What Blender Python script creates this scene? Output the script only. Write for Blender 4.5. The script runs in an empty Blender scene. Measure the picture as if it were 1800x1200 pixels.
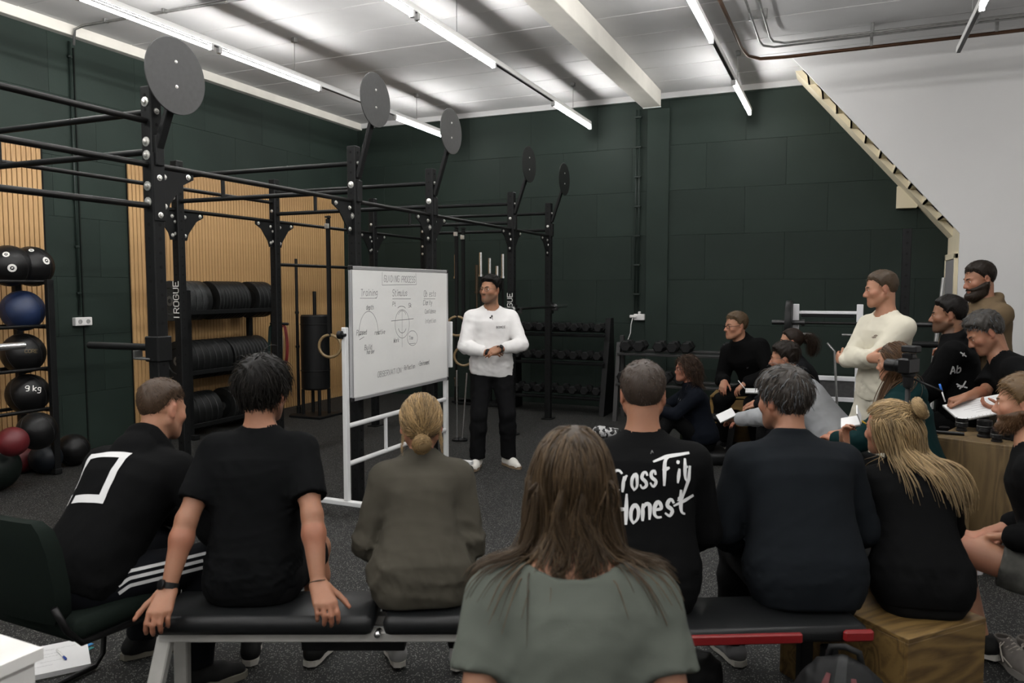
import bpy, bmesh, math, random
import numpy as np
from mathutils import Vector
from mathutils.bvhtree import BVHTree
# ---------------------------------------------------------------- camera, world, exposure
CF = 1340.0; CYAW = math.radians(23.4); CPIT = math.atan(93 / 1340); CPOS = np.array([0, 0, 1.68])
_F0 = np.array([-math.sin(CYAW), math.cos(CYAW), 0]); _R = np.array([math.cos(CYAW), math.sin(CYAW), 0]); _Z = np.array([0, 0, 1.0])
_FW = math.cos(CPIT) * _F0 - math.sin(CPIT) * _Z; _UP = math.sin(CPIT) * _F0 + math.cos(CPIT) * _Z
def ray(x, y): return _FW + (x - 900) / CF * _R - (y - 600) / CF * _UP
def PD(x, y, d): return CPOS + d * ray(x, y)                 # point at a depth
def PZ(x, y, z=0.0): r = ray(x, y); return CPOS + (z - CPOS[2]) / r[2] * r   # point at a height
def PX(x, y, X): r = ray(x, y); return CPOS + X / r[0] * r   # point on a plane across the room
def PY(x, y, Y): r = ray(x, y); return CPOS + Y / r[1] * r
sc = bpy.context.scene
cam_d = bpy.data.cameras.new('camera'); cam_d.lens = CF / 1800 * 36; cam_d.sensor_width = 36; cam_d.clip_start = .05; cam_d.clip_end = 60
cam_d.dof.use_dof = True; cam_d.dof.focus_distance = 6.8; cam_d.dof.aperture_fstop = 4.5
cam = bpy.data.objects.new('camera', cam_d); sc.collection.objects.link(cam); sc.camera = cam
cam.location = CPOS; cam.rotation_euler = (math.pi / 2 - CPIT, 0, CYAW)
wld = bpy.data.worlds.new('world'); sc.world = wld; wld.use_nodes = True
wld.node_tree.nodes['Background'].inputs[0].default_value = (.6, .65, .7, 1); wld.node_tree.nodes['Background'].inputs[1].default_value = .02
sc.view_settings.view_transform = 'Standard'; sc.view_settings.look = 'None'; sc.view_settings.exposure = 0.0; sc.view_settings.gamma = 1.0
sc.view_settings.use_curve_mapping = False
TUBE_STRENGTH = 116.0
TUBE_COLOR = (1.0, .985, .965)
sc.cycles.max_bounces = 8; sc.cycles.diffuse_bounces = 5; sc.cycles.glossy_bounces = 4; sc.cycles.transmission_bounces = 4
sc.cycles.sample_clamp_indirect = 4.0; sc.cycles.use_denoising = True; sc.cycles.use_adaptive_sampling = True
# ---------------------------------------------------------------- helpers
rng = np.random.default_rng(7)
COL = bpy.context.scene.collection
def V(*a): return np.array(a, float)
def nrm(v):
    v = np.asarray(v, float); return v / (np.linalg.norm(v, axis=-1, keepdims=True) + 1e-12)
def link(o, parent=None):
    COL.objects.link(o)
    if parent is not None: o.parent = parent
    return o
def tag(o, label=None, cat=None, group=None, kind=None):
    if label: o['label'] = label
    if cat: o['category'] = cat
    if group: o['group'] = group
    if kind: o['kind'] = kind
    return o
def empty(name, loc=(0, 0, 0), rz=0.0, label=None, cat=None, group=None):
    o = bpy.data.objects.new(name, None); o.empty_display_size = .1
    o.location = loc; o.rotation_euler = (0, 0, rz); link(o)
    return tag(o, label, cat, group)
def raw_mesh(name, verts, quads=None, tris=None, smooth=True):
    me = bpy.data.meshes.new(name)
    verts = np.asarray(verts, np.float32)
    fl = []; tot = []
    if quads is not None and len(quads): fl.append(np.asarray(quads, np.int32).ravel()); tot.append(np.full(len(quads), 4, np.int32))
    if tris is not None and len(tris): fl.append(np.asarray(tris, np.int32).ravel()); tot.append(np.full(len(tris), 3, np.int32))
    loops = np.concatenate(fl); tot = np.concatenate(tot)
    me.vertices.add(len(verts)); me.vertices.foreach_set('co', verts.ravel())
    me.loops.add(len(loops)); me.loops.foreach_set('vertex_index', loops)
    me.polygons.add(len(tot))
    st = np.concatenate([[0], np.cumsum(tot)[:-1]]).astype(np.int32)
    me.polygons.foreach_set('loop_start', st); me.polygons.foreach_set('loop_total', tot)
    me.polygons.foreach_set('use_smooth', np.full(len(tot), smooth, bool))
    me.update(calc_edges=True)
    return me
def add_obj(name, me, mat=None, parent=None):
    o = bpy.data.objects.new(name, me); link(o, parent)
    if mat is not None: me.materials.append(mat)
    return o
def set_tint(me, val):
    a = me.attributes.new('tint', 'FLOAT_COLOR', 'POINT')
    val = np.asarray(val, np.float32)
    if val.ndim == 1: val = np.stack([val, val, val], 1)
    a.data.foreach_set('color', np.concatenate([val, np.ones((len(val), 1), np.float32)], 1).astype(np.float32).ravel())

class MB:
    """collects simple solids, then links them as one mesh object"""
    def __init__(s): s.v = []; s.f = []; s.n = 0
    def add(s, v, f):
        s.v += [tuple(map(float, p)) for p in v]; s.f += [tuple(i + s.n for i in q) for q in f]; s.n += len(v); return s
    def box(s, c, d, R=None, bev=0.0):
        hx, hy, hz = np.array(d, float) / 2
        if bev <= 0:
            v = [(x, y, z) for x in (-hx, hx) for y in (-hy, hy) for z in (-hz, hz)]
            f = [(0, 1, 3, 2), (4, 6, 7, 5), (0, 4, 5, 1), (2, 3, 7, 6), (0, 2, 6, 4), (1, 5, 7, 3)]
        else:
            b = min(bev, hx * .95, hy * .95, hz * .95)
            bm = bmesh.new(); bmesh.ops.create_cube(bm, size=1.0)
            for q in bm.verts: q.co = (q.co.x * 2 * hx, q.co.y * 2 * hy, q.co.z * 2 * hz)
            bmesh.ops.bevel(bm, geom=list(bm.edges), offset=b, segments=2 if b > .01 else 1, affect='EDGES', profile=.5)
            bm.verts.index_update()
            v = [tuple(q.co) for q in bm.verts]; f = [tuple(q.index for q in p.verts) for p in bm.faces]; bm.free()
        v = np.array(v)
        if R is not None: v = v @ np.array(R).T
        return s.add(v + np.array(c, float), f)
    def tube(s, pts, r, n=10, cap=True, closed=False):
        pts = np.array(pts, float); m = len(pts)
        r = np.full(m, r) if np.isscalar(r) else np.array(r, float)
        t = np.gradient(pts, axis=0) if not closed else np.roll(pts, -1, 0) - np.roll(pts, 1, 0)
        t = nrm(t); ref = V(0, 0, 1) if abs(t[0][2]) < .9 else V(1, 0, 0)
        u = nrm(np.cross(t[0], ref)); v = []; 
        for i in range(m):
            u = nrm(u - t[i] * (u @ t[i])); w = np.cross(t[i], u)
            for k in range(n):
                a = 2 * math.pi * k / n
                v.append(pts[i] + r[i] * (math.cos(a) * u + math.sin(a) * w))
        f = []
        for i in range(m if closed else m - 1):
            j = (i + 1) % m
            for k in range(n):
                f.append((i * n + k, i * n + (k + 1) % n, j * n + (k + 1) % n, j * n + k))
        if cap and not closed:
            f.append(tuple(range(n - 1, -1, -1))); f.append(tuple((m - 1) * n + k for k in range(n)))
        return s.add(v, f)
    def lathe(s, prof, c=(0, 0, 0), n=24, R=None):
        """prof: (radius, height) list about local Z"""
        v = []; f = []; m = len(prof)
        for r, z in prof:
            for k in range(n):
                a = 2 * math.pi * k / n; v.append((r * math.cos(a), r * math.sin(a), z))
        for i in range(m - 1):
            for k in range(n):
                f.append((i * n + k, i * n + (k + 1) % n, (i + 1) * n + (k + 1) % n, (i + 1) * n + k))
        if prof[0][0] > 1e-6: f.append(tuple(range(n - 1, -1, -1)))
        if prof[-1][0] > 1e-6: f.append(tuple((m - 1) * n + k for k in range(n)))
        v = np.array(v)
        if R is not None: v = v @ np.array(R).T
        return s.add(v + np.array(c, float), f)
    def prism(s, poly, depth, c=(0, 0, 0), R=None):
        """poly: xy outline, extruded along local z by depth"""
        n = len(poly)
        v = [(x, y, 0) for x, y in poly] + [(x, y, depth) for x, y in poly]
        f = [tuple(range(n - 1, -1, -1)), tuple(range(n, 2 * n))] + [(i, (i + 1) % n, n + (i + 1) % n, n + i) for i in range(n)]
        v = np.array(v, float)
        if R is not None: v = v @ np.array(R).T
        return s.add(v + np.array(c, float), f)
    def build(s, name, mat=None, parent=None, smooth=False, angle=None):
        me = bpy.data.meshes.new(name); me.from_pydata(s.v, [], s.f); me.update()
        if smooth or angle:
            me.polygons.foreach_set('use_smooth', np.ones(len(me.polygons), bool))
            if angle:
                me.update()
                bm = bmesh.new(); bm.from_mesh(me)
                for e in bm.edges:
                    if len(e.link_faces) != 2 or e.calc_face_angle(0) > angle: e.smooth = False
                bm.to_mesh(me); bm.free()
        return add_obj(name, me, mat, parent)
def rotz(a): c, s_ = math.cos(a), math.sin(a); return np.array([[c, -s_, 0], [s_, c, 0], [0, 0, 1.]])
def rotx(a): c, s_ = math.cos(a), math.sin(a); return np.array([[1., 0, 0], [0, c, -s_], [0, s_, c]])
def roty(a): c, s_ = math.cos(a), math.sin(a); return np.array([[c, 0, s_], [0, 1., 0], [-s_, 0, c]])
def frame(zdir, xref=(1, 0, 0)):
    z = nrm(zdir); x = np.array(xref, float); x = x - z * (x @ z)
    if np.linalg.norm(x) < 1e-4: x = np.cross(z, (0, 1, 0))
    x = nrm(x); return np.stack([x, np.cross(z, x), z], 1)
def copy_tree(o, parent=None):
    c = o.copy(); COL.objects.link(c); c.parent = parent
    for ch in list(o.children): copy_tree(ch, c)
    return c

# ---------------------------------------------------------------- materials
MATS = {}
def albedo(c):
    # paint and cloth values are noted as they look in a dim room; this turns them into reflectances
    m = max(c); k = float(np.interp(m, [0, .2, .47, .55, .62, 1], [.42, .46, .76, 1.1, 1.28, 1.0])); return tuple(min(q * k, .86) for q in c)
def nodes_of(m): return m.node_tree.nodes, m.node_tree.links
def pbr(name, col, rough=.6, metal=0.0, spec=.5, noise=None, bump=None, var=0.0, sss=0.0, sheen=0.0, coat=0.0, alpha=None, trans=0.0, tint=False, coord='Object'):
    """principled material; noise=(scale, amount) mottles the colour, bump=(scale, strength, distance)"""
    if name in MATS: return MATS[name]
    col = albedo(col); m = bpy.data.materials.new(name); m.use_nodes = True; N, L = nodes_of(m); b = N['Principled BSDF']
    b.inputs['Roughness'].default_value = rough; b.inputs['Metallic'].default_value = metal
    b.inputs['Specular IOR Level'].default_value = spec * (.55 if max(col) < .03 else 1)
    base = N.new('ShaderNodeRGB'); base.outputs[0].default_value = (*col, 1); out = base.outputs[0]
    tc = N.new('ShaderNodeTexCoord')
    if noise:
        t = N.new('ShaderNodeTexNoise'); t.inputs['Scale'].default_value = noise[0]; t.inputs['Detail'].default_value = 4
        L.new(tc.outputs[coord], t.inputs['Vector'])
        mr = N.new('ShaderNodeMapRange'); mr.inputs['To Min'].default_value = 1 - noise[1]; mr.inputs['To Max'].default_value = 1 + noise[1]
        mr.inputs['From Min'].default_value = .3; mr.inputs['From Max'].default_value = .7
        L.new(t.outputs['Fac'], mr.inputs['Value'])
        mx = N.new('ShaderNodeMix'); mx.data_type = 'RGBA'; mx.blend_type = 'MULTIPLY'; mx.inputs[0].default_value = 1
        L.new(out, mx.inputs[6]); L.new(mr.outputs[0], mx.inputs[7]); out = mx.outputs[2]
    if var:
        oi = N.new('ShaderNodeObjectInfo'); mr = N.new('ShaderNodeMapRange'); mr.inputs['To Min'].default_value = 1 - var; mr.inputs['To Max'].default_value = 1 + var
        L.new(oi.outputs['Random'], mr.inputs['Value'])
        mx = N.new('ShaderNodeMix'); mx.data_type = 'RGBA'; mx.blend_type = 'MULTIPLY'; mx.inputs[0].default_value = 1
        L.new(out, mx.inputs[6]); L.new(mr.outputs[0], mx.inputs[7]); out = mx.outputs[2]
    if tint:
        at = N.new('ShaderNodeAttribute'); at.attribute_name = 'tint'
        mx = N.new('ShaderNodeMix'); mx.data_type = 'RGBA'; mx.blend_type = 'MULTIPLY'; mx.inputs[0].default_value = 1
        L.new(out, mx.inputs[6]); L.new(at.outputs['Color'], mx.inputs[7]); out = mx.outputs[2]
    L.new(out, b.inputs['Base Color'])
    if bump:
        t = N.new('ShaderNodeTexNoise'); t.inputs['Scale'].default_value = bump[0]; t.inputs['Detail'].default_value = 5
        L.new(tc.outputs[coord], t.inputs['Vector'])
        bp = N.new('ShaderNodeBump'); bp.inputs['Strength'].default_value = bump[1]; bp.inputs['Distance'].default_value = bump[2]
        L.new(t.outputs['Fac'], bp.inputs['Height']); L.new(bp.outputs[0], b.inputs['Normal'])
    if sss:
        b.inputs['Subsurface Weight'].default_value = sss; b.inputs['Subsurface Radius'].default_value = (1, .35, .2); b.inputs['Subsurface Scale'].default_value = .008
    if sheen: b.inputs['Sheen Weight'].default_value = sheen; b.inputs['Sheen Roughness'].default_value = .5
    if coat: b.inputs['Coat Weight'].default_value = coat; b.inputs['Coat Roughness'].default_value = .15
    if trans: b.inputs['Transmission Weight'].default_value = trans
    m.diffuse_color = (*col, 1); MATS[name] = m
    return m
def emit(name, col, s):
    if name in MATS: return MATS[name]
    m = bpy.data.materials.new(name); m.use_nodes = True; N, L = nodes_of(m); N.remove(N['Principled BSDF'])
    e = N.new('ShaderNodeEmission'); e.inputs[0].default_value = (*col, 1); e.inputs[1].default_value = s
    L.new(e.outputs[0], N['Material Output'].inputs[0]); MATS[name] = m; return m
def wood(name, c1, c2, axis=0, scale=1.0, rough=.5, plain=False, wk=.55):
    if name in MATS: return MATS[name]
    m = bpy.data.materials.new(name); m.use_nodes = True; N, L = nodes_of(m); b = N['Principled BSDF']; b.inputs['Roughness'].default_value = rough
    tc = N.new('ShaderNodeTexCoord'); mp = N.new('ShaderNodeMapping'); L.new(tc.outputs['Object'], mp.inputs[0])
    sc = [9 * scale] * 3; sc[axis] = 1.3 * scale; mp.inputs['Scale'].default_value = sc
    n1 = N.new('ShaderNodeTexNoise'); n1.inputs['Scale'].default_value = .9; n1.inputs['Detail'].default_value = 2; n1.inputs['Distortion'].default_value = .6
    L.new(mp.outputs[0], n1.inputs[0])
    ma = N.new('ShaderNodeMath'); ma.operation = 'MULTIPLY'; ma.inputs[1].default_value = 14.0 if not plain else 5; L.new(n1.outputs['Fac'], ma.inputs[0])
    fr = N.new('ShaderNodeMath'); fr.operation = 'PINGPONG'; fr.inputs[1].default_value = 1.0; L.new(ma.outputs[0], fr.inputs[0])
    n2 = N.new('ShaderNodeTexNoise'); n2.inputs['Scale'].default_value = 14; n2.inputs['Detail'].default_value = 3; L.new(mp.outputs[0], n2.inputs[0])
    ad = N.new('ShaderNodeMath'); ad.operation = 'MULTIPLY_ADD'; ad.inputs[1].default_value = .45; L.new(n2.outputs['Fac'], ad.inputs[0]); 
    hf = N.new('ShaderNodeMath'); hf.operation = 'MULTIPLY'; hf.inputs[1].default_value = .6; L.new(fr.outputs[0], hf.inputs[0]); L.new(hf.outputs[0], ad.inputs[2])
    cr = N.new('ShaderNodeValToRGB'); cr.color_ramp.elements[0].position = .12; cr.color_ramp.elements[1].position = .75
    k_ = wk; cr.color_ramp.elements[0].color = (*[q * k_ for q in c1], 1); cr.color_ramp.elements[1].color = (*[q * k_ for q in c2], 1)
    L.new(ad.outputs[0], cr.inputs[0]); L.new(cr.outputs[0], b.inputs['Base Color'])
    bp = N.new('ShaderNodeBump'); bp.inputs['Strength'].default_value = .25; bp.inputs['Distance'].default_value = .002
    L.new(ad.outputs[0], bp.inputs['Height']); L.new(bp.outputs[0], b.inputs['Normal'])
    MATS[name] = m; return m

# ---------------------------------------------------------------- implicit surfaces
class Field:
    def __init__(s): s.p = []; s.cut = []; s.disp = None
    def add(s, fn, lo, hi, k=.02, op='u'): s.p.append((fn, np.asarray(lo, float), np.asarray(hi, float), k, op)); return s
    def cone(s, a, b, r1, r2, k=.02, op='u', plane=None):
        a = np.asarray(a, float); b = np.asarray(b, float); ab = b - a; l2 = ab @ ab + 1e-12; rm = max(r1, r2)
        def fn(p):
            q = p - a; t = np.clip(q @ ab / l2, 0, 1)
            d = np.linalg.norm(q - t[:, None] * ab, axis=1) - (r1 + (r2 - r1) * t)
            if plane is not None: d = np.maximum(d, (p - plane[0]) @ plane[1])
            return d
        return s.add(fn, np.minimum(a, b) - rm, np.maximum(a, b) + rm, k, op)
    def ball(s, c, r, k=.02, op='u'): return s.cone(c, np.asarray(c) + 1e-5, r, r, k, op)
    def ell(s, c, rad, R=None, k=.02, op='u', off=0.0):
        c = np.asarray(c, float); rad = np.asarray(rad, float); R = np.eye(3) if R is None else R
        def fn(p):
            q = (p - c) @ R / rad; k0 = np.linalg.norm(q, axis=1); k1 = np.linalg.norm(q / rad, axis=1) + 1e-9
            return k0 * (k0 - 1) / k1 - off
        e = np.sqrt(((R * rad) ** 2).sum(1)) + off
        return s.add(fn, c - e, c + e, k, op)
    def torus(s, c, axis, Rm, r, k=.01, squash=1.0, op='u'):
        c = np.asarray(c, float); A = frame(axis)
        def fn(p):
            q = (p - c) @ A; h = np.hypot(q[:, 0], q[:, 1]) - Rm
            return np.hypot(h, q[:, 2] * squash) - r
        return s.add(fn, c - Rm - r, c + Rm + r, k, op)
    def loft(s, C, X, Y, a, b, ex=2.4, cap=.05, k=.02):
        C = np.asarray(C); seg = C[1:] - C[:-1]; l2 = (seg ** 2).sum(1); n = len(C)
        def fn(p):
            best = np.full(len(p), 1e9); bi = np.zeros(len(p), int); bt = np.zeros(len(p))
            for i in range(n - 1):
                t = (p - C[i]) @ seg[i] / l2[i]; tc = np.clip(t, 0, 1)
                d2 = ((p - C[i] - tc[:, None] * seg[i]) ** 2).sum(1); m = d2 < best
                best[m] = d2[m]; bi[m] = i; bt[m] = tc[m]
            w = bt[:, None]; j = bi + 1
            c = C[bi] * (1 - w) + C[j] * w; x = X[bi] * (1 - w) + X[j] * w; y = Y[bi] * (1 - w) + Y[j] * w
            aa = a[bi] * (1 - bt) + a[j] * bt; bb = b[bi] * (1 - bt) + b[j] * bt
            q = p - c; qx = np.abs((q * x).sum(1)) / aa; qy = np.abs((q * y).sum(1)) / bb
            z = np.cross(x, y); qz = np.abs((q * z).sum(1)) / cap
            g = (qx ** ex + qy ** ex + qz ** ex) ** (1 / ex)
            return (g - 1) * np.minimum(aa, bb)
        m = max(a.max(), b.max())
        return s.add(fn, C.min(0) - m, C.max(0) + m, k)
    def plane(s, pt, n): s.cut.append((np.asarray(pt, float), nrm(n))); return s
    def bounds(s):
        u = [q for q in s.p if q[4] == 'u']
        return np.min([q[1] for q in u], 0), np.max([q[2] for q in u], 0)
    def __call__(s, P, m=.03):
        D = np.full(len(P), .5); x, y, z = P[:, 0], P[:, 1], P[:, 2]
        for fn, lo, hi, k, op in s.p:
            mk = m + k
            i = np.flatnonzero((x > lo[0] - mk) & (x < hi[0] + mk) & (y > lo[1] - mk) & (y < hi[1] + mk) & (z > lo[2] - mk) & (z < hi[2] + mk))
            if not len(i): continue
            d = fn(P[i]); e = D[i]
            if op == 'u':
                h = np.clip(.5 + .5 * (e - d) / k, 0, 1); D[i] = e + (d - e) * h - k * h * (1 - h)
            elif op == 's':
                h = np.clip(.5 - .5 * (e + d) / k, 0, 1); D[i] = e + (-d - e) * h + k * h * (1 - h)
            elif op == 'i':
                D[i] = np.maximum(e, d)
        if s.disp is not None:
            i = np.flatnonzero(np.abs(D) < .04)
            if len(i): D[i] += s.disp(P[i])
        for pt, n in s.cut: D = np.maximum(D, (P - pt) @ n)
        return D
    def grad(s, P, e=.003, m=.06):
        g = np.stack([s(P + V(e, 0, 0), m) - s(P - V(e, 0, 0), m), s(P + V(0, e, 0), m) - s(P - V(0, e, 0), m), s(P + V(0, 0, e), m) - s(P - V(0, 0, e), m)], 1)
        return nrm(g)
    def mesh(s, res, B=6, lim=None):
        lo, hi = s.bounds(); lo = lo - 3 * res; hi = hi + 3 * res
        if lim is not None: lo = np.maximum(lo, lim[0]); hi = np.minimum(hi, lim[1])
        nb = np.ceil((hi - lo) / (res * B)).astype(int) + 1
        n = nb * B + 1
        bi = np.stack(np.meshgrid(*[np.arange(q) for q in nb], indexing='ij'), -1).reshape(-1, 3)
        ctr = lo + (bi + .5) * res * B
        d = s(ctr, res * B * 1.6); act = bi[np.abs(d) < res * B * 1.35 + .012]
        st = np.array([n[1] * n[2], n[2], 1])
        o1 = np.stack(np.meshgrid(*[np.arange(B + 1)] * 3, indexing='ij'), -1).reshape(-1, 3) @ st
        base = (act * B) @ st
        mask = np.zeros(n.prod(), bool); mask[(base[:, None] + o1[None]).ravel()] = True
        idx = np.flatnonzero(mask); del mask
        ijk = np.stack([idx // st[0], (idx // st[1]) % n[1], idx % n[2]], 1)
        D = np.full(n.prod(), .5, np.float32); D[idx] = s(lo + ijk * res)
        o0 = np.stack(np.meshgrid(*[np.arange(B)] * 3, indexing='ij'), -1).reshape(-1, 3) @ st
        cells = (base[:, None] + o0[None]).ravel()
        off = np.array([[x, y, z] for x in (0, 1) for y in (0, 1) for z in (0, 1)]); offf = off @ st
        c8 = np.stack([D[cells + q] for q in offf], 1); ins = c8 < 0
        sel = ins.any(1) & ~ins.all(1); cells = cells[sel]; c8 = c8[sel]; ins = ins[sel]
        acc = np.zeros((len(cells), 3)); cnt = np.zeros(len(cells))
        for i in range(8):
            for j in range(i + 1, 8):
                if np.abs(off[i] - off[j]).sum() != 1: continue
                m = ins[:, i] != ins[:, j]
                t = c8[m, i] / (c8[m, i] - c8[m, j])
                acc[m] += off[i] + t[:, None] * (off[j] - off[i]); cnt[m] += 1
        cijk = np.stack([cells // st[0], (cells // st[1]) % n[1], cells % n[2]], 1)
        verts = lo + (cijk + acc / cnt[:, None]) * res
        vid = np.full(n.prod(), -1, np.int32); vid[cells] = np.arange(len(cells), dtype=np.int32)
        quads = []
        for ax in range(3):
            a, b = (ax + 1) % 3, (ax + 2) % 3
            e = np.zeros(3, int); e[ax] = 1
            s0 = ins[:, 0]; s1 = ins[:, int(e @ [4, 2, 1])]
            m = s0 != s1; c = cells[m]; flip = s0[m]
            q = np.stack([vid[c], vid[c - st[a]], vid[c - st[a] - st[b]], vid[c - st[b]]], 1)
            ok = (q >= 0).all(1); q = q[ok]; fl = flip[ok]
            q[~fl] = q[~fl][:, ::-1]; quads.append(q)
        quads = np.concatenate(quads)[:, ::-1]
        quads = np.ascontiguousarray(quads[:, ::-1])
        return verts, quads
def fobj(name, F, res, mat, parent, tintfn=None, lim=None):
    v, q = F.mesh(res, lim=lim); me = raw_mesh(name, v, q)
    if tintfn is not None: set_tint(me, tintfn(v))
    return add_obj(name, me, mat, parent)
def strand_mesh(name, P, rad, mat, parent, tint):
    """P[N,M,3] strand points, rad[M]; three-sided tapered tubes in one mesh"""
    N, M, _ = P.shape
    t = nrm(np.gradient(P, axis=1)); ref = nrm(rng.normal(size=(N, 1, 3)))
    u = nrm(np.cross(t, ref)); w = np.cross(t, u)
    rad = np.asarray(rad)[None, :, None] if np.ndim(rad) == 1 else rad[:, :, None]
    ring = [P + rad * (math.cos(a) * u + math.sin(a) * w) for a in (0, 2.094, 4.189)]
    Vv = np.stack(ring, 2).reshape(-1, 3)
    i = (np.arange(N)[:, None, None] * M + np.arange(M - 1)[None, :, None]) * 3; k = np.arange(3)[None, None]; k2 = (k + 1) % 3
    q = np.stack([i + k, i + k2, i + 3 + k2, i + 3 + k], -1).reshape(-1, 4)
    me = raw_mesh(name, Vv, q); set_tint(me, np.repeat(tint, M * 3, axis=0))
    return add_obj(name, me, mat, parent)
def wrinkle(amp, seed, wl=.11, aniso=(1, 1, .6)):
    r = np.random.default_rng(seed); ks = []
    for i in range(4):
        d = nrm(r.normal(size=3) / np.array(aniso)); l = wl * r.uniform(.6, 1.6)
        d2 = nrm(r.normal(size=3)); ks.append((d * 6.283 / l, d2 * 6.283 / (l * 1.7), r.uniform(0, 6.28, 2), r.uniform(.5, 1)))
    def fn(p):
        o = 0
        for k1, k2, ph, a in ks:
            s_ = np.sin(p @ k1 + ph[0] + 1.6 * np.sin(p @ k2 + ph[1])); o = o + a * (1 - 2 * np.abs(s_) ** .7)
        return -amp * o * .4
    return fn
# ---------------------------------------------------------------- people
def head_prims(F, hc, Rh, s, fem, k=.012):
    T = lambda *p: hc + Rh @ (V(*p) * s)
    def E(c, r, kk=k, op='u', R=None): F.ell(T(*c), V(*r) * s, Rh if R is None else Rh @ R, kk, op)
    def C(a, b, r1, r2, kk=k, op='u'): F.cone(T(*a), T(*b), r1 * s, r2 * s, kk, op)
    j = .92 if fem else 1.0
    E((0, -.012, .03), (.076, .098, .09), .02)
    E((0, .028, -.03), (.063 * j, .064, .086 * (.97 if fem else 1)), .02)
    for x in (-1, 1):
        C((x * .055 * j, -.008, -.048), (x * .02 * j, .064, -.098), .021, .020, .022)
        C((x * .012, .086, .019), (x * .044, .071, .021), .0105, .009, .012)
        E((x * .041, .056, -.022), (.025, .026, .022), .025)
    F.ball(T(0, .078, -.1), .019 * s * j, .018)
    C((0, .087, .008), (0, .108 - .004 * fem, -.032), .0085, .0125 - .002 * fem, .01)
    for x in (-1, 1):
        F.ball(T(x * .011, .098, -.037), .0095 * s, .006)
        E((x * .033, .1, .001), (.020, .017, .0125), .012, 's')
        F.ball(T(x * .0325, .0725, .0), .0152 * s, .006)
    E((0, .070, -.072), (.034, .024, .030), .02)
    C((-.017, .083, -.0645), (.017, .083, -.0645), .0085, .0085, .006)
    C((-.014, .0825, -.0755), (.014, .0825, -.0755), .009, .009, .004)
    C((-.021, .0925, -.0735), (0, .0965, -.0697), .0022, .003, .003, 's'); C((.021, .0925, -.0735), (0, .0965, -.0697), .0022, .003, .003, 's')
    for x in (-1, 1):
        Re = rotz(-x * .35) @ rotx(-.2)
        E((x * .079, -.014, -.004), (.0085, .0185, .033), .006, 'u', Re)
        E((x * .0875, -.009, .0), (.005, .0095, .019), .005, 's', Re)
        F.ball(T(x * .077, -.006, -.031), .008 * s, .006)

def hand_prims(F, W, D, N, S, s, curl, spread=.0, tcurl=.4, tout=.9, fist=None):
    """wrist W, finger direction D, back-of-hand normal N, thumb side S; curl = 4 angles (or one) per joint"""
    D = nrm(D); N = nrm(N - D * (N @ D)); S = nrm(S - D * (S @ D) - N * (S @ N))
    curl = [curl] * 4 if np.isscalar(curl) else curl
    lat = [.030, .010, -.010, -.028]; ln = [.074, .082, .076, .060]; kn = [.094, .097, .092, .083]
    for i in range(4):
        a = W + (D * .01 + S * lat[i] * .55) * s; b = W + (D * kn[i] + S * lat[i] - N * (.003 if i in (0, 3) else 0)) * s
        F.cone(a, b, .0165 * s, .0115 * s, .012 * s)
        p = b; d = nrm(D + S * (lat[i] / .03) * (.08 + spread)); th = 0.0
        for jn, (fr, cw) in enumerate(((.46, 1.0), (.30, 1.15), (.24, .7))):
            th = curl[i] * cw; d = nrm(d * math.cos(th) - nrm(N - d * (N @ d)) * math.sin(th)); 
            N2 = None
            q = p + d * ln[i] * fr * s; r = (.0098, .0090, .0082, .0072)
            F.cone(p, q, r[jn] * s * (.9 if i == 3 else 1), r[jn + 1] * s * (.9 if i == 3 else 1), .003 * s); p = q
            N = nrm(N + 0) if jn < 0 else N
            # rotate the local normal along with the joint
            Nl = nrm(N - d * (N @ d))
            if jn < 2:
                Nd = nrm(Nl); N_keep = N; 
    tb = W + (D * .025 + S * .026 - N * .006) * s
    d = nrm(D * math.cos(tout) + S * math.sin(tout) - N * .25)
    q = tb + d * .042 * s; F.cone(W + (D * .012 + S * .012 - N * .004) * s, tb, .015 * s, .0145 * s, .012 * s)
    F.cone(tb, q, .0145 * s, .0105 * s, .008 * s)
    d2 = nrm(d * math.cos(tcurl) + nrm(D * .8 - S * .5 - N * .3) * math.sin(tcurl)); q2 = q + d2 * .032 * s
    F.cone(q, q2, .0105 * s, .0095 * s, .004 * s)
    d3 = nrm(d2 * math.cos(tcurl * .7) + nrm(D * .8 - S * .5 - N * .3) * math.sin(tcurl * .7)); F.cone(q2, q2 + d3 * .024 * s, .0095 * s, .0075 * s, .004 * s)

def ik(A, T, l1, l2, pole):
    A = np.asarray(A, float); T = np.asarray(T, float); v = T - A; d = np.linalg.norm(v)
    if d > (l1 + l2) * .995: T = A + v / d * (l1 + l2) * .995; v = T - A; d = np.linalg.norm(v)
    u = v / d; a = (l1 * l1 - l2 * l2 + d * d) / (2 * d); h = math.sqrt(max(l1 * l1 - a * a, 1e-6))
    p = np.asarray(pole, float); p = nrm(p - u * (p @ u)); return A + u * a + p * h, T

AZ = np.array([0, 40, 62, 82, 97, 112, 135, 160, 180.])
HL = {'m': [.070, .066, .042, -.004, .028, -.012, -.048, -.068, -.072], 'f': [.072, .062, .03, -.02, .008, -.03, -.055, -.07, -.075],
      'fade': [.074, .068, .05, .035, .05, .02, -.02, -.05, -.058], 'full': [.066, .058, .034, -.02, .018, -.03, -.062, -.082, -.086]}
def hairline(q, kind, jit=0):
    az = np.degrees(np.abs(np.arctan2(q[:, 0], q[:, 1] + .012))); return np.interp(az, AZ, HL[kind]) + jit

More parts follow.
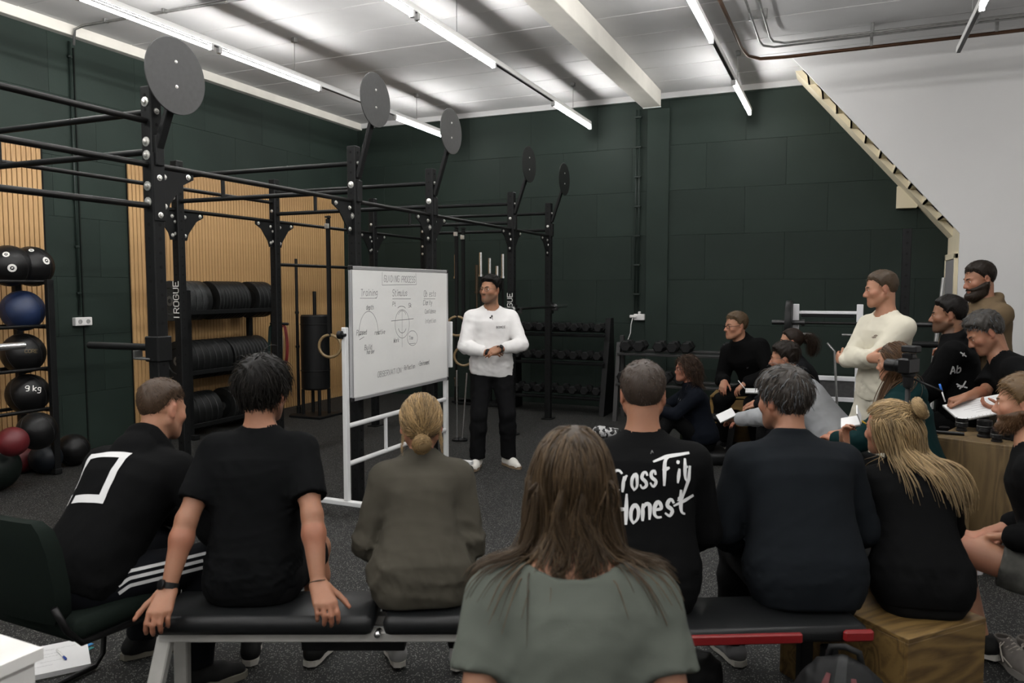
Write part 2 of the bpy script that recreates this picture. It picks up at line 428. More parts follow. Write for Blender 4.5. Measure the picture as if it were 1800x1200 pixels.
def person(label, loc, face, sp):
    """sp: pose and look. Local frame: floor origin under the pelvis, +Y ahead, +X the person's right-hand side."""
    g = sp.get
    fem = 1 if g('fem') else 0; s = g('h', 1.76) / 1.76; res = g('res', .006) * 1.52; cres = g('cres', .009) * 1.45; seed = g('seed', 1)
    root = empty('person', (loc[0], loc[1], g('z0', 0)), -math.radians(face), label, 'person', g('group'))
    rr = np.random.default_rng(seed)
    # ---- spine
    hz = g('hip', .93 * s); lp, lc = [math.radians(a) for a in g('lean', (0, 0))]; sd = math.radians(g('side', 0)); tw = math.radians(g('twist', 0))
    n = 12 if g('sit') else 14; L = .565 * s * (.97 if fem else 1); S_ = np.linspace(-.18 if g('sit') else -.36, 1.0, n); C = []; X = []; Y = []; p = V(0, 0, hz)
    Rs = []
    for t in S_:
        w = min(max(t, 0), 1); R = rotz(-tw * w) @ roty(sd * w) @ rotx(-(lp + (lc - lp) * w)); Rs.append(R)
    # integrate from the hip (t=0)
    C = np.zeros((n, 3)); i0 = int(np.argmin(np.abs(S_))); C[i0] = V(0, 0, hz) + Rs[i0] @ V(0, 0, S_[i0] * L)
    for i in range(i0 + 1, n): C[i] = C[i - 1] + (S_[i] - S_[i - 1]) * L * (Rs[i] + Rs[i - 1])[:, 2] / 2
    for i in range(i0 - 1, -1, -1): C[i] = C[i + 1] - (S_[i + 1] - S_[i]) * L * Rs[i][:, 2]
    X = np.array([R[:, 0] for R in Rs]); Y = np.array([R[:, 1] for R in Rs])
    zz = S_ * .565
    bw = g('build', 1.0)
    if fem:
        A_ = np.interp(zz, [-.1, 0, .08, .18, .28, .37, .45, .51, .565], [.13, .172, .165, .135, .132, .148, .152, .13, .06]) * s * bw
        B_ = np.interp(zz, [-.1, 0, .08, .18, .28, .37, .45, .51, .565], [.09, .118, .112, .095, .098, .115, .1, .075, .052]) * s * bw
    else:
        A_ = np.interp(zz, [-.1, 0, .08, .18, .28, .37, .45, .51, .565], [.13 if g('sit') else .166, .168, .162, .15, .158, .176, .182, .15, .062]) * s * bw
        B_ = np.interp(zz, [-.1, 0, .08, .18, .28, .37, .45, .51, .565], [.095, .118, .112, .105, .112, .125, .115, .085, .055]) * s * bw
    Rc = Rs[-2]; sp_at = lambda t: np.array([np.interp(t, S_, C[:, i]) for i in range(3)])
    ct = sp_at(.885); cb = sp_at(.97); ctop = C[-1]
    sw = (.162 if fem else .186) * s * g('shoulder', 1.0); shr = g('shrug', 0.0)
    sh = {}
    for sg, nm in ((-1, 'l'), (1, 'r')):
        shn = g('sh_' + nm, (0, 0, 0))
        sh[nm] = ct + Rc @ (V(sg * sw, -.006, -.028 + shr) * V(1, s, s)) + Rc @ V(*shn)
    # ---- head
    hy, hp, hr = [math.radians(a) for a in g('head', (face, 0, 0))]; hy -= math.radians(face); hy = (hy + math.pi) % (2 * math.pi) - math.pi; hs = g('hs', .96 if fem else 1.0) * s
    Rh = rotz(-hy) @ rotx(-hp) @ roty(hr)
    nl = math.radians(g('neck', 12) )
    Rn = rotz(-hy * .4) @ rotx(-((lc * .55) + nl))
    hc = ctop + Rn @ V(0, 0, .172 * s * g('neckl', 1)) + V(*g('hoff', (0, 0, 0)))
    nb = ctop - Rc @ V(0, .0, .035 * s)
    nr = (.047 if fem else .057) * s * g('nk', 1.0)
    skull_base = hc + Rh @ (V(0, -.03, -.055) * hs)
    # ---- limbs
    la1, la2 = .292 * s, .258 * s
    arms = {}
    for sg, nm in ((-1, 'l'), (1, 'r')):
        tgt = g('hand_' + nm, (sg * .25 * s, .05, hz - .05)); pole = g('elbow_' + nm, (sg * .6, -1, -.3))
        el, wr = ik(sh[nm], tgt, la1, la2, pole); arms[nm] = (sh[nm], el, wr)
    hips = {nm: V(0, 0, hz) + Rs[i0] @ V(sg * .088 * s, 0, -.01) for sg, nm in ((-1, 'l'), (1, 'r'))}
    l1, l2 = .43 * s, .43 * s; legs = {}
    for sg, nm in ((-1, 'l'), (1, 'r')):
        tgt = g('foot_' + nm, (sg * .12, .05, .09)); kn, an = ik(hips[nm], tgt, l1, l2, g('knee_' + nm, (sg * .15, 1, .3))); legs[nm] = (hips[nm], kn, an)
    f = .84 if fem else 1.0; f *= g('limb', 1.0)
    # ---- body
    F = Field()
    kb = S_ > -.2; F.loft(C[kb], X[kb], Y[kb], A_[kb] - .012, B_[kb] - .012, 2.4, .05)
    for nm, sg in (('l', -1), ('r', 1)):
        F.cone(cb + Rc @ V(sg * .03, -.01, .0), sh[nm], .044 * s, .046 * s, .05)
        a, e, w = arms[nm]; shx = sg
        F.cone(a, e, .05 * s * f, .038 * s * f, .02)
        m = a + (e - a) * .45; F.cone(m, m + (e - a) * .2, .046 * s * f, .043 * s * f, .02)
        fm = e + (w - e) * .28; F.cone(e, fm, .038 * s * f, .042 * s * f, .02); F.cone(fm, w, .042 * s * f, .026 * s * f, .02)
        hd = g('hd_' + nm, None); 
        Dh = nrm(w - e) if hd is None else nrm(V(*hd)); Nh = V(*g('hn_' + nm, (0, 0, 1)))
        Sh = g('hs_' + nm); Sh = V(*Sh) if Sh is not None else np.cross(Dh, Nh) * (-sg)
        if g('hands', True): hand_prims(F, w, Dh, Nh, Sh, s * (.93 if fem else 1.0) * g('handk', 1.0), g('curl_' + nm, .35), g('spread', .0), g('tcurl', .4), g('tout_' + nm, .8))
    F.cone(nb, skull_base, nr * 1.06, nr * .98, .03)
    head_prims(F, hc, Rh, hs, fem)
    bare = g('bare', ())
    for nm in bare:
        a, kn, an = legs[nm]
        F.cone(a, kn, .08 * s * f, .056 * s * f, .03); F.ball(kn + V(0, 0, .0), .054 * s * f, .03)
        cm = kn + (an - kn) * .3; F.cone(kn, cm, .05 * s * f, .056 * s * f, .03); F.cone(cm, an, .054 * s * f, .036 * s * f, .03)
    skin = g('skin', (.52, .27, .17)); sk = pbr('skin_%02d%02d%02d' % tuple(int(c * 99) for c in skin), skin, .5, sss=.12, spec=.35, tint=True, bump=(160, .12, .002), noise=(14, .07))
    bcol = np.array(g('hair', (.05, .03, .02))); stub = g('stubble', 0.0)
    def tf(v):
        q = (v - hc) @ Rh / hs; t = np.ones((len(v), 3)); ishead = (np.linalg.norm(q, axis=1) < .16)
        lips = np.exp(-((q[:, 2] + .07) / .008) ** 2 - (q[:, 0] / .019) ** 4) * (q[:, 1] > .08)
        t *= 1 - lips[:, None] * V(.12, .38, .32)
        red = np.exp(-((q[:, 2] + .025) / .03) ** 2) * (q[:, 1] > .03) * .5 + np.exp(-((np.abs(q[:, 0]) - .084) / .012) ** 2) * (np.abs(q[:, 1] + .012) < .03) * .8
        red = red * ishead; t *= 1 - red[:, None] * V(.0, .16, .14)
        if stub:
            bm = np.clip((-.028 - q[:, 2] - .25 * np.clip(.03 - q[:, 1], 0, .1)) / .02, 0, 1) * (q[:, 1] > -.03) * ishead * np.clip((q[:, 2] + .15) / .03, 0, 1)
            bm = bm * (1 - lips) * stub; t *= 1 - bm[:, None] * V(.62, .55, .5)
        nose_in = np.exp(-((np.abs(q[:, 0]) - .006) / .003) ** 2 - ((q[:, 2] + .047) / .003) ** 2) * (q[:, 1] > .09); t *= 1 - .6 * nose_in[:, None]
        for w in (arms['l'][2], arms['r'][2]):
            dd = np.linalg.norm(v - w, axis=1); t[:, 1:] *= (1 - .12 * np.clip((dd - .1) / .06, 0, 1) * (dd < .22))[:, None]
        return t
    lim = None
    body = fobj('body', F, res, sk, root, tf)
    # ---- face parts
    fp = lambda *q: hc + Rh @ (V(*q) * hs)
    if g('face', True):
        for x in (-1, 1):
            b = MB(); pr = [(0, -.0125)] + [(.0125 * math.cos(a), .0125 * math.sin(a)) for a in np.linspace(-1.35, 1.2, 8)] 
            b.lathe([(max(r, 0), z) for r, z in [(.0125 * math.cos(a), .0125 * math.sin(a)) for a in np.linspace(-1.5708, .98, 8)] + [(.0062, .0111), (.0026, .0124), (0, .0125)]], n=12)
            R = Rh @ rotx(-math.pi / 2) @ rotx(math.radians(g('gaze', 0)))
            v = np.array(b.v) * V(1, .72, 1); b.v = [tuple(q) for q in (v @ R.T * hs + fp(x * .0325, .0755, .001))]
            o = b.build('eye', pbr('eye_white', (.62, .58, .54), .2), root, smooth=True); o.data.materials.append(pbr('iris', (.035, .022, .015), .15))
            mi = [1 if i >= 8 * 12 else 0 for i in range(len(o.data.polygons))]
            mi = [1 if max(q for q in [np.linalg.norm(np.array(b.v[k]) - fp(x * .0325, .0755, .001)) and ((Rh.T @ (np.array(b.v[k]) - fp(x * .0325, .0755, .001)))[1]) / hs for k in pl.vertices]) > .0108 else 0 for pl in o.data.polygons]
            o.data.polygons.foreach_set('material_index', mi)
            b = MB(); b.tube([fp(x * .012, .0935, .018), fp(x * .026, .0915, .0235), fp(x * .039, .083, .024), fp(x * .049, .072, .019)], [.002 * hs, .0036 * hs * (.7 if fem else 1), .0032 * hs * (.7 if fem else 1), .0012 * hs], 6)
            b.build('eyebrow', pbr('brow_%d' % seed, tuple(bcol * .6), .8), root, smooth=True)
    # ---- top
    top = g('top'); TF = None
    if top:
        e = top.get('ease', .014); TF = Field(); hem = top.get('hem', -.05)
        m = S_ > -.3
        loose = top.get('loose', 0.0)
        ea = e + loose * np.clip(1 - np.abs(S_ - .12) / .45, 0, 1)
        fade = np.clip((1.03 - S_) / .22, .25, 1)
        TF.loft(C, X, Y, A_ + ea * fade, B_ + ea * fade, 2.4, .05 if g('sit') else .03, .02)
        slen = top.get('sleeve', 1.0); cuff = top.get('cuff', .0)
        for nm, sg in (('l', -1), ('r', 1)):
            TF.cone(cb + Rc @ V(sg * .03 * s, -.008, -.008), sh[nm] + Rc @ V(-sg * .02, 0, -.004), .044 * s + e * .5, .052 * s + e, .06)
            a, el, w = arms[nm]; ru, re, rw = .052 * s * f + e, .043 * s * f + e * 1.1, .032 * s * f + e * .9
            if slen >= .99:
                TF.cone(a, el, ru, re, .035)
                wv = w - nrm(w - el) * top.get('short', .005); fm = el + (wv - el) * .3
                TF.cone(el, fm, re, .045 * s * f + e, .02, plane=(wv, nrm(w - el))); TF.cone(fm, wv - nrm(w - el) * .035, .045 * s * f + e, rw + .004, .02)
                TF.cone(wv - nrm(w - el) * .04, wv + nrm(w - el) * .05, rw - .004, rw - .005, .012, plane=(wv, nrm(w - el)))
            elif slen > .5:
                cut = el + (w - el) * (slen - .5) * 2; TF.cone(a, el, ru, re, .035); TF.cone(el, cut + nrm(w - el) * .1, re, .045 * s * f + e, .02, plane=(cut, nrm(w - el)))
            else:
                cut = a + (el - a) * slen * 2; TF.cone(a, cut + nrm(el - a) * .08, ru + .004, ru + top.get('flare', .008), .04, plane=(cut, nrm(el - a)))
        if top.get('seat', True) and g('sit'):
            for sg in (-1, 1): TF.ell(V(0, 0, hz) + V(sg * .07 * s, -.035, -.0), V(.095, .1, .09) * s + e * .6, None, .05)
        if fem and top.get('bust', 1):
            for sg in (-1, 1): TF.ell(sp_at(.66) + Rc @ V(sg * .07 * s, .085 * s, 0), V(.065, .055, .06) * s + e * .4, Rc, .05)
        if top.get('belly'):
            TF.ell(sp_at(.25) + Rs[i0] @ V(0, .05, 0), V(.15, .12, .15) * s, Rs[i0], .06)
        nd = nrm(skull_base - nb)
        ck = top.get('collar', 'crew')
        if ck == 'crew':
            cn = nrm(nd * .6 + Rc[:, 2] * .5 + Rc[:, 1] * .42); cq = nb + nd * .018 * s
            TF.cone(cq, cq + cn * .14, nr + .011, nr + .02, .006, 's', plane=(cq + cn * .004, -cn)); TF.torus(cq + Rc @ V(0, .004, 0), cn, nr + .013, .0092, .008)
        elif ck == 'high':
            for q in (.028, .05, .07): TF.torus(nb + nd * q * s, nd, nr + .009, .01, .012)
        elif ck == 'hood':
            q0 = nb + Rc @ V(0, 0, .02)
            TF.torus(q0 + Rc @ V(0, -.018, .012), Rc @ nrm(V(0, .52, 1)), nr + .03, .021, .03)
            TF.torus(q0 + Rc @ V(0, -.035, -.002), Rc @ nrm(V(0, .75, 1)), nr + .04, .022, .02)
            TF.ell(q0 + Rc @ V(0, -.105, -.03), V(.1, .04, .065), Rc, .03)
        elif ck == 'wide':
            cq = nb + Rc @ V(0, -.004, -.018); TF.ell(cq + Rc @ V(0, -.012, .05), V(.102, .09, .062), Rc, .008, 's')
        elif ck == 'low':
            TF.torus(nb + nd * .015 * s, Rc @ nrm(V(0, .3, 1)), nr + .028, .007, .012)
        for q in top.get('extra', []): q(TF, dict(hc=hc, Rh=Rh, C=C, Rc=Rc, sp=sp_at, sh=sh, arms=arms))
        amp = top.get('wr', .006); w1 = wrinkle(amp, seed + 50, top.get('wl', .12))
        w2 = wrinkle(amp * .9, seed + 90, .055)
        els = [arms['l'][1], arms['r'][1]]; waist = sp_at(.05)
        def disp(p, w1=w1, w2=w2, els=els, waist=waist):
            k = np.exp(-((p - els[0]) ** 2).sum(1) / .012) + np.exp(-((p - els[1]) ** 2).sum(1) / .012) + .8 * np.exp(-(((p - waist) @ Rs[i0][:, 2]) / .09) ** 2)
            hd_ = np.clip(np.linalg.norm(p - nb, axis=1) / .16, .15, 1)
            return (w1(p) * (.35 + .65 * np.clip(k, 0, 1.2)) + w2(p) * np.clip(k, 0, 1) * .8) * hd_
        TF.disp = disp
        TF.plane(sp_at(hem) , -Rs[i0][:, 2] + V(*top.get('hemtilt', (0, 0, 0))))
        cm = top['mat'] if not isinstance(top['mat'], tuple) else pbr('knit_%03d%03d%03d' % tuple(int(c * 999) for c in top['mat']), top['mat'], .9, spec=.15, sheen=.0, bump=(420, .25, .0015), noise=(5, .10))
        to = fobj(top.get('name', 'sweatshirt'), TF, cres, cm, root, lim=None)
    # ---- trousers
    bot = g('bottom')
    if bot:
        e = bot.get('ease', .014); BF = Field(); k = (S_ < .28) & (S_ > -.2)
        BF.loft(C[k], X[k], Y[k], A_[k] + e * .6, B_[k] + e * .6, 2.4, .04, .03)
        for nm, sg in (('l', -1), ('r', 1)):
            a, kn, an = legs[nm]
            BF.ell(a + V(0, -.035, .0) if g('sit') else a + V(0, -.03, .02), V(.095, .1, .095) * s, None, .05)
            ff = (.9 if fem else 1.0) * bot.get('limb', 1.0)
            if bot.get('len', 1.0) >= .99:
                BF.cone(a, kn, .088 * s * ff + e, .062 * s * ff + e * .8, .04)
                cmid = kn + (an - kn) * .3; hemp = an - nrm(an - kn) * bot.get('crop', .0) ; dn = nrm(an - kn)
                BF.cone(kn, cmid, .06 * s * ff + e * .8, .058 * s * ff + e, .03); BF.cone(cmid, hemp + dn * .04, .058 * s * ff + e, bot.get('cuffr', .046) * s + e, .03, plane=(hemp, dn))
            else:
                cut = a + (kn - a) * bot['len']; BF.cone(a, cut + nrm(kn - a) * .1, .09 * s * ff + e, .08 * s * ff + e, .04, plane=(cut, nrm(kn - a)))
        BF.disp = wrinkle(bot.get('wr', .004), seed + 20, .17)
        bmx = bot['mat'] if not isinstance(bot['mat'], tuple) else pbr('cloth_%03d%03d%03d' % tuple(int(c * 999) for c in bot['mat']), bot['mat'], .85, spec=.2, bump=(300, .2, .0015), noise=(5, .1))
        bo = fobj(bot.get('name', 'trousers'), BF, cres * 1.2, bmx, root)
    # ---- shoes
    shoe = g('shoe')
    if shoe:
        for nm, sg in (('l', -1), ('r', 1)):
            if nm in g('noshoe', ()): continue
            a, kn, an = legs[nm]; td = V(*g('toe_' + nm, (sg * .25, 1, 0))); td = nrm(td); up = V(0, 0, 1) - td * td[2]; up = nrm(up); sx = np.cross(td, up)
            Rf = np.stack([sx, td, up], 1); gz = an - up * .085 * s
            q = lambda x, y, z: gz + Rf @ (V(x, y, z) * s)
            SF = Field()
            SF.cone(q(0, -.045, .045), q(0, .09, .035), .038 * s, .043 * s, .02); SF.cone(q(0, .09, .035), q(-sg * .006, .165, .028), .043 * s, .031 * s, .02)
            SF.cone(q(0, -.03, .05), q(0, -.015, .095), .040 * s, .041 * s, .025, plane=(q(0, 0, .098), up)); SF.cone(q(0, .0, .075), q(0, .1, .06), .03 * s, .024 * s, .02)
            SF.plane(q(0, 0, .014), -up)
            so = fobj('shoe', SF, .0085, shoe['mat'], root)
            ol = [(-.03, -.075), (-.037, -.03), (-.036, .03), (-.046, .09), (-.042, .14), (-.025, .19), (0, .203), (.025, .19), (.042, .14), (.046, .09), (.036, .03), (.037, -.03), (.03, -.075), (0, -.088)]
            b = MB(); b.prism([(x * s, y * s) for x, y in ol], .026 * s, gz + up * .0, Rf); b.build('sole', shoe.get('sole', pbr('white_rubber', (.55, .53, .48), .6)), so, angle=.6)
            if shoe.get('lace'):
                b = MB()
                for t in np.linspace(.02, .1, 5):
                    b.tube([q(-.024, t, .092 - t * .24), q(0, t, .108 - t * .28), q(.024, t, .092 - t * .24)], .0028 * s, 5)
                b.build('laces', shoe['lace'], so, smooth=True)
    ctx = dict(root=root, hc=hc, Rh=Rh, hs=hs, s=s, F=F, TF=TF, C=C, Rc=Rc, Rs=Rs, sp=sp_at, arms=arms, legs=legs, fp=fp, hz=hz, nb=nb, body=body, seed=seed, fem=fem,
               top=(to if top else None), bottom=(bo if bot else None), ctop=ctop, sh=sh)
    h = g('hairstyle')
    if h: make_hair(ctx, h, bcol)
    bd = g('beard')
    if bd: make_beard(ctx, bd, np.array(g('beardcol', tuple(bcol))))
    if g('glasses'): make_glasses(ctx, g('glasses'))
    return ctx

def hair_mat(col):
    return pbr('hair_%03d%03d%03d' % tuple(int(c * 999) for c in col), tuple(col), .5, spec=.3, tint=True)
def make_hair(c, h, col):
    hc, Rh, hs = c['hc'], c['Rh'], c['hs']; r = np.random.default_rng(c['seed'] + 300); kind = h.get('line', 'm'); mat = hair_mat(col)
    tp, tsd = h.get('top', .012), h.get('sides', .006)
    W = lambda q: hc + q * hs @ Rh.T
    cc = V(0, -.012, .03); cr = V(.076, .098, .09)
    # scalp cap
    F = Field(); lo, hi = hc - .16 * hs, hc + .16 * hs
    def cap(p):
        q = (p - hc) @ Rh / hs; d = (q - cc) / cr; k0 = np.linalg.norm(d, axis=1); k1 = np.linalg.norm(d / cr, axis=1) + 1e-9
        up = np.clip((q[:, 2] - .0) / .09, 0, 1); t = tsd + (tp - tsd) * up ** h.get('pw', 1.2)
        if h.get('front'): t = t + h['front'] * np.clip((q[:, 1] - .01) / .07, 0, 1) * up
        # taper to nothing at the hairline
        ed = q[:, 2] - hairline(q, kind); t = t * np.clip(ed / h.get('edge', .034), .12, 1)
        n = np.sin(q @ V(130, 20, 60) + 2 * np.sin(q @ V(20, 90, 40))) * h.get('lump', .0012)
        return np.maximum(k0 * (k0 - 1) / k1 - t - n, -ed * .8) * hs
    F.add(cap, lo, hi, .004)
    for fn in h.get('add', []): fn(F, W, c)
    F.mesh_res = h.get('res', .0065)
    ho = fobj('hair', F, F.mesh_res, mat, c['root'], lambda v: np.full(len(v), h.get('captint', .8)))
    # strands
    N = int(h.get('n', 1800) * .48)
    d = nrm(r.normal(size=(N * 3, 3))); q = cc + d * cr; q = q[q[:, 2] > hairline(q, kind, h.get('jit', .0) + r.normal(size=len(q)) * .004)][:N]
    nn = nrm((q - cc) / cr ** 2); N = len(q); M = min(h.get('m', 4), 6); P = np.zeros((N, M, 3)); up = np.clip(q[:, 2] / .09, 0, 1)
    ln = h.get('lside', .01) + (h.get('ltop', .022) - h.get('lside', .01)) * up ** 1.2; ln = ln * r.uniform(.6, 1.15, N)
    whorl = V(*h.get('whorl', (0, -.075, .11))); comb = h.get('comb')
    base = tsd * .6 + (tp * .75 - tsd * .6) * up ** 1.2
    ed = q[:, 2] - hairline(q, kind); base = base * np.clip(ed / h.get('edge', .034), .1, 1)
    t = q - whorl; t = t - nn * (t * nn).sum(1, keepdims=True); t = nrm(t)
    if comb is not None:
        cv = V(*comb); cv = cv - nn * (nn @ cv)[:, None]; w = np.clip(up, 0, 1)[:, None]; t = nrm(t * (1 - w * .8) + cv * w)
    t = nrm(t + r.normal(size=t.shape) * h.get('mess', .25))
    lift = h.get('lift', .5); p = q + nn * base[:, None]; dr = nrm(t + nn * lift)
    tw = h.get('curl', 0); ph = r.uniform(0, 6.28, N)
    for i in range(M):
        P[:, i] = p; dr = nrm(dr + (-nn * lift * .5 if i else 0) + t * .25 + V(0, 0, -h.get('grav', .1)) @ np.eye(3))
        if tw: dr = nrm(dr + tw * (np.cos(ph + i * 1.9)[:, None] * np.cross(nn, t) + np.sin(ph + i * 1.9)[:, None] * nn))
        p = p + dr * (ln / (M - 1))[:, None]
        k = np.linalg.norm((p - cc) / cr, axis=1); bad = k < 1.0 + base / .09; p[bad] = cc + (p[bad] - cc) / k[bad, None] * (1.0 + base[bad] / .09)[:, None]
    rad = h.get('rad', .0011) * 1.38 * np.linspace(1, .35, M)
    tint = r.uniform(.4, 2.0, N) * (1 + h.get('toplight', 0) * up); 
    if h.get('grey'): g_ = r.random(N) < h['grey']; tint = np.stack([tint] * 3, 1); tint[g_] = tint[g_] * V(2.2, 3.0, 4.0)
    strand_mesh('hair_strands', W(P.reshape(-1, 3)).reshape(N, M, 3), rad * hs, mat, ho, tint)
    for fn in h.get('long', []): fn(c, ho, mat, r, W, cc, cr)
    return ho
def make_beard(c, b, col):
    hc, Rh, hs = c['hc'], c['Rh'], c['hs']; r = np.random.default_rng(c['seed'] + 400); mat = hair_mat(col); t = b.get('t', .008); 
    J = Field(); I = np.eye(3)
    head_prims(J, np.zeros(3), I, 1.0, 0)
    def region(q):
        top = -.02 - .33 * np.clip(q[:, 1] - .0, 0, .09) - .0
        ed = np.minimum(top - q[:, 2], q[:, 1] + .03)
        mouth = np.hypot(q[:, 0] / .027, (q[:, 2] + .070) / .0105) - 1
        mouth = np.where(q[:, 1] > .06, mouth * .012, 1)
        must = (np.abs(q[:, 0]) < .032) & (q[:, 1] > .07) & (q[:, 2] < -.048) & (q[:, 2] > -.075)
        ed = np.where(must, np.maximum(ed, -.049 - q[:, 2]), ed)
        return np.minimum(ed, mouth)
    F = Field(); lo, hi = hc - .17 * hs, hc + .17 * hs
    def fn(p):
        q = (p - hc) @ Rh / hs; d = J(q, .05); e = region(q); tt = t * np.clip(e / .015, .1, 1) * (1 + b.get('chin', .6) * np.clip((-q[:, 2] - .07) / .04, 0, 1))
        return np.maximum(d - tt, -e) * hs
    F.add(fn, lo, hi, .004)
    bo = fobj('beard', F, .005, mat, c['root'], lambda v: np.full(len(v), .7))
    me = bo.data; n = len(me.vertices); co = np.empty(n * 3, np.float32); me.vertices.foreach_get('co', co); co = co.reshape(-1, 3)
    no = np.empty(n * 3, np.float32); me.vertices.foreach_get('normal', no); no = no.reshape(-1, 3)
    k = r.integers(0, n, b.get('n', 700)); p = co[k] - no[k] * .003; d = nrm(no[k] * .6 + (Rh @ V(0, .2, -1)) + r.normal(size=(len(k), 3)) * .25)
    P = np.stack([p, p + d * .006, p + d * .012 + (Rh @ V(0, 0, -1)) * .003], 1)
    strand_mesh('beard_strands', P, np.array([.001, .0008, .0003]), mat, bo, r.uniform(.6, 1.6, len(k)))
def make_glasses(c, g):
    fp = c['fp']; hs = c['hs']; b = MB(); rr = g.get('r', .022); thk = g.get('t', .0012)
    for x in (-1, 1):
        a = np.linspace(0, 2 * math.pi, 18, endpoint=False); ex = g.get('ex', .8)
        b.tube([fp(x * .034 + rr * math.cos(q), .1 - .35 * rr * abs(math.cos(q)) * (1 if math.cos(q) * x > 0 else -.2), .0 + rr * ex * math.sin(q)) for q in a], thk * hs, 6, closed=True)
        b.tube([fp(x * (.034 + rr), .092, .004), fp(x * .078, .05, .006), fp(x * .082, .0, .008), fp(x * .08, -.02, -.004)], thk * hs, 6)
    b.tube([fp(-.012, .103, .004), fp(0, .108, .007), fp(.012, .103, .004)], thk * hs, 6)
    b.build('glasses', pbr(g.get('name', 'dark_wire'), g.get('col', (.05, .045, .04)), .3, metal=.6), c['root'], smooth=True)
def body_field(c, ext=True):
    fs = [c['F']] + ([c['TF']] if c['TF'] is not None else [])
    def f(P):
        d = fs[0](P, .06)
        for q in fs[1:]: d = np.minimum(d, q(P, .06))
        return d
    return f
def grad_of(f, P, e=.003):
    return nrm(np.stack([f(P + V(e, 0, 0)) - f(P - V(e, 0, 0)), f(P + V(0, e, 0)) - f(P - V(0, e, 0)), f(P + V(0, 0, e)) - f(P - V(0, 0, e))], 1))
def drape(f, P0, D0, L, M, off, r, stiff=.75, g=V(0, 0, -1), wave=0.0, wf=9.0, cling=0.0):
    """lets strands fall under gravity over the body they lie on; everything in the person's own frame"""
    N = len(P0); P = np.zeros((N, M, 3)); p = P0.copy(); d = D0.copy(); st = L / (M - 1); ph = r.uniform(0, 6.28, N); ax = nrm(r.normal(size=(N, 3)) * V(1, 1, .2))
    for i in range(M):
        gi = np.asarray(g if not isinstance(g, tuple) else (g[0] if i < M * .4 else g[1])); P[:, i] = p; d = nrm(d * stiff + gi * (1 - stiff))
        dd = d + wave * np.sin(ph + wf * i / M)[:, None] * ax
        q = p + nrm(dd) * st[:, None]; s_ = f(q); b = s_ < off
        if b.any():
            gr = grad_of(f, q[b]); q[b] = q[b] + gr * (off[b] - s_[b])[:, None]
        if cling:
            b = (s_ > off) & (s_ < .07)
            if b.any(): gr = grad_of(f, q[b]); q[b] = q[b] - gr * ((s_[b] - off[b]) * cling)[:, None]
        d = nrm(q - p); p = q
    return P
def project_strokes(c_root, target, strokes, center, normal, up, width, name, mat, parent, off=.003, step=.006, flip=False):
    """lays flat printed strokes (2-D polylines, metres) on a garment mesh by casting along -normal"""
    me = target.data; n = len(me.vertices); co = np.empty(n * 3, np.float32); me.vertices.foreach_get('co', co)
    tr = BVHTree.FromPolygons(co.reshape(-1, 3).tolist(), [tuple(p.vertices) for p in me.polygons])
    nz = nrm(normal); uy = nrm(np.asarray(up, float) - nz * (np.asarray(up) @ nz)); ux = np.cross(uy, nz)
    vs = []; fs = []
    for stk in strokes:
        pts, w = (stk[0], stk[1]) if isinstance(stk, tuple) else (stk, width)
        pts = np.array(pts, float); seg = np.linalg.norm(np.diff(pts, axis=0), axis=1); cum = np.concatenate([[0], np.cumsum(seg)])
        if cum[-1] < 1e-5: continue
        m = max(int(cum[-1] / step), 1) + 1; tt = np.linspace(0, cum[-1], m); q = np.stack([np.interp(tt, cum, pts[:, 0]), np.interp(tt, cum, pts[:, 1])], 1)
        t = nrm(np.gradient(q, axis=0)); nn = np.stack([-t[:, 1], t[:, 0]], 1)
        ww = np.full(m, w) if np.isscalar(w) else np.interp(np.linspace(0, 1, m), np.linspace(0, 1, len(w)), w)
        prev = None
        rows = max(2, int(np.max(ww) / step) + 1)
        for i in range(m):
            row = []
            for k in np.linspace(-.5, .5, rows):
                x, y = q[i] + nn[i] * ww[i] * k; o = np.asarray(center) + ux * x + uy * y + nz * .3
                hit, hn, _, _ = tr.ray_cast(Vector(o), Vector(-nz), .6)
                row.append(None if hit is None else np.array(hit) + nz * off)
            ids = []
            for h_ in row:
                if h_ is None: ids.append(None)
                else: vs.append(h_); ids.append(len(vs) - 1)
            if prev is not None:
                for k in range(rows - 1):
                    qd = (prev[k], prev[k + 1], ids[k + 1], ids[k])
                    if None not in qd and max(np.linalg.norm(vs[qd[a]] - vs[qd[(a + 1) % 4]]) for a in range(4)) < step * 10: fs.append(qd)
            prev = ids
    if not fs: return None
    me2 = bpy.data.meshes.new(name); me2.from_pydata([tuple(v) for v in vs], [], fs); me2.update()
    me2.polygons.foreach_set('use_smooth', np.ones(len(fs), bool))
    return add_obj(name, me2, mat, parent)
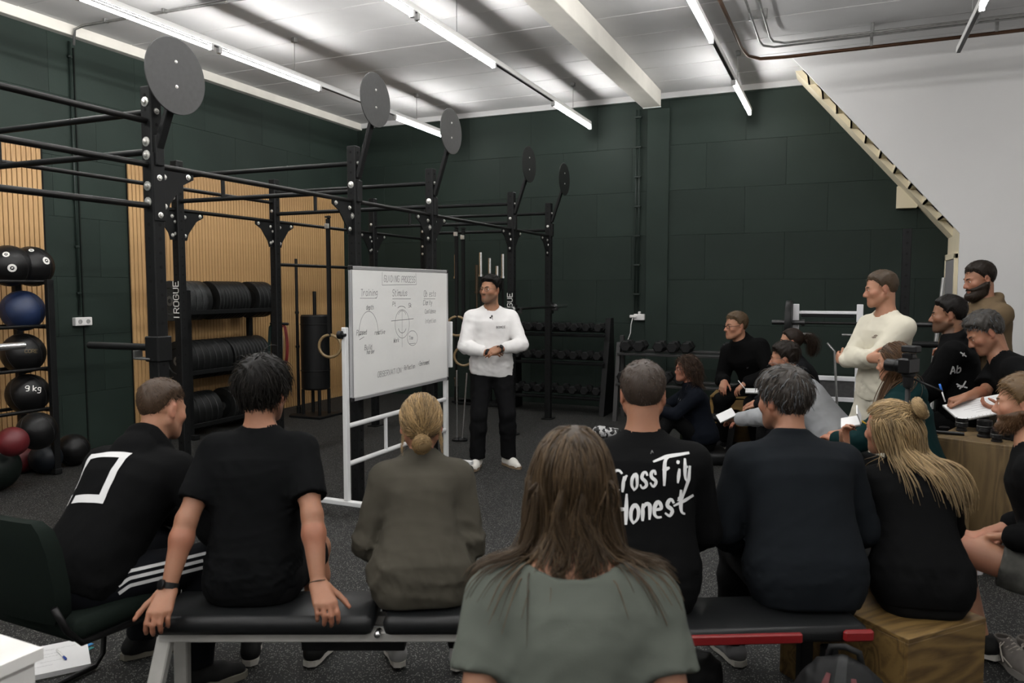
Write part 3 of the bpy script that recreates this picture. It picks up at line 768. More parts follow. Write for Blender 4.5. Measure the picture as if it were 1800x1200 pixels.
# ---------------------------------------------------------------- stroke lettering (x 0..4, y 0..6)
GL = {'A': '00 26 40;12 32', 'B': '00 06 36 35 34 33 03;33 42 41 30 00', 'C': '45 36 16 05 01 10 30 41', 'D': '00 06 26 44 42 20 00', 'E': '40 00 06 46;03 33', 'F': '00 06 46;03 33', 'G': '45 36 16 05 01 10 30 41 43 23',
      'H': '00 06;40 46;03 43', 'I': '20 26', 'J': '36 31 20 10 01', 'K': '00 06;46 03 40', 'L': '06 00 40', 'M': '00 06 23 46 40', 'N': '00 06 40 46', 'O': '10 01 05 16 36 45 41 30 10', 'P': '00 06 36 45 44 33 03',
      'Q': '10 01 05 16 36 45 41 30 10;22 40', 'R': '00 06 36 45 44 33 03;23 40', 'S': '45 36 16 05 04 13 33 42 41 30 10 01', 'T': '20 26;06 46', 'U': '06 01 10 30 41 46', 'V': '06 20 46', 'W': '06 10 24 30 46', 'X': '00 46;06 40', 'Y': '06 23 46;23 20', 'Z': '06 46 00 40',
      'a': '34 14 03 01 10 20 31;34 31 40', 'b': '06 00 20 31 33 24 03', 'c': '33 24 14 03 01 10 20 31', 'd': '36 30 10 01 03 14 34', 'e': '02 32 33 24 14 03 01 10 30', 'f': '35 26 15 10;04 24', 'g': '34 14 03 02 11 31;34 3a 2b 0b', 'h': '06 00;03 14 24 33 30', 'i': '14 10;16 15',
      'k': '06 00;34 02 30', 'l': '16 10 20', 'm': '00 04;03 14 23 20;23 34 43 40', 'n': '00 04;03 14 24 33 30', 'o': '10 01 03 14 24 33 31 20 10', 'p': '04 0b;03 14 24 33 31 20 10 01', 'r': '00 04;02 14 24', 's': '33 24 14 03 12 22 31 20 10 01', 't': '16 11 20 30;04 24', 'u': '04 01 10 20 31;34 30',
      'v': '04 10 24', 'x': '00 34;04 30', 'y': '04 11;34 1b 0b', '9': '32 44 45 36 16 05 04 13 33 44 41 30 10', '-': '13 33', '=': '12 32;14 34', '.': '10 11', ' ': '', "'": '16 15'}
def letters(txt, x0, y0, h, adv=None, slant=.0, jit=0.0, seed=0, wide=1.0):
    r = np.random.default_rng(seed); u = h / 6; out = []; x = x0
    for ch in txt:
        for st in GL.get(ch, '').split(';'):
            pts = []
            for t in st.split():
                cx = int(t[0]); cy = {'a': -1, 'b': -2}.get(t[1]); cy = int(t[1]) if cy is None else cy
                pts.append((x + (cx * wide + slant * cy) * u + r.normal() * jit * u, y0 + cy * u + r.normal() * jit * u))
            if len(pts) > 1: out.append(pts)
        x += (adv or (5.4 if ch.isupper() else 4.6)) * u * wide if ch not in " il'" else (3.2 * u * wide)
    return out
# ---------------------------------------------------------------- the room
XW, YW, ZC = -7.2, 10.4, 4.30
def struct(name, mb, mat, parent=None, **k):
    o = mb.build(name, mat, parent, **k)
    if parent is None: o['kind'] = 'structure'
    return o
def piece_mesh(name, d, mat, bev=.0):
    mb = MB().box((0, 0, 0), d, bev=bev); me = bpy.data.meshes.new(name); me.from_pydata(mb.v, [], mb.f); me.materials.append(mat); me.update(); return me
def put(name, me, loc, parent, rot=None):
    o = bpy.data.objects.new(name, me); o.location = loc
    if rot is not None: o.rotation_euler = rot
    return link(o, parent)
GREEN = pbr('dark_green_paint', (.036, .058, .047), .62, spec=.35, noise=(1.3, .12), bump=(60, .18, .003), var=.07, coord='Object')
GREENJ = pbr('green_joint', (.030, .049, .040), .8)
WHITEC = pbr('white_ceiling', (.535, .535, .535), .8, noise=(2.5, .04), var=.025)
CREAM = pbr('cream_paint', (.60, .54, .40), .6, noise=(3, .05))
WHITEW = pbr('white_wall', (.60, .595, .59), .75, noise=(1.2, .02))
STEELW = pbr('beam_paint', (.58, .56, .51), .5, noise=(4, .06))
# floor: black rubber with grey flecks
m = bpy.data.materials.new('rubber_floor'); m.use_nodes = True; N, L = nodes_of(m); b = N['Principled BSDF']; b.inputs['Roughness'].default_value = .72; b.inputs['Specular IOR Level'].default_value = .32
tc = N.new('ShaderNodeTexCoord'); vo = N.new('ShaderNodeTexVoronoi'); vo.inputs['Scale'].default_value = 150; L.new(tc.outputs['Object'], vo.inputs['Vector'])
wn = N.new('ShaderNodeTexWhiteNoise'); L.new(vo.outputs['Position'], wn.inputs['Vector'])
gt = N.new('ShaderNodeMath'); gt.operation = 'GREATER_THAN'; gt.inputs[1].default_value = .68; L.new(wn.outputs['Value'], gt.inputs[0])
lt = N.new('ShaderNodeMath'); lt.operation = 'LESS_THAN'; lt.inputs[1].default_value = .42; L.new(vo.outputs['Distance'], lt.inputs[0])
mu = N.new('ShaderNodeMath'); mu.operation = 'MULTIPLY'; L.new(gt.outputs[0], mu.inputs[0]); L.new(lt.outputs[0], mu.inputs[1])
nz = N.new('ShaderNodeTexNoise'); nz.inputs['Scale'].default_value = 1.1; nz.inputs['Detail'].default_value = 6; L.new(tc.outputs['Object'], nz.inputs['Vector'])
mx = N.new('ShaderNodeMix'); mx.data_type = 'RGBA'; mx.inputs[6].default_value = (.006, .0063, .006, 1); mx.inputs[7].default_value = (.15, .15, .14, 1); L.new(mu.outputs[0], mx.inputs[0])
mr = N.new('ShaderNodeMapRange'); mr.inputs['To Min'].default_value = .75; mr.inputs['To Max'].default_value = 1.25; L.new(nz.outputs['Fac'], mr.inputs['Value'])
m2 = N.new('ShaderNodeMix'); m2.data_type = 'RGBA'; m2.blend_type = 'MULTIPLY'; m2.inputs[0].default_value = 1; L.new(mx.outputs[2], m2.inputs[6]); L.new(mr.outputs[0], m2.inputs[7]); L.new(m2.outputs[2], b.inputs['Base Color'])
bp = N.new('ShaderNodeBump'); bp.inputs['Strength'].default_value = .35; bp.inputs['Distance'].default_value = .002; L.new(vo.outputs['Distance'], bp.inputs['Height']); L.new(bp.outputs[0], b.inputs['Normal'])
RUBBER = m
struct('floor', MB().box(((XW + 5) / 2, 3.2, -.05), (12.4, 14.8, .1)), RUBBER)
# ceiling: white slabs running across the room, each its own piece
cl = struct('ceiling', MB().box(((XW + 5) / 2, 3.2, ZC + .07), (12.4, 14.8, .1)), pbr('slab_joint', (.42, .42, .42), .9))
me = piece_mesh('ceiling_slab', (12.2, .607, .05), WHITEC, .006)
for i in range(24): put('ceiling_slab', me, ((XW + 5) / 2, YW - .305 - i * .615, ZC + .02 + .0015 * ((i * 7) % 3)), cl)
# walls of large painted blocks
def block_wall(name, u0, u1, z1, fixed, axis, sk, skip=None):
    w = struct(name, MB().box(((u0 + u1) / 2, fixed[1], z1 / 2) if axis == 0 else (fixed[1], (u0 + u1) / 2, z1 / 2), (u1 - u0, .16, z1) if axis == 0 else (.16, u1 - u0, z1)), GREENJ)
    bw, bh = 1.0, .6; me = piece_mesh('block', (bw - .0016, .05, bh - .0016) if axis == 0 else (.05, bw - .0016, bh - .0016), GREEN, .0015)
    half = piece_mesh('block', (bw / 2 - .0025, .05, bh - .0025) if axis == 0 else (.05, bw / 2 - .0025, bh - .0025), GREEN, .0015)
    k = 0
    for r in range(int(math.ceil(z1 / bh))):
        z = r * bh + bh / 2; u = u0 - (r % 2) * bw / 2
        while u < u1 - .02:
            a, e = max(u, u0), min(u + bw, u1)
            if e - a > .1:
                zz = min(z + bh / 2, z1) - (z - bh / 2)
                mm = me if (e - a > .99 and zz > bh - .01) else half if (abs(e - a - .5) < .01 and zz > bh - .01) else piece_mesh('block', ((e - a) - .0025, .05, zz - .0025) if axis == 0 else (.05, (e - a) - .0025, zz - .0025), GREEN, .0015)
                c = (a + e) / 2; pr = .0005 * ((k * 5) % 4 - 1.5); k += 1
                put('block', mm, (c, fixed[0] + pr, z - bh / 2 + zz / 2) if axis == 0 else (fixed[0] + pr, c, z - bh / 2 + zz / 2), w)
            u += bw
    return w
block_wall('wall_back', XW, 5.0, 4.22, (YW + .025, YW + .11), 0, 0)
block_wall('wall_left', 3.2, YW, 4.20, (XW - .025, XW - .11), 1, 0)
struct('wall_left_near', MB().box((XW - .06, -.5, 2.1), (.12, 7.4, 4.2)), GREEN)
struct('wall_right', MB().box((5.05, 3.2, 2.15), (.1, 14.8, 4.3)), WHITEW)
struct('wall_front', MB().box((-1.1, -4.15, 2.15), (12.4, .1, 4.3)), WHITEW)
struct('trim_1', MB().box((XW + .045, 3.2, 4.25), (.09, 14.6, .11), bev=.004), STEELW)            # pale edge beam over the slatted wall
struct('trim_2', MB().box((-1.1, YW - .01, 4.262), (12.2, .03, .08)), WHITEC)
bm_ = struct('trim_3', MB().box((-2.395, 3.1, 4.185), (.25, 14.2, .21), bev=.006), STEELW)          # ceiling beam
MB().box((-2.395, 10.22, 4.083), (.24, .02, .012)).build('end_plate', pbr('bright_plate', (.8, .79, .75), .5), bm_)
# pilaster cover strips under the beam and the expansion joint on the slatted wall
struct('trim_4', MB().box((-2.34, YW - .012, 2.05), (.30, .03, 4.1), bev=.004), GREEN)
struct('trim_5', MB().box((XW + .006, PX(140, 400, XW)[1], 2.05), (.02, .012, 4.1)), pbr('dark_joint', (.012, .018, .015), .9))

# stair enclosure: white side wall with a raked edge, cream soffit with step undersides behind it
Y0, Y1 = 9.40, YW; xb, zb, xt = 1.13, 2.27, -.60
zt = ZC; k_ = (zt - zb) / (xb - xt)
poly = [(xb, 0), (5.0, 0), (5.0, zt), (xt, zt), (xb, zb)]
Rw = np.array([[1, 0, 0], [0, 0, -1], [0, 1, 0.]])
stair = struct('wall_stair', MB().prism(poly, .035, (0, Y0 + .035, 0), Rw), WHITEW)
ux = V(xt - xb, 0, zt - zb); ul = np.linalg.norm(ux); ux = ux / ul; nx = V(ux[2], 0, -ux[0]) * 1.0  # down-left normal
if nx[2] > 0: nx = -nx
sof = MB()
def slab(y0, y1, d0, d1):
    a = V(xb, 0, zb); v = []
    for y in (y0, y1):
        for t, d in ((0, d0), (ul * 1.02, d0), (ul * 1.02, d1), (0, d1)):
            p = a + ux * t - nx * d; v.append((p[0], y, p[2]))
    sof.add(v, [(0, 1, 2, 3), (7, 6, 5, 4), (0, 4, 5, 1), (1, 5, 6, 2), (2, 6, 7, 3), (3, 7, 4, 0)])
slab(Y0 + .58, Y1 - .001, .0, .06)
sof.build('soffit', CREAM, stair)
nst = 11; dt = ul / nst
for i in range(nst):
    a = V(xb, 0, zb) + ux * (i * dt); bb = V(xb, 0, zb) + ux * ((i + 1) * dt)
    tri = [(a[0], a[2]), (bb[0], bb[2]), (a[0] + .0, bb[2])]
    mb = MB(); mb.prism([(a[0], bb[2]), (a[0] + .02, bb[2]), (a[0] + .02, a[2] - .0), (a[0], a[2])], Y1 - Y0 - .04, (0, Y1, 0), Rw)
    mb.prism([(bb[0], bb[2]), (a[0] + .02, bb[2]), (a[0] + .02, bb[2] + .02), (bb[0], bb[2] + .02)], Y1 - Y0 - .04, (0, Y1, 0), Rw)
    mb.build('step', CREAM, stair)
MB().prism([(.565, 2.64), (.78, 2.64), (.80, 2.68), (.60, 2.90), (.565, 2.90)], .10, (0, Y1, 0), Rw).build('bracket', CREAM, stair)
struct('wall_stair_end', MB().box((xb + .045, (Y0 + Y1) / 2 + .02, 1.135), (.09, Y1 - Y0 - .05, 2.27)), CREAM)
dr = struct('door_1', MB().box((xb - .012, 9.92, 1.0), (.03, .74, 2.0), bev=.003), pbr('grey_door', (.42, .41, .42), .5))
MB().box((xb - .012, 9.515, 1.03), (.04, .07, 2.06), bev=.004).box((xb - .012, 10.33, 1.03), (.04, .07, 2.06), bev=.004).box((xb - .012, 9.92, 2.04), (.04, .88, .07), bev=.004).build('door_frame', CREAM, dr)
MB().tube([(xb - .03, 10.2, 1.05), (xb - .07, 10.2, 1.05), (xb - .07, 10.09, 1.05)], .009, 8).build('door_handle', pbr('satin', (.5, .5, .5), .3, metal=1), dr, smooth=True)

# ---------------------------------------------------------------- slatted timber panels
SLAT = [wood('slat_oak', (.34, .19, .075), (.55, .335, .145), 2, .8, .55, plain=True, wk=.9)]
BACKF = pbr('black_felt', (.012, .010, .008), .95)
def slat_panel(y0, y1, label):
    p = empty('slatted_wall_panel', (XW, y0, 0), 0, label, 'wall panel')
    MB().box((.012, (y1 - y0) / 2, 1.515), (.012, y1 - y0, 3.03)).build('backing', BACKF, p)
    me = piece_mesh('slat', (.018, .041, 3.03), SLAT[0], .002); n = int((y1 - y0) / .049)
    for i in range(n): put('slat', me, (.027, .025 + i * .049, 1.515), p)
slat_panel(3.3, 5.09, 'vertical oak slat wall panel behind the ball shelves')
slat_panel(6.04, 9.99, 'wide vertical oak slat wall panel behind the weight plate rack')

# ---------------------------------------------------------------- electrics and pipes
PIPEG = pbr('green_pipe', (.03, .048, .04), .45, spec=.5)
GALV = pbr('galvanised', (.42, .42, .41), .38, metal=.75, noise=(20, .15))
COPP = pbr('copper_pipe', (.17, .085, .045), .42, metal=.6, noise=(9, .2))
WPL = pbr('white_plastic', (.62, .61, .60), .4)
y = PX(124, 200, XW)[1]
c = empty('wall_conduit', (XW, y, 0), 0, 'dark green cable conduit between the two slatted panels', 'conduit')
z0 = PX(137, 558, XW)[2]
MB().tube([(.02, 0, z0 + .02), (.02, 0, 4.15)], .011, 8).build('pipe', PIPEG, c, smooth=True)
for z in np.linspace(z0 + .25, 4.0, 6): MB().box((.018, 0, z), (.036, .04, .025), bev=.004).build('clip', PIPEG, c)
s_ = empty('wall_socket', (XW, y + .02, z0 - .04), 0, 'white double socket box at the foot of the conduit beside the slats', 'socket')
MB().box((.028, 0, 0), (.056, .19, .085), bev=.006).build('casing', WPL, s_)
for k in (-1, 1): MB().lathe([(.022, 0), (.022, .004), (.015, .004), (.013, -.004), (0, -.004)], (.057, k * .045, 0), 16, frame((1, 0, 0))).build('outlet', pbr('socket_grey', (.45, .45, .44), .5), s_)
c = empty('back_wall_conduit', (PY(1125, 300, YW)[0], YW, 0), 0, 'dark green twin conduit running up the wall under the ceiling beam', 'conduit')
zs = PY(1125, 555, YW)[2]
for dx, r in ((0, .013), (-.045, .009)): MB().tube([(dx, -.04, zs), (dx, -.04, 4.1)], r, 8).build('pipe', PIPEG, c, smooth=True)
for z in np.linspace(zs + .3, 4.0, 7): MB().box((-.02, -.035, z), (.09, .05, .025), bev=.004).build('clip', PIPEG, c)
s_ = empty('back_wall_socket', (PY(1125, 557, YW)[0], YW, PY(1125, 557, YW)[2]), 0, 'white socket with a plug and cable low on the back wall', 'socket')
MB().box((0, -.035, 0), (.15, .06, .085), bev=.006).build('casing', WPL, s_)
MB().box((-.075, -.075, .01), (.10, .045, .04), bev=.008).build('plug', WPL, s_)
MB().box((0, -.035, .058), (.03, .05, .04), bev=.006).build('gland', WPL, s_)
MB().tube([(-.08, -.09, -.01), (-.1, -.1, -.1), (-.11, -.09, -.22), (-.15, -.09, -.33), (-.2, -.12, -.42)], .006, 8).build('cable', WPL, s_, smooth=True)

# pipes under the ceiling
c = empty('copper_heating_pipe', (0, 0, 0), 0, 'brown copper pipe turning under the ceiling above the white wall', 'pipe')
pA = PZ(1265, 0, 4.14); pB = PZ(1300, 78, 4.14); pC = PZ(1318, 112, 4.14); pD = PZ(1345, 111, 4.14); pE = PZ(1800, 61, 4.14)
def xy(p, z): return V(p[0], p[1], z)
MB().tube([(pB[0] - .03, 3.0, 4.15), (pB[0] - .015, 6.6, 4.15), (pB[0], 8.3, 4.15), (pB[0] + .03, 8.62, 4.15), (pB[0] + .14, 8.78, 4.15), (pB[0] + .4, 8.82, 4.15), (4.9, 8.82, 4.15)], .018, 10).build('pipe', COPP, c, smooth=True)
for x in (.2, 1.3, 2.4): MB().box((x, 8.82, 4.22), (.03, .03, .15), bev=.004).build('bracket', GALV, c)
c = empty('steel_conduit', (0, 0, 0), 0, 'pair of grey steel conduits bending along the ceiling above the stair wall', 'pipe')
for k in (0, 1):
    x0 = pB[0] + .17 + k * .11; yb = 8.62 - k * .1
    MB().tube([(x0, 3.0, 4.21), (x0, yb - .25, 4.21), (x0 + .02, yb - .1, 4.21), (x0 + .12, yb, 4.21), (x0 + .3, yb, 4.21), (4.9, yb, 4.21)], .012, 8).build('pipe', GALV, c, smooth=True)
for x in (.2, 1.1, 2.0, 3.0): MB().box((x, 8.57, 4.25), (.03, .16, .1), bev=.004).build('clip', GALV, c)
for yk in (5.2, 6.6, 7.7): MB().box((pB[0] + .22, yk, 4.255), (.17, .04, .09), bev=.004).build('clip', GALV, c)
c = empty('ceiling_conduit', (0, 0, 0), 0, 'grey conduit crossing the ceiling from the slatted wall over the tube lights', 'pipe')
pa = PZ(140, 48, 4.26); pb = PZ(450, 0, 4.26)
MB().tube([(XW + .1, pa[1], 4.1), (XW + .12, pa[1], 4.25), (XW + .25, pa[1], 4.27), (-4.0, pb[1] + .0, 4.27)], .014, 8).build('pipe', GALV, c, smooth=True)
for t in (.1, .35, .6, .85): q = V(XW + .25, pa[1], 4.28) * (1 - t) + V(-4.0, pb[1], 4.28) * t; MB().box(q, (.03, .05, .04), bev=.004).build('clip', GALV, c)

# ---------------------------------------------------------------- tube lights
TUBE = emit('tube_glow', TUBE_COLOR, TUBE_STRENGTH)
TRK = pbr('light_track', (.62, .62, .61), .5); CAPM = pbr('lamp_cap', (.5, .5, .5), .4)
TRKG = pbr('track_underside', (.16, .16, .16), .6)
def light_line(x, tubes, yend, label, hang):
    t = empty('tube_light', (x, 0, 3.86), 0, label, 'ceiling light')
    y0 = -3.8
    MB().box((0, (y0 + yend) / 2, .065), (.042, yend - y0, .05), bev=.004).build('track', TRK, t)
    MB().box((0, (y0 + yend) / 2, .037), (.03, yend - y0, .008)).build('track_slot', TRKG, t)
    for a, b in tubes:
        m = MB(); m.tube([(0, a, 0), (0, b, 0)], .0135, 12); m.build('tube', TUBE, t, smooth=False)
        for e, s in ((a, -1), (b, 1)): MB().box((0, e + s * .02, .012), (.044, .04, .06), bev=.006).build('end_cap', CAPM, t)
    for yh in hang:
        MB().tube([(0, yh, .085), (0, yh, ZC - 3.86 - .005)], .004, 6).build('hanger', GALV, t)
        MB().box((0, yh, ZC - 3.86 - .03), (.05, .05, .05), bev=.006).build('hook', GALV, t)
bk = [(-3.6, -2.17), (-2.05, -.62), (-.48, .95), (1.07, 2.5)]
light_line(-5.34, bk + [(2.62, 4.03), (4.13, 5.42), (5.56, 6.99), (8.57, 9.9)], 10.0, 'suspended tube light line nearest the slatted timber wall', (1.0, 4.0, 6.6, 9.1))
light_line(-3.22, bk + [(2.62, 4.02), (4.10, 5.41), (5.53, 6.97), (8.69, 10.1)], 10.12, 'suspended tube light line over the rig, between the slatted wall and the beam', (1.0, 4.2, 6.2, 9.4))
light_line(-1.13, bk + [(2.62, 4.02), (4.12, 5.5), (5.62, 7.04), (8.58, 10.1)], 10.18, 'suspended tube light line on the stair side of the ceiling beam', (1.0, 4.2, 6.2, 8.9))
light_line(.94, bk + [(2.62, 4.02), (4.12, 5.5), (5.66, 7.08)], 8.42, 'suspended tube light line ending before the white stair wall', (1.0, 4.2, 7.6))
# ---------------------------------------------------------------- pull-up rig
BLK = pbr('black_powdercoat', (.014, .015, .0155), .5, spec=.32, bump=(300, .1, .001))
BLKR = pbr('worn_black_bar', (.02, .0195, .019), .38, metal=.3, noise=(6, .35))
HOLE = pbr('hole_dark', (.002, .002, .002), .9)
BOLT = pbr('zinc_bolt', (.62, .61, .58), .3, metal=.85)
PRINT = pbr('white_print', (.62, .61, .58), .7)
CHROME = pbr('chrome_sleeve', (.62, .62, .62), .22, metal=1.0)
RX1, RX2 = -3.45, -5.22; RY1 = [3.07, 4.93, 6.12, 7.96, 9.15]; RY2 = [3.07, 4.89, 6.10, 7.84, 9.06]; RH = 2.76
rig = empty('pull_up_rig', ((RX1 + RX2) / 2, 6.0, 0), 0, 'large black steel pull-up rig with two rows of drilled uprights', 'pull-up rig'); ro = V((RX1 + RX2) / 2, 6.0, 0)
up_me = MB().box((0, 0, RH / 2), (.076, .076, RH), bev=.006).box((0, 0, .005), (.13, .16, .01))
ume = bpy.data.meshes.new('upright'); ume.from_pydata(up_me.v, [], up_me.f); ume.materials.append(BLK); ume.update()
hm = MB()
for z in np.arange(.12, RH - .03, .0508 * 1.5):
    for a, R in (((0, -.0382, z), frame((0, -1, 0))), ((.0382, 0, z), frame((1, 0, 0)))):
        hm.lathe([(.0095, 0), (.0095, .0006), (0, .0006)], a, 10, R)
hme = bpy.data.meshes.new('holes'); hme.from_pydata(hm.v, [], hm.f); hme.materials.append(HOLE); hme.update()
bolt_me = MB().lathe([(.016, 0), (.017, .003), (.012, .004), (.011, .011), (.007, .013), (0, .013)], n=8)
bme = bpy.data.meshes.new('bolt'); bme.from_pydata(bolt_me.v, [], bolt_me.f); bme.materials.append(BOLT); bme.update()
big = MB().lathe([(.026, 0), (.026, .003), (.014, .004), (.013, .014), (0, .016)], n=10)
bgm = bpy.data.meshes.new('washer_bolt'); bgm.from_pydata(big.v, [], big.f); bgm.materials.append(BOLT); bgm.update()
def bolt(p, d, m=bme):
    o = bpy.data.objects.new(m.name.split('.')[0], m); link(o, rig); o.location = V(*p) - ro
    d = nrm(d); o.rotation_euler = (math.pi / 2, 0, 0) if d[1] < -.5 else (0, math.pi / 2, 0); return o
for X, Ys in ((RX1, RY1), (RX2, RY2)):
    for y in Ys:
        u = bpy.data.objects.new('upright', ume); link(u, rig); u.location = V(X, y, 0) - ro
        h = bpy.data.objects.new('holes', hme); link(h, u); h['kind'] = 'stuff'
def bar(a, b, r=.0165, name='pull_up_bar', mat=BLKR): return MB().tube([V(*a) - ro, V(*b) - ro], r, 12).build(name, mat, rig, smooth=True, angle=.8)
zA, zC, zD = PX(255, 212, RX1)[2], PX(255, 288, RX1)[2], PX(250, 360, RX1)[2]
bar((RX1, .6, zA), (RX1, RY1[0], zA)); bar((RX1, .6, zC), (RX1, RY1[0], zC)); bar((RX1, .6, zD), (RX1, RY1[0], zD))
for i in range(4): bar((RX1, RY1[i], zC), (RX1, RY1[i + 1], zC))
for i in range(4):
    bar((RX2, RY2[i], zC), (RX2, RY2[i + 1], zC))
    if i in (0, 1): bar((RX2, RY2[i], 2.53), (RX2, RY2[i + 1], 2.53))
bar((RX2, RY2[2], 1.92), (RX2, RY2[3], 1.92))
for i in range(5):
    a, b = V(RX2, RY2[i], 0), V(RX1, RY1[i], 0)
    for z in (2.63, 2.42): bar(a + V(0, 0, z), b + V(0, 0, z), .0185, 'crossmember', BLK)
    q = a + (b - a) * .28; bar(q + V(0, 0, 2.42), q + V(0, 0, 2.63), .017, 'strut', BLK)
    for z in (2.63, 2.42): bolt((RX1 + .038, RY1[i], z), (1, 0, 0)); bolt((RX2 + .038, RY2[i], z), (1, 0, 0))
    for z in (zC + .12, zC - .115): bolt((RX1 + .0, RY1[i] - .038, z), (0, -1, 0), bgm if i < 3 else bme)
    for z in (zC + .1, zC - .1, zC - .2): bolt((RX2 + .0, RY2[i] - .038, z), (0, -1, 0))
for z in (zA + .1, zA - .18, zD + .02): bolt((RX1, RY1[0] - .038, z), (0, -1, 0), bgm)
def gusset(X, y, s, z):
    c = [(0, 0), (s * .24, 0), (s * .24, -.03), (s * .16, -.07), (s * .07, -.18), (s * .05, -.24), (0, -.24)]
    if s < 0: c = c[::-1]
    R = np.array([[0, 0, 1], [1, 0, 0], [0, 1, 0.]])
    g = MB().prism(c, .008, V(X - .004, y + s * .038, z) - ro, R).build('gusset', BLK, rig)
    for q in ((s * .03, -.04), (s * .03, -.2), (s * .2, -.02)):
        bolt((X + .004, y + s * .038 + q[0], z + q[1]), (1, 0, 0))
for i, y in enumerate(RY1):
    if i in (0, 2, 3): gusset(RX1, y, 1, zC - .015)
    if i in (1, 2, 3, 4): gusset(RX1, y, -1, zC - .015)
for i, y in enumerate(RY2):
    if i in (1, 2, 3): gusset(RX2, y, 1, zC - .015); gusset(RX2, y, -1, zC - .015)
# plates on the front of the nearest upright
MB().box(V(RX1 + .042, RY1[0] + .0, zC - .12) - ro, (.008, .075, .36), bev=.002).build('splice_plate', BLK, rig)
for z in (zC + .03, zC - .07, zC - .27): bolt((RX1 + .046, RY1[0], z), (1, 0, 0))
# round throwing targets
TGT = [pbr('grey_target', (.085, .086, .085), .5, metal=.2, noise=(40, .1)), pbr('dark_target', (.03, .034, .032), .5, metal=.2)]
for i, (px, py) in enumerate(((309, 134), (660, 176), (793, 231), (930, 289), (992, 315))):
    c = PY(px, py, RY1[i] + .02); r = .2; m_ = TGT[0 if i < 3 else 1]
    a0 = V(RX1 + .04, RY1[i], 2.42 if i == 0 else 2.52); 
    arm = MB(); d = V(c[0] - .012, c[1], c[2] - .08) - a0
    R = frame(d, (0, 1, 0)); arm.box((a0 + d / 2) - ro, (.05, .03, np.linalg.norm(d)), R, .004); arm.box(V(RX1 + .045, RY1[i], 2.42) - ro, (.03, .055, .16), None, .004)
    ar = arm.build('target_arm', BLK, rig)
    dsk = MB().lathe([(0, -.004), (r - .002, -.004), (r, -.002), (r, .002), (r - .002, .004), (0, .004)], c - ro, 48, frame((1, 0, 0))).build('target_disc', m_, rig, angle=.6)
    for z in (-.055, .075): o = bpy.data.objects.new('bolt', bme); link(o, dsk); o.location = c + V(.004, 0, z) - ro; o.rotation_euler = (0, math.pi / 2, 0); o.scale = (.55,) * 3
# lettering on two uprights
def upright_text(X, y, z0, txt):
    b = MB(); h = .060
    for st in letters(txt, 0, 0, h, slant=0, adv=5.7):
        for p, q in zip(st[:-1], st[1:]):
            p, q = V(*p), V(*q); t = nrm(q - p); n_ = V(-t[1], t[0]) * .0042; p = p - t * .003; q = q + t * .003
            b.add([(-(w[1]) + X + h / 2, y - .0392, z0 + w[0]) - ro for w in (p + n_, p - n_, q - n_, q + n_)], [(0, 1, 2, 3)])
    b.build('lettering', PRINT, rig)
zt_ = PX(303, 562, RX2)[2]; upright_text(RX2 - .01, RY2[1], zt_, 'IROGUE'); zt_ = PX(897, 557, RX1)[2]; upright_text(RX1 - .005, RY1[3], zt_, 'ROGUE')
# safety arm and J-hook on the nearest upright
sp_z = PX(255, 613, RX1)[2]
sa = empty('spotter_arm', (RX1, RY1[0], sp_z), 0, 'black spotter arm hooked on the nearest rig upright', 'spotter arm')
MB().tube([(-.04, 0, 0), (-.52, -.02, .0)], .02, 12).build('arm', BLK, sa, smooth=True, angle=.8)
MB().box((0, 0, -.005), (.1, .1, .14), bev=.006).build('sleeve', BLK, sa)
MB().box((-.07, -.03, -.06), (.12, .06, .012), bev=.004).box((-.125, -.03, -.04), (.012, .06, .05), bev=.004).build('hook', pbr('hook_grey', (.2, .2, .19), .5, metal=.4), sa)

# ---------------------------------------------------------------- barbells
def barbell(name, a, d, L, label, mat=CHROME, cat='barbell', group=None, sleeve=.42, up=None, shaft=None):
    t = empty(name, a, 0, label, cat, group); d = nrm(d)
    MB().tube([d * 0, d * L], .0142, 12).build('shaft', shaft or BLKR, t, smooth=True, angle=.8)
    for s in (0, 1):
        e0 = d * (0 if s == 0 else L - sleeve); e1 = d * (sleeve if s == 0 else L)
        MB().tube([e0, e1], .025, 14).build('sleeve', mat, t, smooth=True, angle=.8)
        q = e1 if s == 0 else e0; MB().tube([q - d * .015, q + d * .015], .036, 14).build('collar', mat, t, smooth=True, angle=.8)
    return t
zb_ = PX(1000, 537, RX1 + .06)
barbell('barbell', (RX1 + .075, RY1[3] - .55, zb_[2]), (0, 1, 0), 2.2, 'steel barbell racked across the two farthest rig uprights', sleeve=.41)
for y in (RY1[3], RY1[4]):
    j = empty('j_hook', (RX1, y, zb_[2]), 0, 'black hook holding the racked barbell on the %s rig upright' % ('farthest' if y == RY1[4] else 'lettered'), 'hook')
    MB().box((.045, 0, -.02), (.014, .1, .14), bev=.003).build('plate', BLK, j); MB().box((.08, 0, -.04), (.07, .05, .02), bev=.004).box((.115, 0, -.02), (.012, .05, .06), bev=.004).build('cup', pbr('cup_liner', (.05, .05, .05), .6), j)
pb_ = PX(42, 607, RX2 + .075); barbell('barbell', pb_, (0, -1, 0), 2.2, 'barbell whose silver sleeve reaches in before the ball shelves', sleeve=.41)
j = empty('j_hook', (RX2, RY2[0], pb_[2]), 0, 'black hook holding the barbell beside the ball shelves', 'hook')
MB().box((.045, 0, -.02), (.014, .1, .14), bev=.003).build('plate', BLK, j); MB().box((.08, 0, -.04), (.07, .05, .02), bev=.004).box((.115, 0, -.02), (.012, .05, .06), bev=.004).build('cup', MATS['cup_liner'], j)
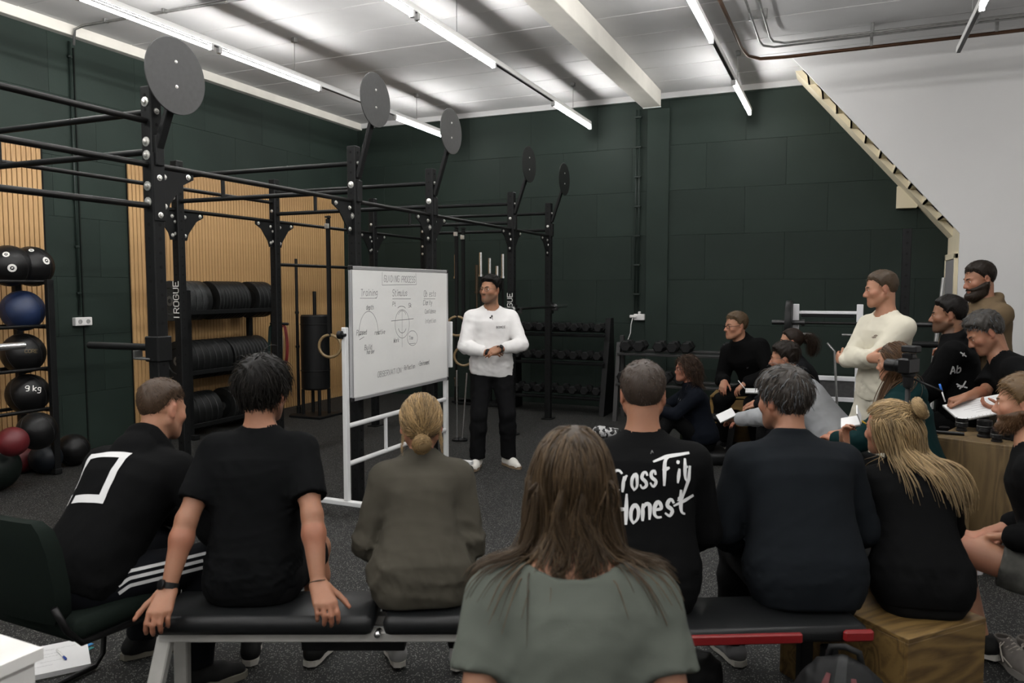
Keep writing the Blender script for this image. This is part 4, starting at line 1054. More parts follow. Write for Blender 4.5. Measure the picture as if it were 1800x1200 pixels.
# ---------------------------------------------------------------- ball shelves
def ball_mesh(r, seg=28): return MB().lathe([(r * math.cos(a), r * math.sin(a)) for a in np.linspace(-math.pi / 2, math.pi / 2, 18)], n=seg)
BALLM = {'black': pbr('ball_black', (.012, .012, .0125), .38, spec=.5, bump=(30, .3, .004)), 'blue': pbr('ball_blue', (.012, .035, .12), .5, noise=(8, .25)), 'red': pbr('ball_red', (.20, .012, .018), .5, noise=(8, .2), bump=(90, .3, .002)),
         'dark': pbr('ball_slate', (.012, .017, .024), .45), 'green': pbr('ball_green', (.010, .018, .014), .5)}
SEAM = pbr('ball_seam', (.035, .035, .035), .7)
def toward(p): d = CPOS - np.asarray(p); return nrm(d)
def ball(loc, r, col, label, marks=(), group=None, seams=True, squash=1.0):
    t = empty('medicine_ball', loc, 0, label, 'ball', group); b = ball_mesh(r); v = np.array(b.v) * V(1, 1, squash); b.v = [tuple(q) for q in v]; b.build('skin', BALLM[col], t, smooth=True)
    if seams:
        for ax in ((1, .2, .3), (-.3, 1, .2)):
            A = frame(ax); MB().tube([A @ V(math.cos(a) * r, math.sin(a) * r, 0) * V(1, 1, squash) * .997 for a in np.linspace(0, 6.283, 40, endpoint=False)], .0022, 5, closed=True).build('seam', SEAM, t, smooth=True)
    for (dx, dy, kind) in marks:
        d = nrm(V(*dx) if not np.isscalar(dx) else V(dx, dy, 0)); 
    return t
def ball_mark(t, r, u, v, kind, size=.03):
    """u,v: offset across and up as a share of the radius, seen from the middle of the gym"""
    loc = np.array(t.location); f = toward(loc); x = nrm(np.cross((0, 0, 1), f)); y = np.cross(f, x)
    d = nrm(f * math.sqrt(max(1 - u * u - v * v, .05)) + x * u + y * v); A = np.stack([nrm(x - d * (x @ d)), np.cross(d, nrm(x - d * (x @ d))), d], 1)
    b = MB()
    def patch(p, q, w):
        p, q = V(*p), V(*q); tt = nrm(q - p); n_ = V(-tt[1], tt[0]) * w; vs = []
        for e in (p - tt * w * .5 + n_, p - tt * w * .5 - n_, q + tt * w * .5 - n_, q + tt * w * .5 + n_): vs.append(nrm(A @ V(e[0], e[1], r)) * (r + .0012))
        b.add(vs, [(0, 1, 2, 3)])
    if kind == 'ring':
        for k in range(14):
            a, c = [2 * math.pi * q / 14 for q in (k, k + 1)]; patch((size * math.cos(a), size * math.sin(a)), (size * math.cos(c), size * math.sin(c)), size * .34)
        patch((-size * .18, 0), (size * .2, size * .1), size * .2)
    else:
        for st in letters(kind, 0, -size / 2, size, slant=.08):
            for p, q in zip(st[:-1], st[1:]): patch((p[0] - size * .45 * len(kind), p[1]), (q[0] - size * .45 * len(kind), q[1]), size * .07)
    b.build('marking', PRINT if kind != 'CORE' else pbr('gold_print', (.22, .16, .06), .6), t)
bx0 = -6.72   # shelf centre distance
BR = empty('ball_shelf', (bx0, 4.9, 0), 0, 'black steel ball shelf of four tiers before the slatted panel', 'shelf')
bo = V(bx0, 4.9, 0)
yR = PX(92, 640, bx0 + .22)[1]
zs_ = [PX(85, py, bx0 + .22)[2] for py in (495, 573, 648, 720)]
for x in (-.22, .22):
    for y in (yR, yR - 1.9): MB().box(V(x, y - 4.9, zs_[0] / 2 + .01), (.05, .06, zs_[0] + .02), bev=.004).build('upright', BLK, BR)
for z in zs_:
    for x in (-.13, .15): MB().tube([(x, yR - 1.9 - 4.9, z), (x, yR - 4.9, z)], .016, 10).build('rail', BLKR, BR, smooth=True, angle=.8)
for z in zs_: MB().box((0, yR - 4.9, z - .01), (.42, .03, .03), bev=.003).build('bracket', BLK, BR)
for y in (yR, yR - 1.9): MB().box((0, y - 4.9, .03), (.5, .07, .05), bev=.004).build('foot', BLK, BR)
def on_shelf(px, z, r, col, label, marks=(), **k):
    # sits in the two rails
    h = math.sqrt((r + .016) ** 2 - .14 ** 2); p = PX(px, 600, bx0 + .01); t = ball((bx0 + .01, p[1], z + h), r, col, label, **k)
    for m_ in marks: ball_mark(t, r, *m_)
    return t
on_shelf(22, zs_[0], .18, 'black', 'black medicine ball with ring logo at the very end of the top ball tier', [(.12, -.1, 'ring', .026), (-.1, .55, 'ring', .02)])
on_shelf(62, zs_[0], .18, 'black', 'black medicine ball with ring logo on the top tier beside the shelf upright', [(.62, .3, 'ring', .026), (.0, .8, 'ring', .016)])
on_shelf(42, zs_[1], .18, 'blue', 'blue medicine ball on the second ball tier')
on_shelf(40, zs_[2], .18, 'black', 'black medicine ball with gold lettering on the third ball tier', [(.35, .1, 'CORE', .03)])
on_shelf(45, zs_[3], .18, 'black', 'black medicine ball marked 9 kg on the lowest ball tier', [(.35, .25, '9 kg', .05)])
for px, py, r, c_, lb in ((65, 757, .16, 'black', 'shiny black ball under the lowest ball tier'), (22, 776, .12, 'red', 'red ball resting above the other red ball on the floor'), (38, 808, .12, 'red', 'lower red ball on the floor under the ball shelf'),
                          (80, 805, .14, 'dark', 'slate blue ball on the floor beside the lower red ball'), (-8, 822, .19, 'green', 'big dark green ball on the floor at the picture edge'), (128, 790, .15, 'black', 'black ball on the floor beyond the hooded man')):
    dd = {65: 6.55, 22: 6.2, 38: 6.0, 80: 6.35, -8: 5.75, 128: 6.9}[px]; p = PD(px, py, dd); z = r if px not in (65, 22) else p[2]
    if z == r: q = PZ(px, py, r); p = q
    t = ball((p[0], p[1], z), r, c_, lb, seams=c_ == 'black')
# ---------------------------------------------------------------- weight plate rack
def bumper(r, w):
    return MB().lathe([(.026, -w / 2), (.06, -w / 2), (.062, -w / 2 + .006), (r * .62, -w / 2 + .008), (r * .66, -w / 2), (r - .008, -w / 2), (r, -w / 2 + .008), (r, w / 2 - .008), (r - .008, w / 2), (r * .66, w / 2), (r * .62, w / 2 - .008), (.062, w / 2 - .006), (.06, w / 2), (.026, w / 2)], n=32)
PLM = [pbr('bumper_rubber', (.017, .0185, .0185), .48, spec=.45, bump=(120, .2, .001)), pbr('bumper_grey', (.06, .064, .064), .5, noise=(60, .4))]
HUB = pbr('plate_hub', (.35, .35, .34), .35, metal=.8)
def plate_proto(r, w, m):
    t = empty('bumper_plate', (0, 0, 0)); bumper(r, w).build('disc', m, t, angle=.6); MB().lathe([(.0255, -w / 2 - .001), (.055, -w / 2 - .001), (.055, w / 2 + .001), (.0255, w / 2 + .001), (.0255, -w / 2 - .001)], n=24).build('hub', HUB, t, angle=.6); return t
XP = -6.83
pr = empty('weight_plate_rack', (XP, 7.2, 0), 0, 'black three tier weight plate rack before the wide slatted panel', 'rack'); po = V(XP, 7.2, 0)
tz = [PX(400, py, XP + .2)[2] for py in (547, 648, 737)]; ya, yb = PX(318, 600, XP + .2)[1] + .1, PX(482, 600, XP + .2)[1]
for y in (ya, yb):
    for x in (-.2, .2): MB().box((x, y - 7.2, (tz[0] + .25) / 2), (.05, .07, tz[0] + .25), bev=.004).build('upright', BLK, pr)
    MB().box((0, y - 7.2, .03), (.6, .08, .05), bev=.004).build('foot', BLK, pr)
for z in tz:
    for x in (-.2, .2): MB().box((x, (ya + yb) / 2 - 7.2, z), (.03, yb - ya, .05), bev=.004).build('shelf_rail', BLK, pr)
pp = None; bps = {}
def plates(tier, y0, n, w, r, mi, lb, tilt=.0):
    for k in range(n):
        key = (r, w, mi)
        if key not in bps: o = plate_proto(r, w, PLM[mi]); bps[key] = o
        else: o = copy_tree(bps[key])
        h = math.sqrt(r * r - .2 ** 2) if r > .2 else .1
        o.location = (XP, y0 + k * (w + .006) + w / 2, tz[tier] + .026 + h); o.rotation_euler = (math.pi / 2 + tilt * (k % 2), 0, 0)
        tag(o, lb, 'weight plate', lb.replace('bumper plate', 'bumper plates'))
Y_ = lambda px: PX(px, 600, XP + .1)[1]
plates(0, Y_(312), 4, .085, .225, 1, 'thick grey rimmed bumper plate on the top tier of the plate rack')
plates(0, Y_(352), 1, .09, .225, 0, 'thick black bumper plate beside the grey rimmed ones on the top tier')
plates(0, Y_(376), 10, .045, .225, 0, 'thin black bumper plate in the ribbed row on the top tier')
plates(0, Y_(446), 4, .07, .225, 0, 'black bumper plate at the far end of the top tier')
plates(1, Y_(322), 7, .085, .225, 0, 'thick black bumper plate on the middle tier of the plate rack')
plates(1, Y_(400), 11, .05, .225, 0, 'thin black bumper plate in the ribbed row on the middle tier')
plates(2, Y_(322), 5, .085, .225, 0, 'thick black bumper plate on the lowest tier of the plate rack')
plates(2, Y_(398), 8, .06, .225, 0, 'thin black bumper plate on the lowest tier of the plate rack')
# ---------------------------------------------------------------- cylinder bag stand with posts
p = PZ(556, 712); p = V(-6.35, PX(556, 712, -6.35)[1], 0)
LEA = pbr('black_vinyl', (.013, .0135, .014), .42, spec=.5, bump=(60, .15, .002))
bag = empty('padded_cylinder', (p[0], p[1], 0), 0, 'black padded cylinder on a footed steel stand before the slatted panel', 'punching bag')
zt = PX(556, 553, p[0])[2]; zb_ = PX(556, 683, p[0])[2]
MB().lathe([(0, zb_), (.17, zb_), (.185, zb_ + .02), (.185, zt - .02), (.17, zt), (0, zt)], n=32).build('cylinder', LEA, bag, angle=.6)
MB().tube([(0, 0, zt), (0, 0, PX(551, 512, p[0])[2])], .024, 12).build('post', BLKR, bag, smooth=True, angle=.8)
for k, (x, y) in enumerate(((.13, .1), (.13, -.1), (-.13, .1), (-.13, -.1))): MB().tube([(x, y, zb_), (x, y, .02)], .022, 10).build('leg', BLK, bag, smooth=True, angle=.8)
MB().box((0, 0, .015), (.5, .5, .03), bev=.004).build('base', BLK, bag)
for z in (zt - .12, zb_ + .25): MB().tube([(.19 * math.cos(a), .19 * math.sin(a), z) for a in np.linspace(0, 6.283, 32, endpoint=False)], .006, 6, closed=True).build('strap', BLKR, bag, smooth=True)
q = PX(523, 600, -6.6)
t = empty('leaning_bar', (q[0], q[1], 0), 0, 'tall dark steel bar standing upright beside the padded cylinder', 'bar')
MB().tube([(0, 0, .02), (0, 0, PX(524, 455, -6.6)[2])], .02, 12).build('bar', BLKR, t, smooth=True, angle=.8)
MB().lathe([(.11, 0), (.11, .02), (.03, .03), (.03, .12), (0, .12)], n=20).build('base', BLK, t, angle=.6)
for z in (.9, 1.35): MB().lathe([(.02, z), (.028, z), (.028, z + .03), (.02, z + .03)], n=12).build('collar', BLKR, t, angle=.6)
# ---------------------------------------------------------------- bands, rings
def band(px, py0, py1, d, col, label, w=.02):
    a = PD(px, py0, d); b = PD(px, py1, d); t = empty('resistance_band', a, 0, label, 'resistance band'); L = a[2] - b[2]; s = MB()
    pts = [(0, .0, .03)] + [(-.03 - .02 * math.sin(k / 8 * 3.14), .01, -L * k / 8) for k in range(8)] + [(-.02, .01, -L), (.02, .01, -L)] + [(.03 + .025 * math.sin(k / 8 * 3.14), 0, -L * k / 8) for k in range(7, -1, -1)]
    for dx in np.linspace(-w / 2, w / 2, 3): s.tube([V(*q) + V(dx, dx * .3, 0) for q in pts], w * .3, 6, closed=True)
    s.build('loop', pbr('band_' + label.split()[0], col, .55), t, smooth=True)
peg = PD(488, 572, 7.9); hg = empty('band_peg', (peg[0], peg[1], peg[2]), 0, 'black peg rail on the rig upright holding the exercise bands', 'hook')
MB().tube([(-.09, 0, .02), (.16, -.03, .02)], .014, 8).build('peg', BLK, hg, smooth=True)
band(497, 575, 640, 7.85, (.28, .02, .02), 'red exercise band hanging on the peg beside the plate rack')
band(487, 575, 625, 7.9, (.36, .27, .19), 'beige exercise band hanging between the red and the green one', .026)
band(478, 575, 655, 7.95, (.02, .05, .045), 'green exercise band hanging nearest the plate rack')
WOODR = wood('ring_birch', (.30, .20, .09), (.42, .29, .14), 0, 4, .45, plain=True); WEB = pbr('black_webbing', (.012, .012, .012), .8)
def ring(c, ztop, label, nrml):
    t = empty('gymnastic_ring', c, 0, label, 'gymnastic ring'); A = frame(nrml); R = .1165
    MB().tube([A @ V(math.cos(a) * R, math.sin(a) * R, 0) for a in np.linspace(0, 6.283, 36, endpoint=False)], .0155, 10, closed=True).build('hoop', WOODR, t, smooth=True)
    L = ztop - c[2]
    MB().box((0, .012, (L + R) / 2), (.038, .004, L - R + .03)).box((0, -.012, (L + R) / 2 - .02), (.038, .004, L - R)).box((0, 0, L), (.044, .046, .016)).build('strap', WEB, t)
    MB().box((0, -.02, L * .93), (.05, .02, .05), bev=.003).build('buckle', BOLT, t); return t
nr_ = V(.35, -1, 0)
p = PD(580, 608, 8.0); ring(p, 2.42 , 'wooden ring hanging by a long strap beside the whiteboard and padded cylinder', nr_)
p = PD(803, 573, 9.3); ring(p, 2.42, 'upper wooden ring hanging behind the speaker', nr_)
p = PD(815, 626, 9.5); ring(p, 2.42, 'lower wooden ring behind the elbow of the speaker', nr_)
# ---------------------------------------------------------------- upright barbell stand
sb = PY(850, 700, 9.95); st = empty('barbell_stand', (sb[0], sb[1], 0), 0, 'black upright barbell holder on the floor behind the speaker', 'rack')
MB().box((0, 0, .02), (.75, .4, .03), bev=.004).build('base', BLK, st)
cols = [('silver', CHROME), ('brown', pbr('rusty_bar', (.16, .11, .065), .5, metal=.5)), ('silver', CHROME), ('silver', CHROME), ('silver', CHROME), ('silver', CHROME)]
lbs = ['silver barbell standing apart nearest the whiteboard', 'brown rusty barbell standing upright behind the speaker', 'tallest silver barbell standing upright behind the speaker', 'short silver barbell right above the hair of the speaker', 'thick silver barbell between two slim ones above the speaker', 'slim silver barbell standing beside the lettered upright']
for i, (px, py) in enumerate(((801, 447), (838, 465), (845, 443), (861, 453), (874, 467), (884, 446))):
    y = 9.95 + (.12 if i % 2 else -.05); q = PY(px, py, y); MB().lathe([(.03, .03), (.03, .25), (.024, .25)], (q[0] - sb[0], y - sb[1], 0), 12).build('socket', BLK, st, angle=.6)
    if i == 0: MB().box((q[0] - sb[0] + .12, 0, .02), (.35, .2, .03), bev=.004).build('base_plate', BLK, st)
    t = barbell('barbell', (q[0], q[1], .036), (0, 0, 1), q[2] - .04, lbs[i] , cols[i][1], group=None, sleeve=.33 if i != 1 else .4, shaft=cols[i][1] if i == 1 else None)
# thin silver poles beside the speaker's legs
for (a, b, lb) in (((803, 650), (803, 690), 'short silver rod standing by the far foot of the whiteboard'), ((821, 655), (812, 702), 'thin silver rod leaning behind the leg of the speaker')):
    q = PD(*a, 8.4); e = PD(*b, 8.4); t = empty('steel_rod', (e[0], e[1], 0), 0, lb, 'rod'); MB().tube([(0, 0, .0 if a[0] == 821 else .02), (q[0] - e[0], q[1] - e[1], q[2])], .011, 8).build('rod', CHROME, t, smooth=True, angle=.8)
    MB().lathe([(.06, 0), (.06, .02), (.02, .04), (0, .04)], n=14).build('foot', BLK, t, angle=.6)
# ---------------------------------------------------------------- dumbbell racks
IRON = pbr('hex_rubber', (.02, .021, .0215), .55, spec=.4, bump=(80, .15, .001)); GRIP = pbr('dumbbell_grip', (.25, .25, .25), .35, metal=.9)
def dumb_proto(r, w):
    t = empty('dumbbell', (0, 0, 0)); hexp = [(r * math.cos(a), r * math.sin(a)) for a in np.arange(6) * math.pi / 3]
    hm_ = MB(); c = .075
    hm_.lathe([(r * .8, -w / 2), (r, -w / 2 + .018), (r, w / 2 - .018), (r * .8, w / 2)], n=6)
    me_ = bpy.data.meshes.new('head'); me_.from_pydata(hm_.v, [], hm_.f); me_.materials.append(IRON); me_.update()
    for s in (-1, 1): o = put('head', me_, (0, s * (c + w / 2 - .01), 0), t, (math.pi / 2, 0, 0))
    MB().tube([(0, -c, 0), (0, 0, 0), (0, c, 0)], [.014, .017, .014], 10).build('handle', GRIP, t, smooth=True); return t
DP = [dumb_proto(.062, .10), dumb_proto(.075, .12)]; du = [0, 0]
def dumbbells(k, pts, label, rz, group):
    for p in pts:
        o = DP[k] if not du[k] else copy_tree(DP[k]); du[k] = 1; o.location = p; o.rotation_euler = (0, 0, rz); tag(o, label, 'dumbbell', group)
xl, xr = PY(902, 600, 9.85)[0], PY(1068, 600, 9.85)[0]
dk = empty('dumbbell_rack', ((xl + xr) / 2, 9.85, 0), 0, 'black three tier dumbbell rack with solid end frames behind the speaker', 'rack'); xc = (xl + xr) / 2; hw = (xr - xl) / 2
zt3 = [PY(1000, py, 9.7)[2] for py in (585, 634, 694)]
for s in (-1, 1):
    MB().prism([(-.28, 0), (.26, 0), (.2, .9), (.16, zt3[0] + .2), (.02, zt3[0] + .2), (-.05, .9)], .07, (s * hw - .035, 0, 0), np.array([[0, 0, 1], [1, 0, 0], [0, 1, 0.]])).build('end_frame', BLK, dk)
for i, z in enumerate(zt3):
    for yy, dz in ((-.16, 0), (.06, .05)): MB().box((0, yy + .03 * (2 - i) - .03, z + dz - .03), (2 * hw, .06, .035), rotx(.2), .004).build('shelf_rail', BLK, dk)
    n = int(2 * hw / .165)
    dumbbells(0, [(xc - hw + .13 + j * .165, 9.80 + .03 * (2 - i) - .03, z + .075) for j in range(n)], ('black hex dumbbell on the top tier', 'black hex dumbbell on the middle tier', 'black hex dumbbell on the lowest tier')[i] + ' of the rack behind the speaker', .02, ('top', 'middle', 'lowest')[i] + ' tier dumbbells')
x0, x1 = PY(1090, 620, 9.55)[0], PY(1330, 620, 9.55)[0]
dk2 = empty('dumbbell_rack', ((x0 + x1) / 2, 9.6, 0), 0, 'grey legged two tier dumbbell rack behind the seated woman in navy', 'rack'); xc2 = (x0 + x1) / 2; hw2 = (x1 - x0) / 2
z2 = [PY(1200, py, 9.45)[2] for py in (622, 676)]
GRF = pbr('grey_frame', (.10, .10, .10), .5, metal=.3)
for s in (-1, 1): MB().prism([(-.3, 0), (-.22, 0), (-.05, z2[0] + .12), (-.13, z2[0] + .12)], .05, (s * hw2 - .025, 0, 0), np.array([[0, 0, 1], [1, 0, 0], [0, 1, 0.]])).prism([(.1, 0), (.18, 0), (.08, z2[0] + .2), (.02, z2[0] + .2)], .05, (s * hw2 - .025, 0, 0), np.array([[0, 0, 1], [1, 0, 0], [0, 1, 0.]])).build('end_frame', GRF, dk2)
for i, z in enumerate(z2):
    for yy in (-.16, .08): MB().box((0, yy - .06 * i, z - .02 + .03 * (yy > 0)), (2 * hw2, .07, .03), rotx(.15), .004).build('shelf_rail', GRF, dk2)
    dumbbells(1, [(xc2 - hw2 + q, 9.56 - .06 * i, z + .078) for q in ((.1, .27, .52, .69, .86, 1.34) if i == 0 else (.08, .45, .62, .8, .97))], 'large black hex dumbbell on the %s tier of the grey legged rack' % ('upper', 'lower')[i], .05, ('upper', 'lower')[i] + ' tier large dumbbells')
q = PD(1060, 757, 8.6)
# ---------------------------------------------------------------- whiteboard
WX = -3.315; wy0, wy1 = PX(612, 878, WX)[1] + .0, PX(783, 806, WX)[1]
wy0, wy1 = 4.62, 6.11
wb = empty('whiteboard', (WX, (wy0 + wy1) / 2, 0), 0, 'mobile whiteboard with handwritten notes on a white rolling frame', 'whiteboard'); wo = V(WX, (wy0 + wy1) / 2, 0)
FRM = pbr('white_steel', (.58, .585, .585), .4, spec=.5); ALU = pbr('alu_trim', (.52, .52, .53), .35, metal=.6); BOARD = pbr('board_enamel', (.62, .62, .605), .22, spec=.5, noise=(3, .02)); BLKP = pbr('black_plastic', (.015, .015, .016), .5)
z1, z0 = PX(612, 470, WX + .03)[2], PX(616, 703, WX + .03)[2]; hl = (wy1 - wy0) / 2
MB().box((.03, 0, (z0 + z1) / 2), (.016, 2 * hl - .04, z1 - z0 - .03)).build('board', BOARD, wb)
for z in (z0, z1): MB().box((.03, 0, z), (.026, 2 * hl, .026), bev=.003).build('trim_rail', ALU, wb)
for y in (-hl + .012, hl - .012): MB().box((.03, y, (z0 + z1) / 2), (.026, .02, z1 - z0), bev=.003).build('trim_stile', ALU, wb)
for y in (-hl + .012, hl - .012):
    for z in (z0, z1): MB().box((.031, y, z), (.03, .034, .034), bev=.006).build('corner_cap', BLKP, wb)
for s, y in ((-1, -hl - .02), (1, hl + .02)):
    zp = PX(610, 575, WX)[2]; MB().box((0, y, (.115 + zp) / 2), (.035, .045, zp - .115), bev=.004).build('post', FRM, wb)
    a0, a1 = (-.40, .33) if s < 0 else (-.085, .27)
    MB().box(((a0 + a1) / 2, y, .1), (a1 - a0, .05, .035), bev=.004).build('foot', FRM, wb)
    for x in (a0 + .04, a1 - .04):
        b = MB(); b.lathe([(0, -.014), (.03, -.014), (.037, -.008), (.037, .008), (.03, .014), (0, .014)], (x + .012, y, .037), 20, frame((0, 1, 0))).box((x, y, .072), (.03, .035, .03), bev=.004); b.build('caster', BLKP, wb, angle=.6)
zr = PX(625, 745, WX)[2]; zr2 = PX(622, 812, WX)[2]
for z in (zr, zr2): MB().tube([(0, -hl, z), (0, hl, z)], .019, 12).build('crossbar', FRM, wb, smooth=True, angle=.8)
y_ = PX(678, 750, WX)[1] - wo[1]; MB().tube([(0, y_, zr2), (0, y_, zr)], .015, 10).build('stay', FRM, wb, smooth=True, angle=.8)
zk = PX(608, 588, WX)[2]; MB().lathe([(.012, -.03), (.03, -.03), (.03, 0), (.012, .004), (.012, .03)], (.0, -hl - .055, zk), 18, frame((1, 0, 0))).build('clamp_knob', BLKP, wb, angle=.6)
MB().box((.02, hl + .055, PX(787, 605, WX)[2]), (.06, .03, .42), bev=.004).build('pen_tray', FRM, wb)
INK = pbr('marker_ink', (.30, .30, .31), .6); INKL = pbr('marker_ink_faint', (.42, .42, .43), .6)
ink = {0: MB(), 1: MB()}
BWd, BHt = 2 * hl, z1 - z0
def wr(strokes, w=.0042, k=0):
    for st in strokes:
        for p, q in zip(st[:-1], st[1:]):
            p, q = V(*p), V(*q); 
            if np.linalg.norm(q - p) < 1e-6: continue
            t = nrm(q - p); n_ = V(-t[1], t[0]) * w / 2; p = p - t * w * .3; q = q + t * w * .3
            ink[k].add([(.0395, -hl + e[0] * 1.0, z0 + e[1]) for e in (p + n_, p - n_, q - n_, q + n_)], [(0, 1, 2, 3)])
def px2b(px, py):  # where a mark sits on the board
    q = PX(px, py, WX + .04); return V(q[1] - wo[1] + hl, q[2] - z0)
def word(txt, px, py, h, k=0, w=.0036, rot=0.0, wide=1.0, seed=0):
    o = px2b(px, py); h = h * .66; ss = letters(txt, 0, 0, h, slant=.12, jit=.12, seed=seed, wide=wide); c_, s__ = math.cos(rot), math.sin(rot)
    wr([[(o[0] + x * c_ - y * s__, o[1] + x * s__ + y * c_) for x, y in st] for st in ss], w, k)
def line(pts, k=0, w=.004): wr([[tuple(px2b(*p)) for p in pts]], w, k)
def arc(cx, cy, rx, ry, a0, a1, k=1, w=.004, n=24): line([(cx + rx * math.cos(a), cy - ry * math.sin(a)) for a in np.linspace(a0, a1, n)], k, w)
word('GUIDING', 675, 495, .075, wide=.74, seed=1); word('PROCESS', 706, 496, .075, wide=.70, seed=2); line([(672, 478), (672, 501), (732, 500), (731, 480)], 1)
word('Training', 634, 520, .075, seed=3, wide=.8); line([(633, 524), (662, 524)], 1)
word('Stimulus', 690, 520, .075, seed=4, wide=.8); line([(690, 525), (722, 525)], 1)
word('Objects', 745, 521, .075, seed=5, wide=.8); line([(745, 525), (765, 525)], 1)
word('Clarity', 744, 536, .06, seed=6, wide=.8); word('Confidence', 747, 551, .055, 1, seed=7, wide=.7); word('Intention', 747, 568, .055, 1, seed=8, wide=.8)
word('depth', 644, 544, .05, seed=9, wide=.8); arc(648, 588, 17, 41, 0, math.pi, 1, n=40); line([(631, 588), (631, 592)], 1)
word('Planned', 627, 589, .055, seed=10, wide=.7); line([(632, 597), (640, 592)], 0); word('reactive', 659, 588, .05, seed=11, wide=.75)
word('Pt', 690, 538, .05, seed=12); word('Sk', 718, 540, .05, seed=13); arc(706, 543, 7, 5, .3, 2.8, 0)
arc(707, 569, 12.5, 25, 0, 6.283, 1, n=44); line([(688, 564), (727, 560)], 0); arc(707, 556, 7, 10, .3, 2.8, 1); arc(707, 573, 7, 12, 3.5, 5.9, 0); line([(707, 545), (707, 610)], 1, .003)
word('Work', 692, 602, .05, seed=14, wide=.8); arc(725, 594, 9, 13, 0, 6.283, 1, n=30); word('Time', 719, 597, .045, 1, seed=15, wide=.8); line([(720, 604), (730, 603)], 1)
word('Build', 641, 615, .055, seed=16, wide=.8); word('harder', 645, 622, .045, seed=17, wide=.8)
word('OBSERVATION', 664, 663, .062, seed=18, wide=.86, rot=.01); word('- Reflection', 707, 651, .055, seed=19, wide=.66); word('= Environment', 735, 643, .055, seed=20, wide=.56)
for k, m_ in ((0, INK), (1, INKL)): o = ink[k].build('handwriting', m_, wb); o['kind'] = 'stuff'
# ---------------------------------------------------------------- white frame rack with a loaded bar
YB = 8.35
def pY(px, py): return PY(px, py, YB)
wr_ = empty('white_bench_rack', (pY(1450, 700)[0], YB, 0), 0, 'white steel bench rack with a grey panel before the dark back wall', 'rack'); w0 = V(pY(1450, 700)[0], YB, 0)
WST = pbr('rack_white', (.66, .66, .68), .4)
xa, xb_ = pY(1398, 600)[0] - w0[0], pY(1510, 600)[0] - w0[0]; zt = pY(1398, 534)[2]
for x in (xa, xb_): MB().box((x, 0, zt / 2), (.06, .06, zt), bev=.004).build('upright', WST, wr_)
MB().box(((xa + xb_) / 2, 0, pY(1450, 549)[2]), (xb_ - xa, .05, .03), bev=.004).build('crossbar', WST, wr_)
MB().box(((xa + xb_) / 2, 0, pY(1450, 553)[2] - .01), (xb_ - xa - .1, .03, .03), bev=.004).build('black_bar', BLK, wr_)  # black bar just below the white crossbar
for py in (664, 700): MB().box(((xa + xb_) / 2 + .15, -.0, pY(1450, py)[2]), (xb_ - xa + .2, .05, .045), bev=.004).build('crossbar', WST, wr_)
MB().box((.12, .0, pY(1450, 682)[2]), (xb_ - xa - .1, .02, .2), bev=.003).build('panel', pbr('grey_panel', (.10, .10, .10), .7, noise=(30, .3)), wr_)
for x in (xa, xb_): MB().box((x, 0, .03), (.08, .9, .05), bev=.004).build('foot', WST, wr_)
for x, s in ((xa, 1), (xb_, -1)): MB().tube([(x, -.05, pY(1400, 586)[2]), (x + s * .16, -.05, pY(1400, 586)[2])], .012, 8).build('peg', GALV, wr_, smooth=True, angle=.8)
bz = pY(1390, 566)[2]; t = barbell('loaded_barbell', (pY(1358, 566)[0], YB - .08, bz), (1, 0, 0), 1.45, 'short loaded bar racked on the white bench rack', pbr('dark_sleeve', (.12, .12, .12), .4, metal=.8), sleeve=.30)
o = MB().lathe([(.03, -.03), (.22, -.03), (.225, -.02), (.225, .02), (.22, .03), (.03, .03)], (.165, 0, 0), 32, frame((1, 0, 0))).build('plate', PLM[0], t, angle=.6)
cb_ = empty('curl_bar', (pY(1478, 626)[0], YB - .12, 0), 0, 'thin bent grey bar leaning on the white bench rack', 'bar')
MB().tube([(0, 0, .02), (-.02, -.02, .5), (-.06, 0, pY(1450, 615)[2] ), (-.13, 0, pY(1450, 601)[2])], .012, 8).build('rod', GALV, cb_, smooth=True)
# dark squat stand and grey tubes by the door
YS = 8.0
q = PY(1595, 402, YS); ss = empty('squat_stand', (q[0], YS, 0), 0, 'black drilled squat stand standing before the dark wall near the door', 'rack')
MB().box((0, 0, q[2] / 2), (.075, .075, q[2]), bev=.005).build('upright', BLK, ss); MB().box((0, 0, .02), (.1, .9, .04), bev=.004).build('foot', BLK, ss)
hm = MB(); [hm.lathe([(.011, 0), (.011, .0006), (0, .0006)], (0, -.0382, z), 10, frame((0, -1, 0))) for z in np.arange(1.0, q[2], .1)]
h = hm.build('holes', HOLE, ss); h['kind'] = 'stuff'
MB().tube([(.02, -.05, PY(1600, 604, YS)[2]), (.42, -.05, PY(1600, 604, YS)[2])], .03, 12).build('safety_bar', BLK, ss, smooth=True, angle=.8)
for i, (a, b, lb) in enumerate((((1661, 488), (1640, 640), 'long grey tube leaning beside the stair door'), ((1648, 600), (1637, 700), 'short grey tube leaning lower beside the stair door'))):
    A_, B_ = PY(*a, 9.2), PY(*b, 9.2); d = (A_ - B_); e = B_ - d * (B_[2] / d[2]); t = empty('grey_tube', (e[0], 9.2, 0), 0, lb, 'tube'); MB().tube([(0, -.1 - .1 * i, .0), (A_[0] - e[0], .1, A_[2])], .022, 10).build('tube', GALV, t, smooth=True, angle=.8)
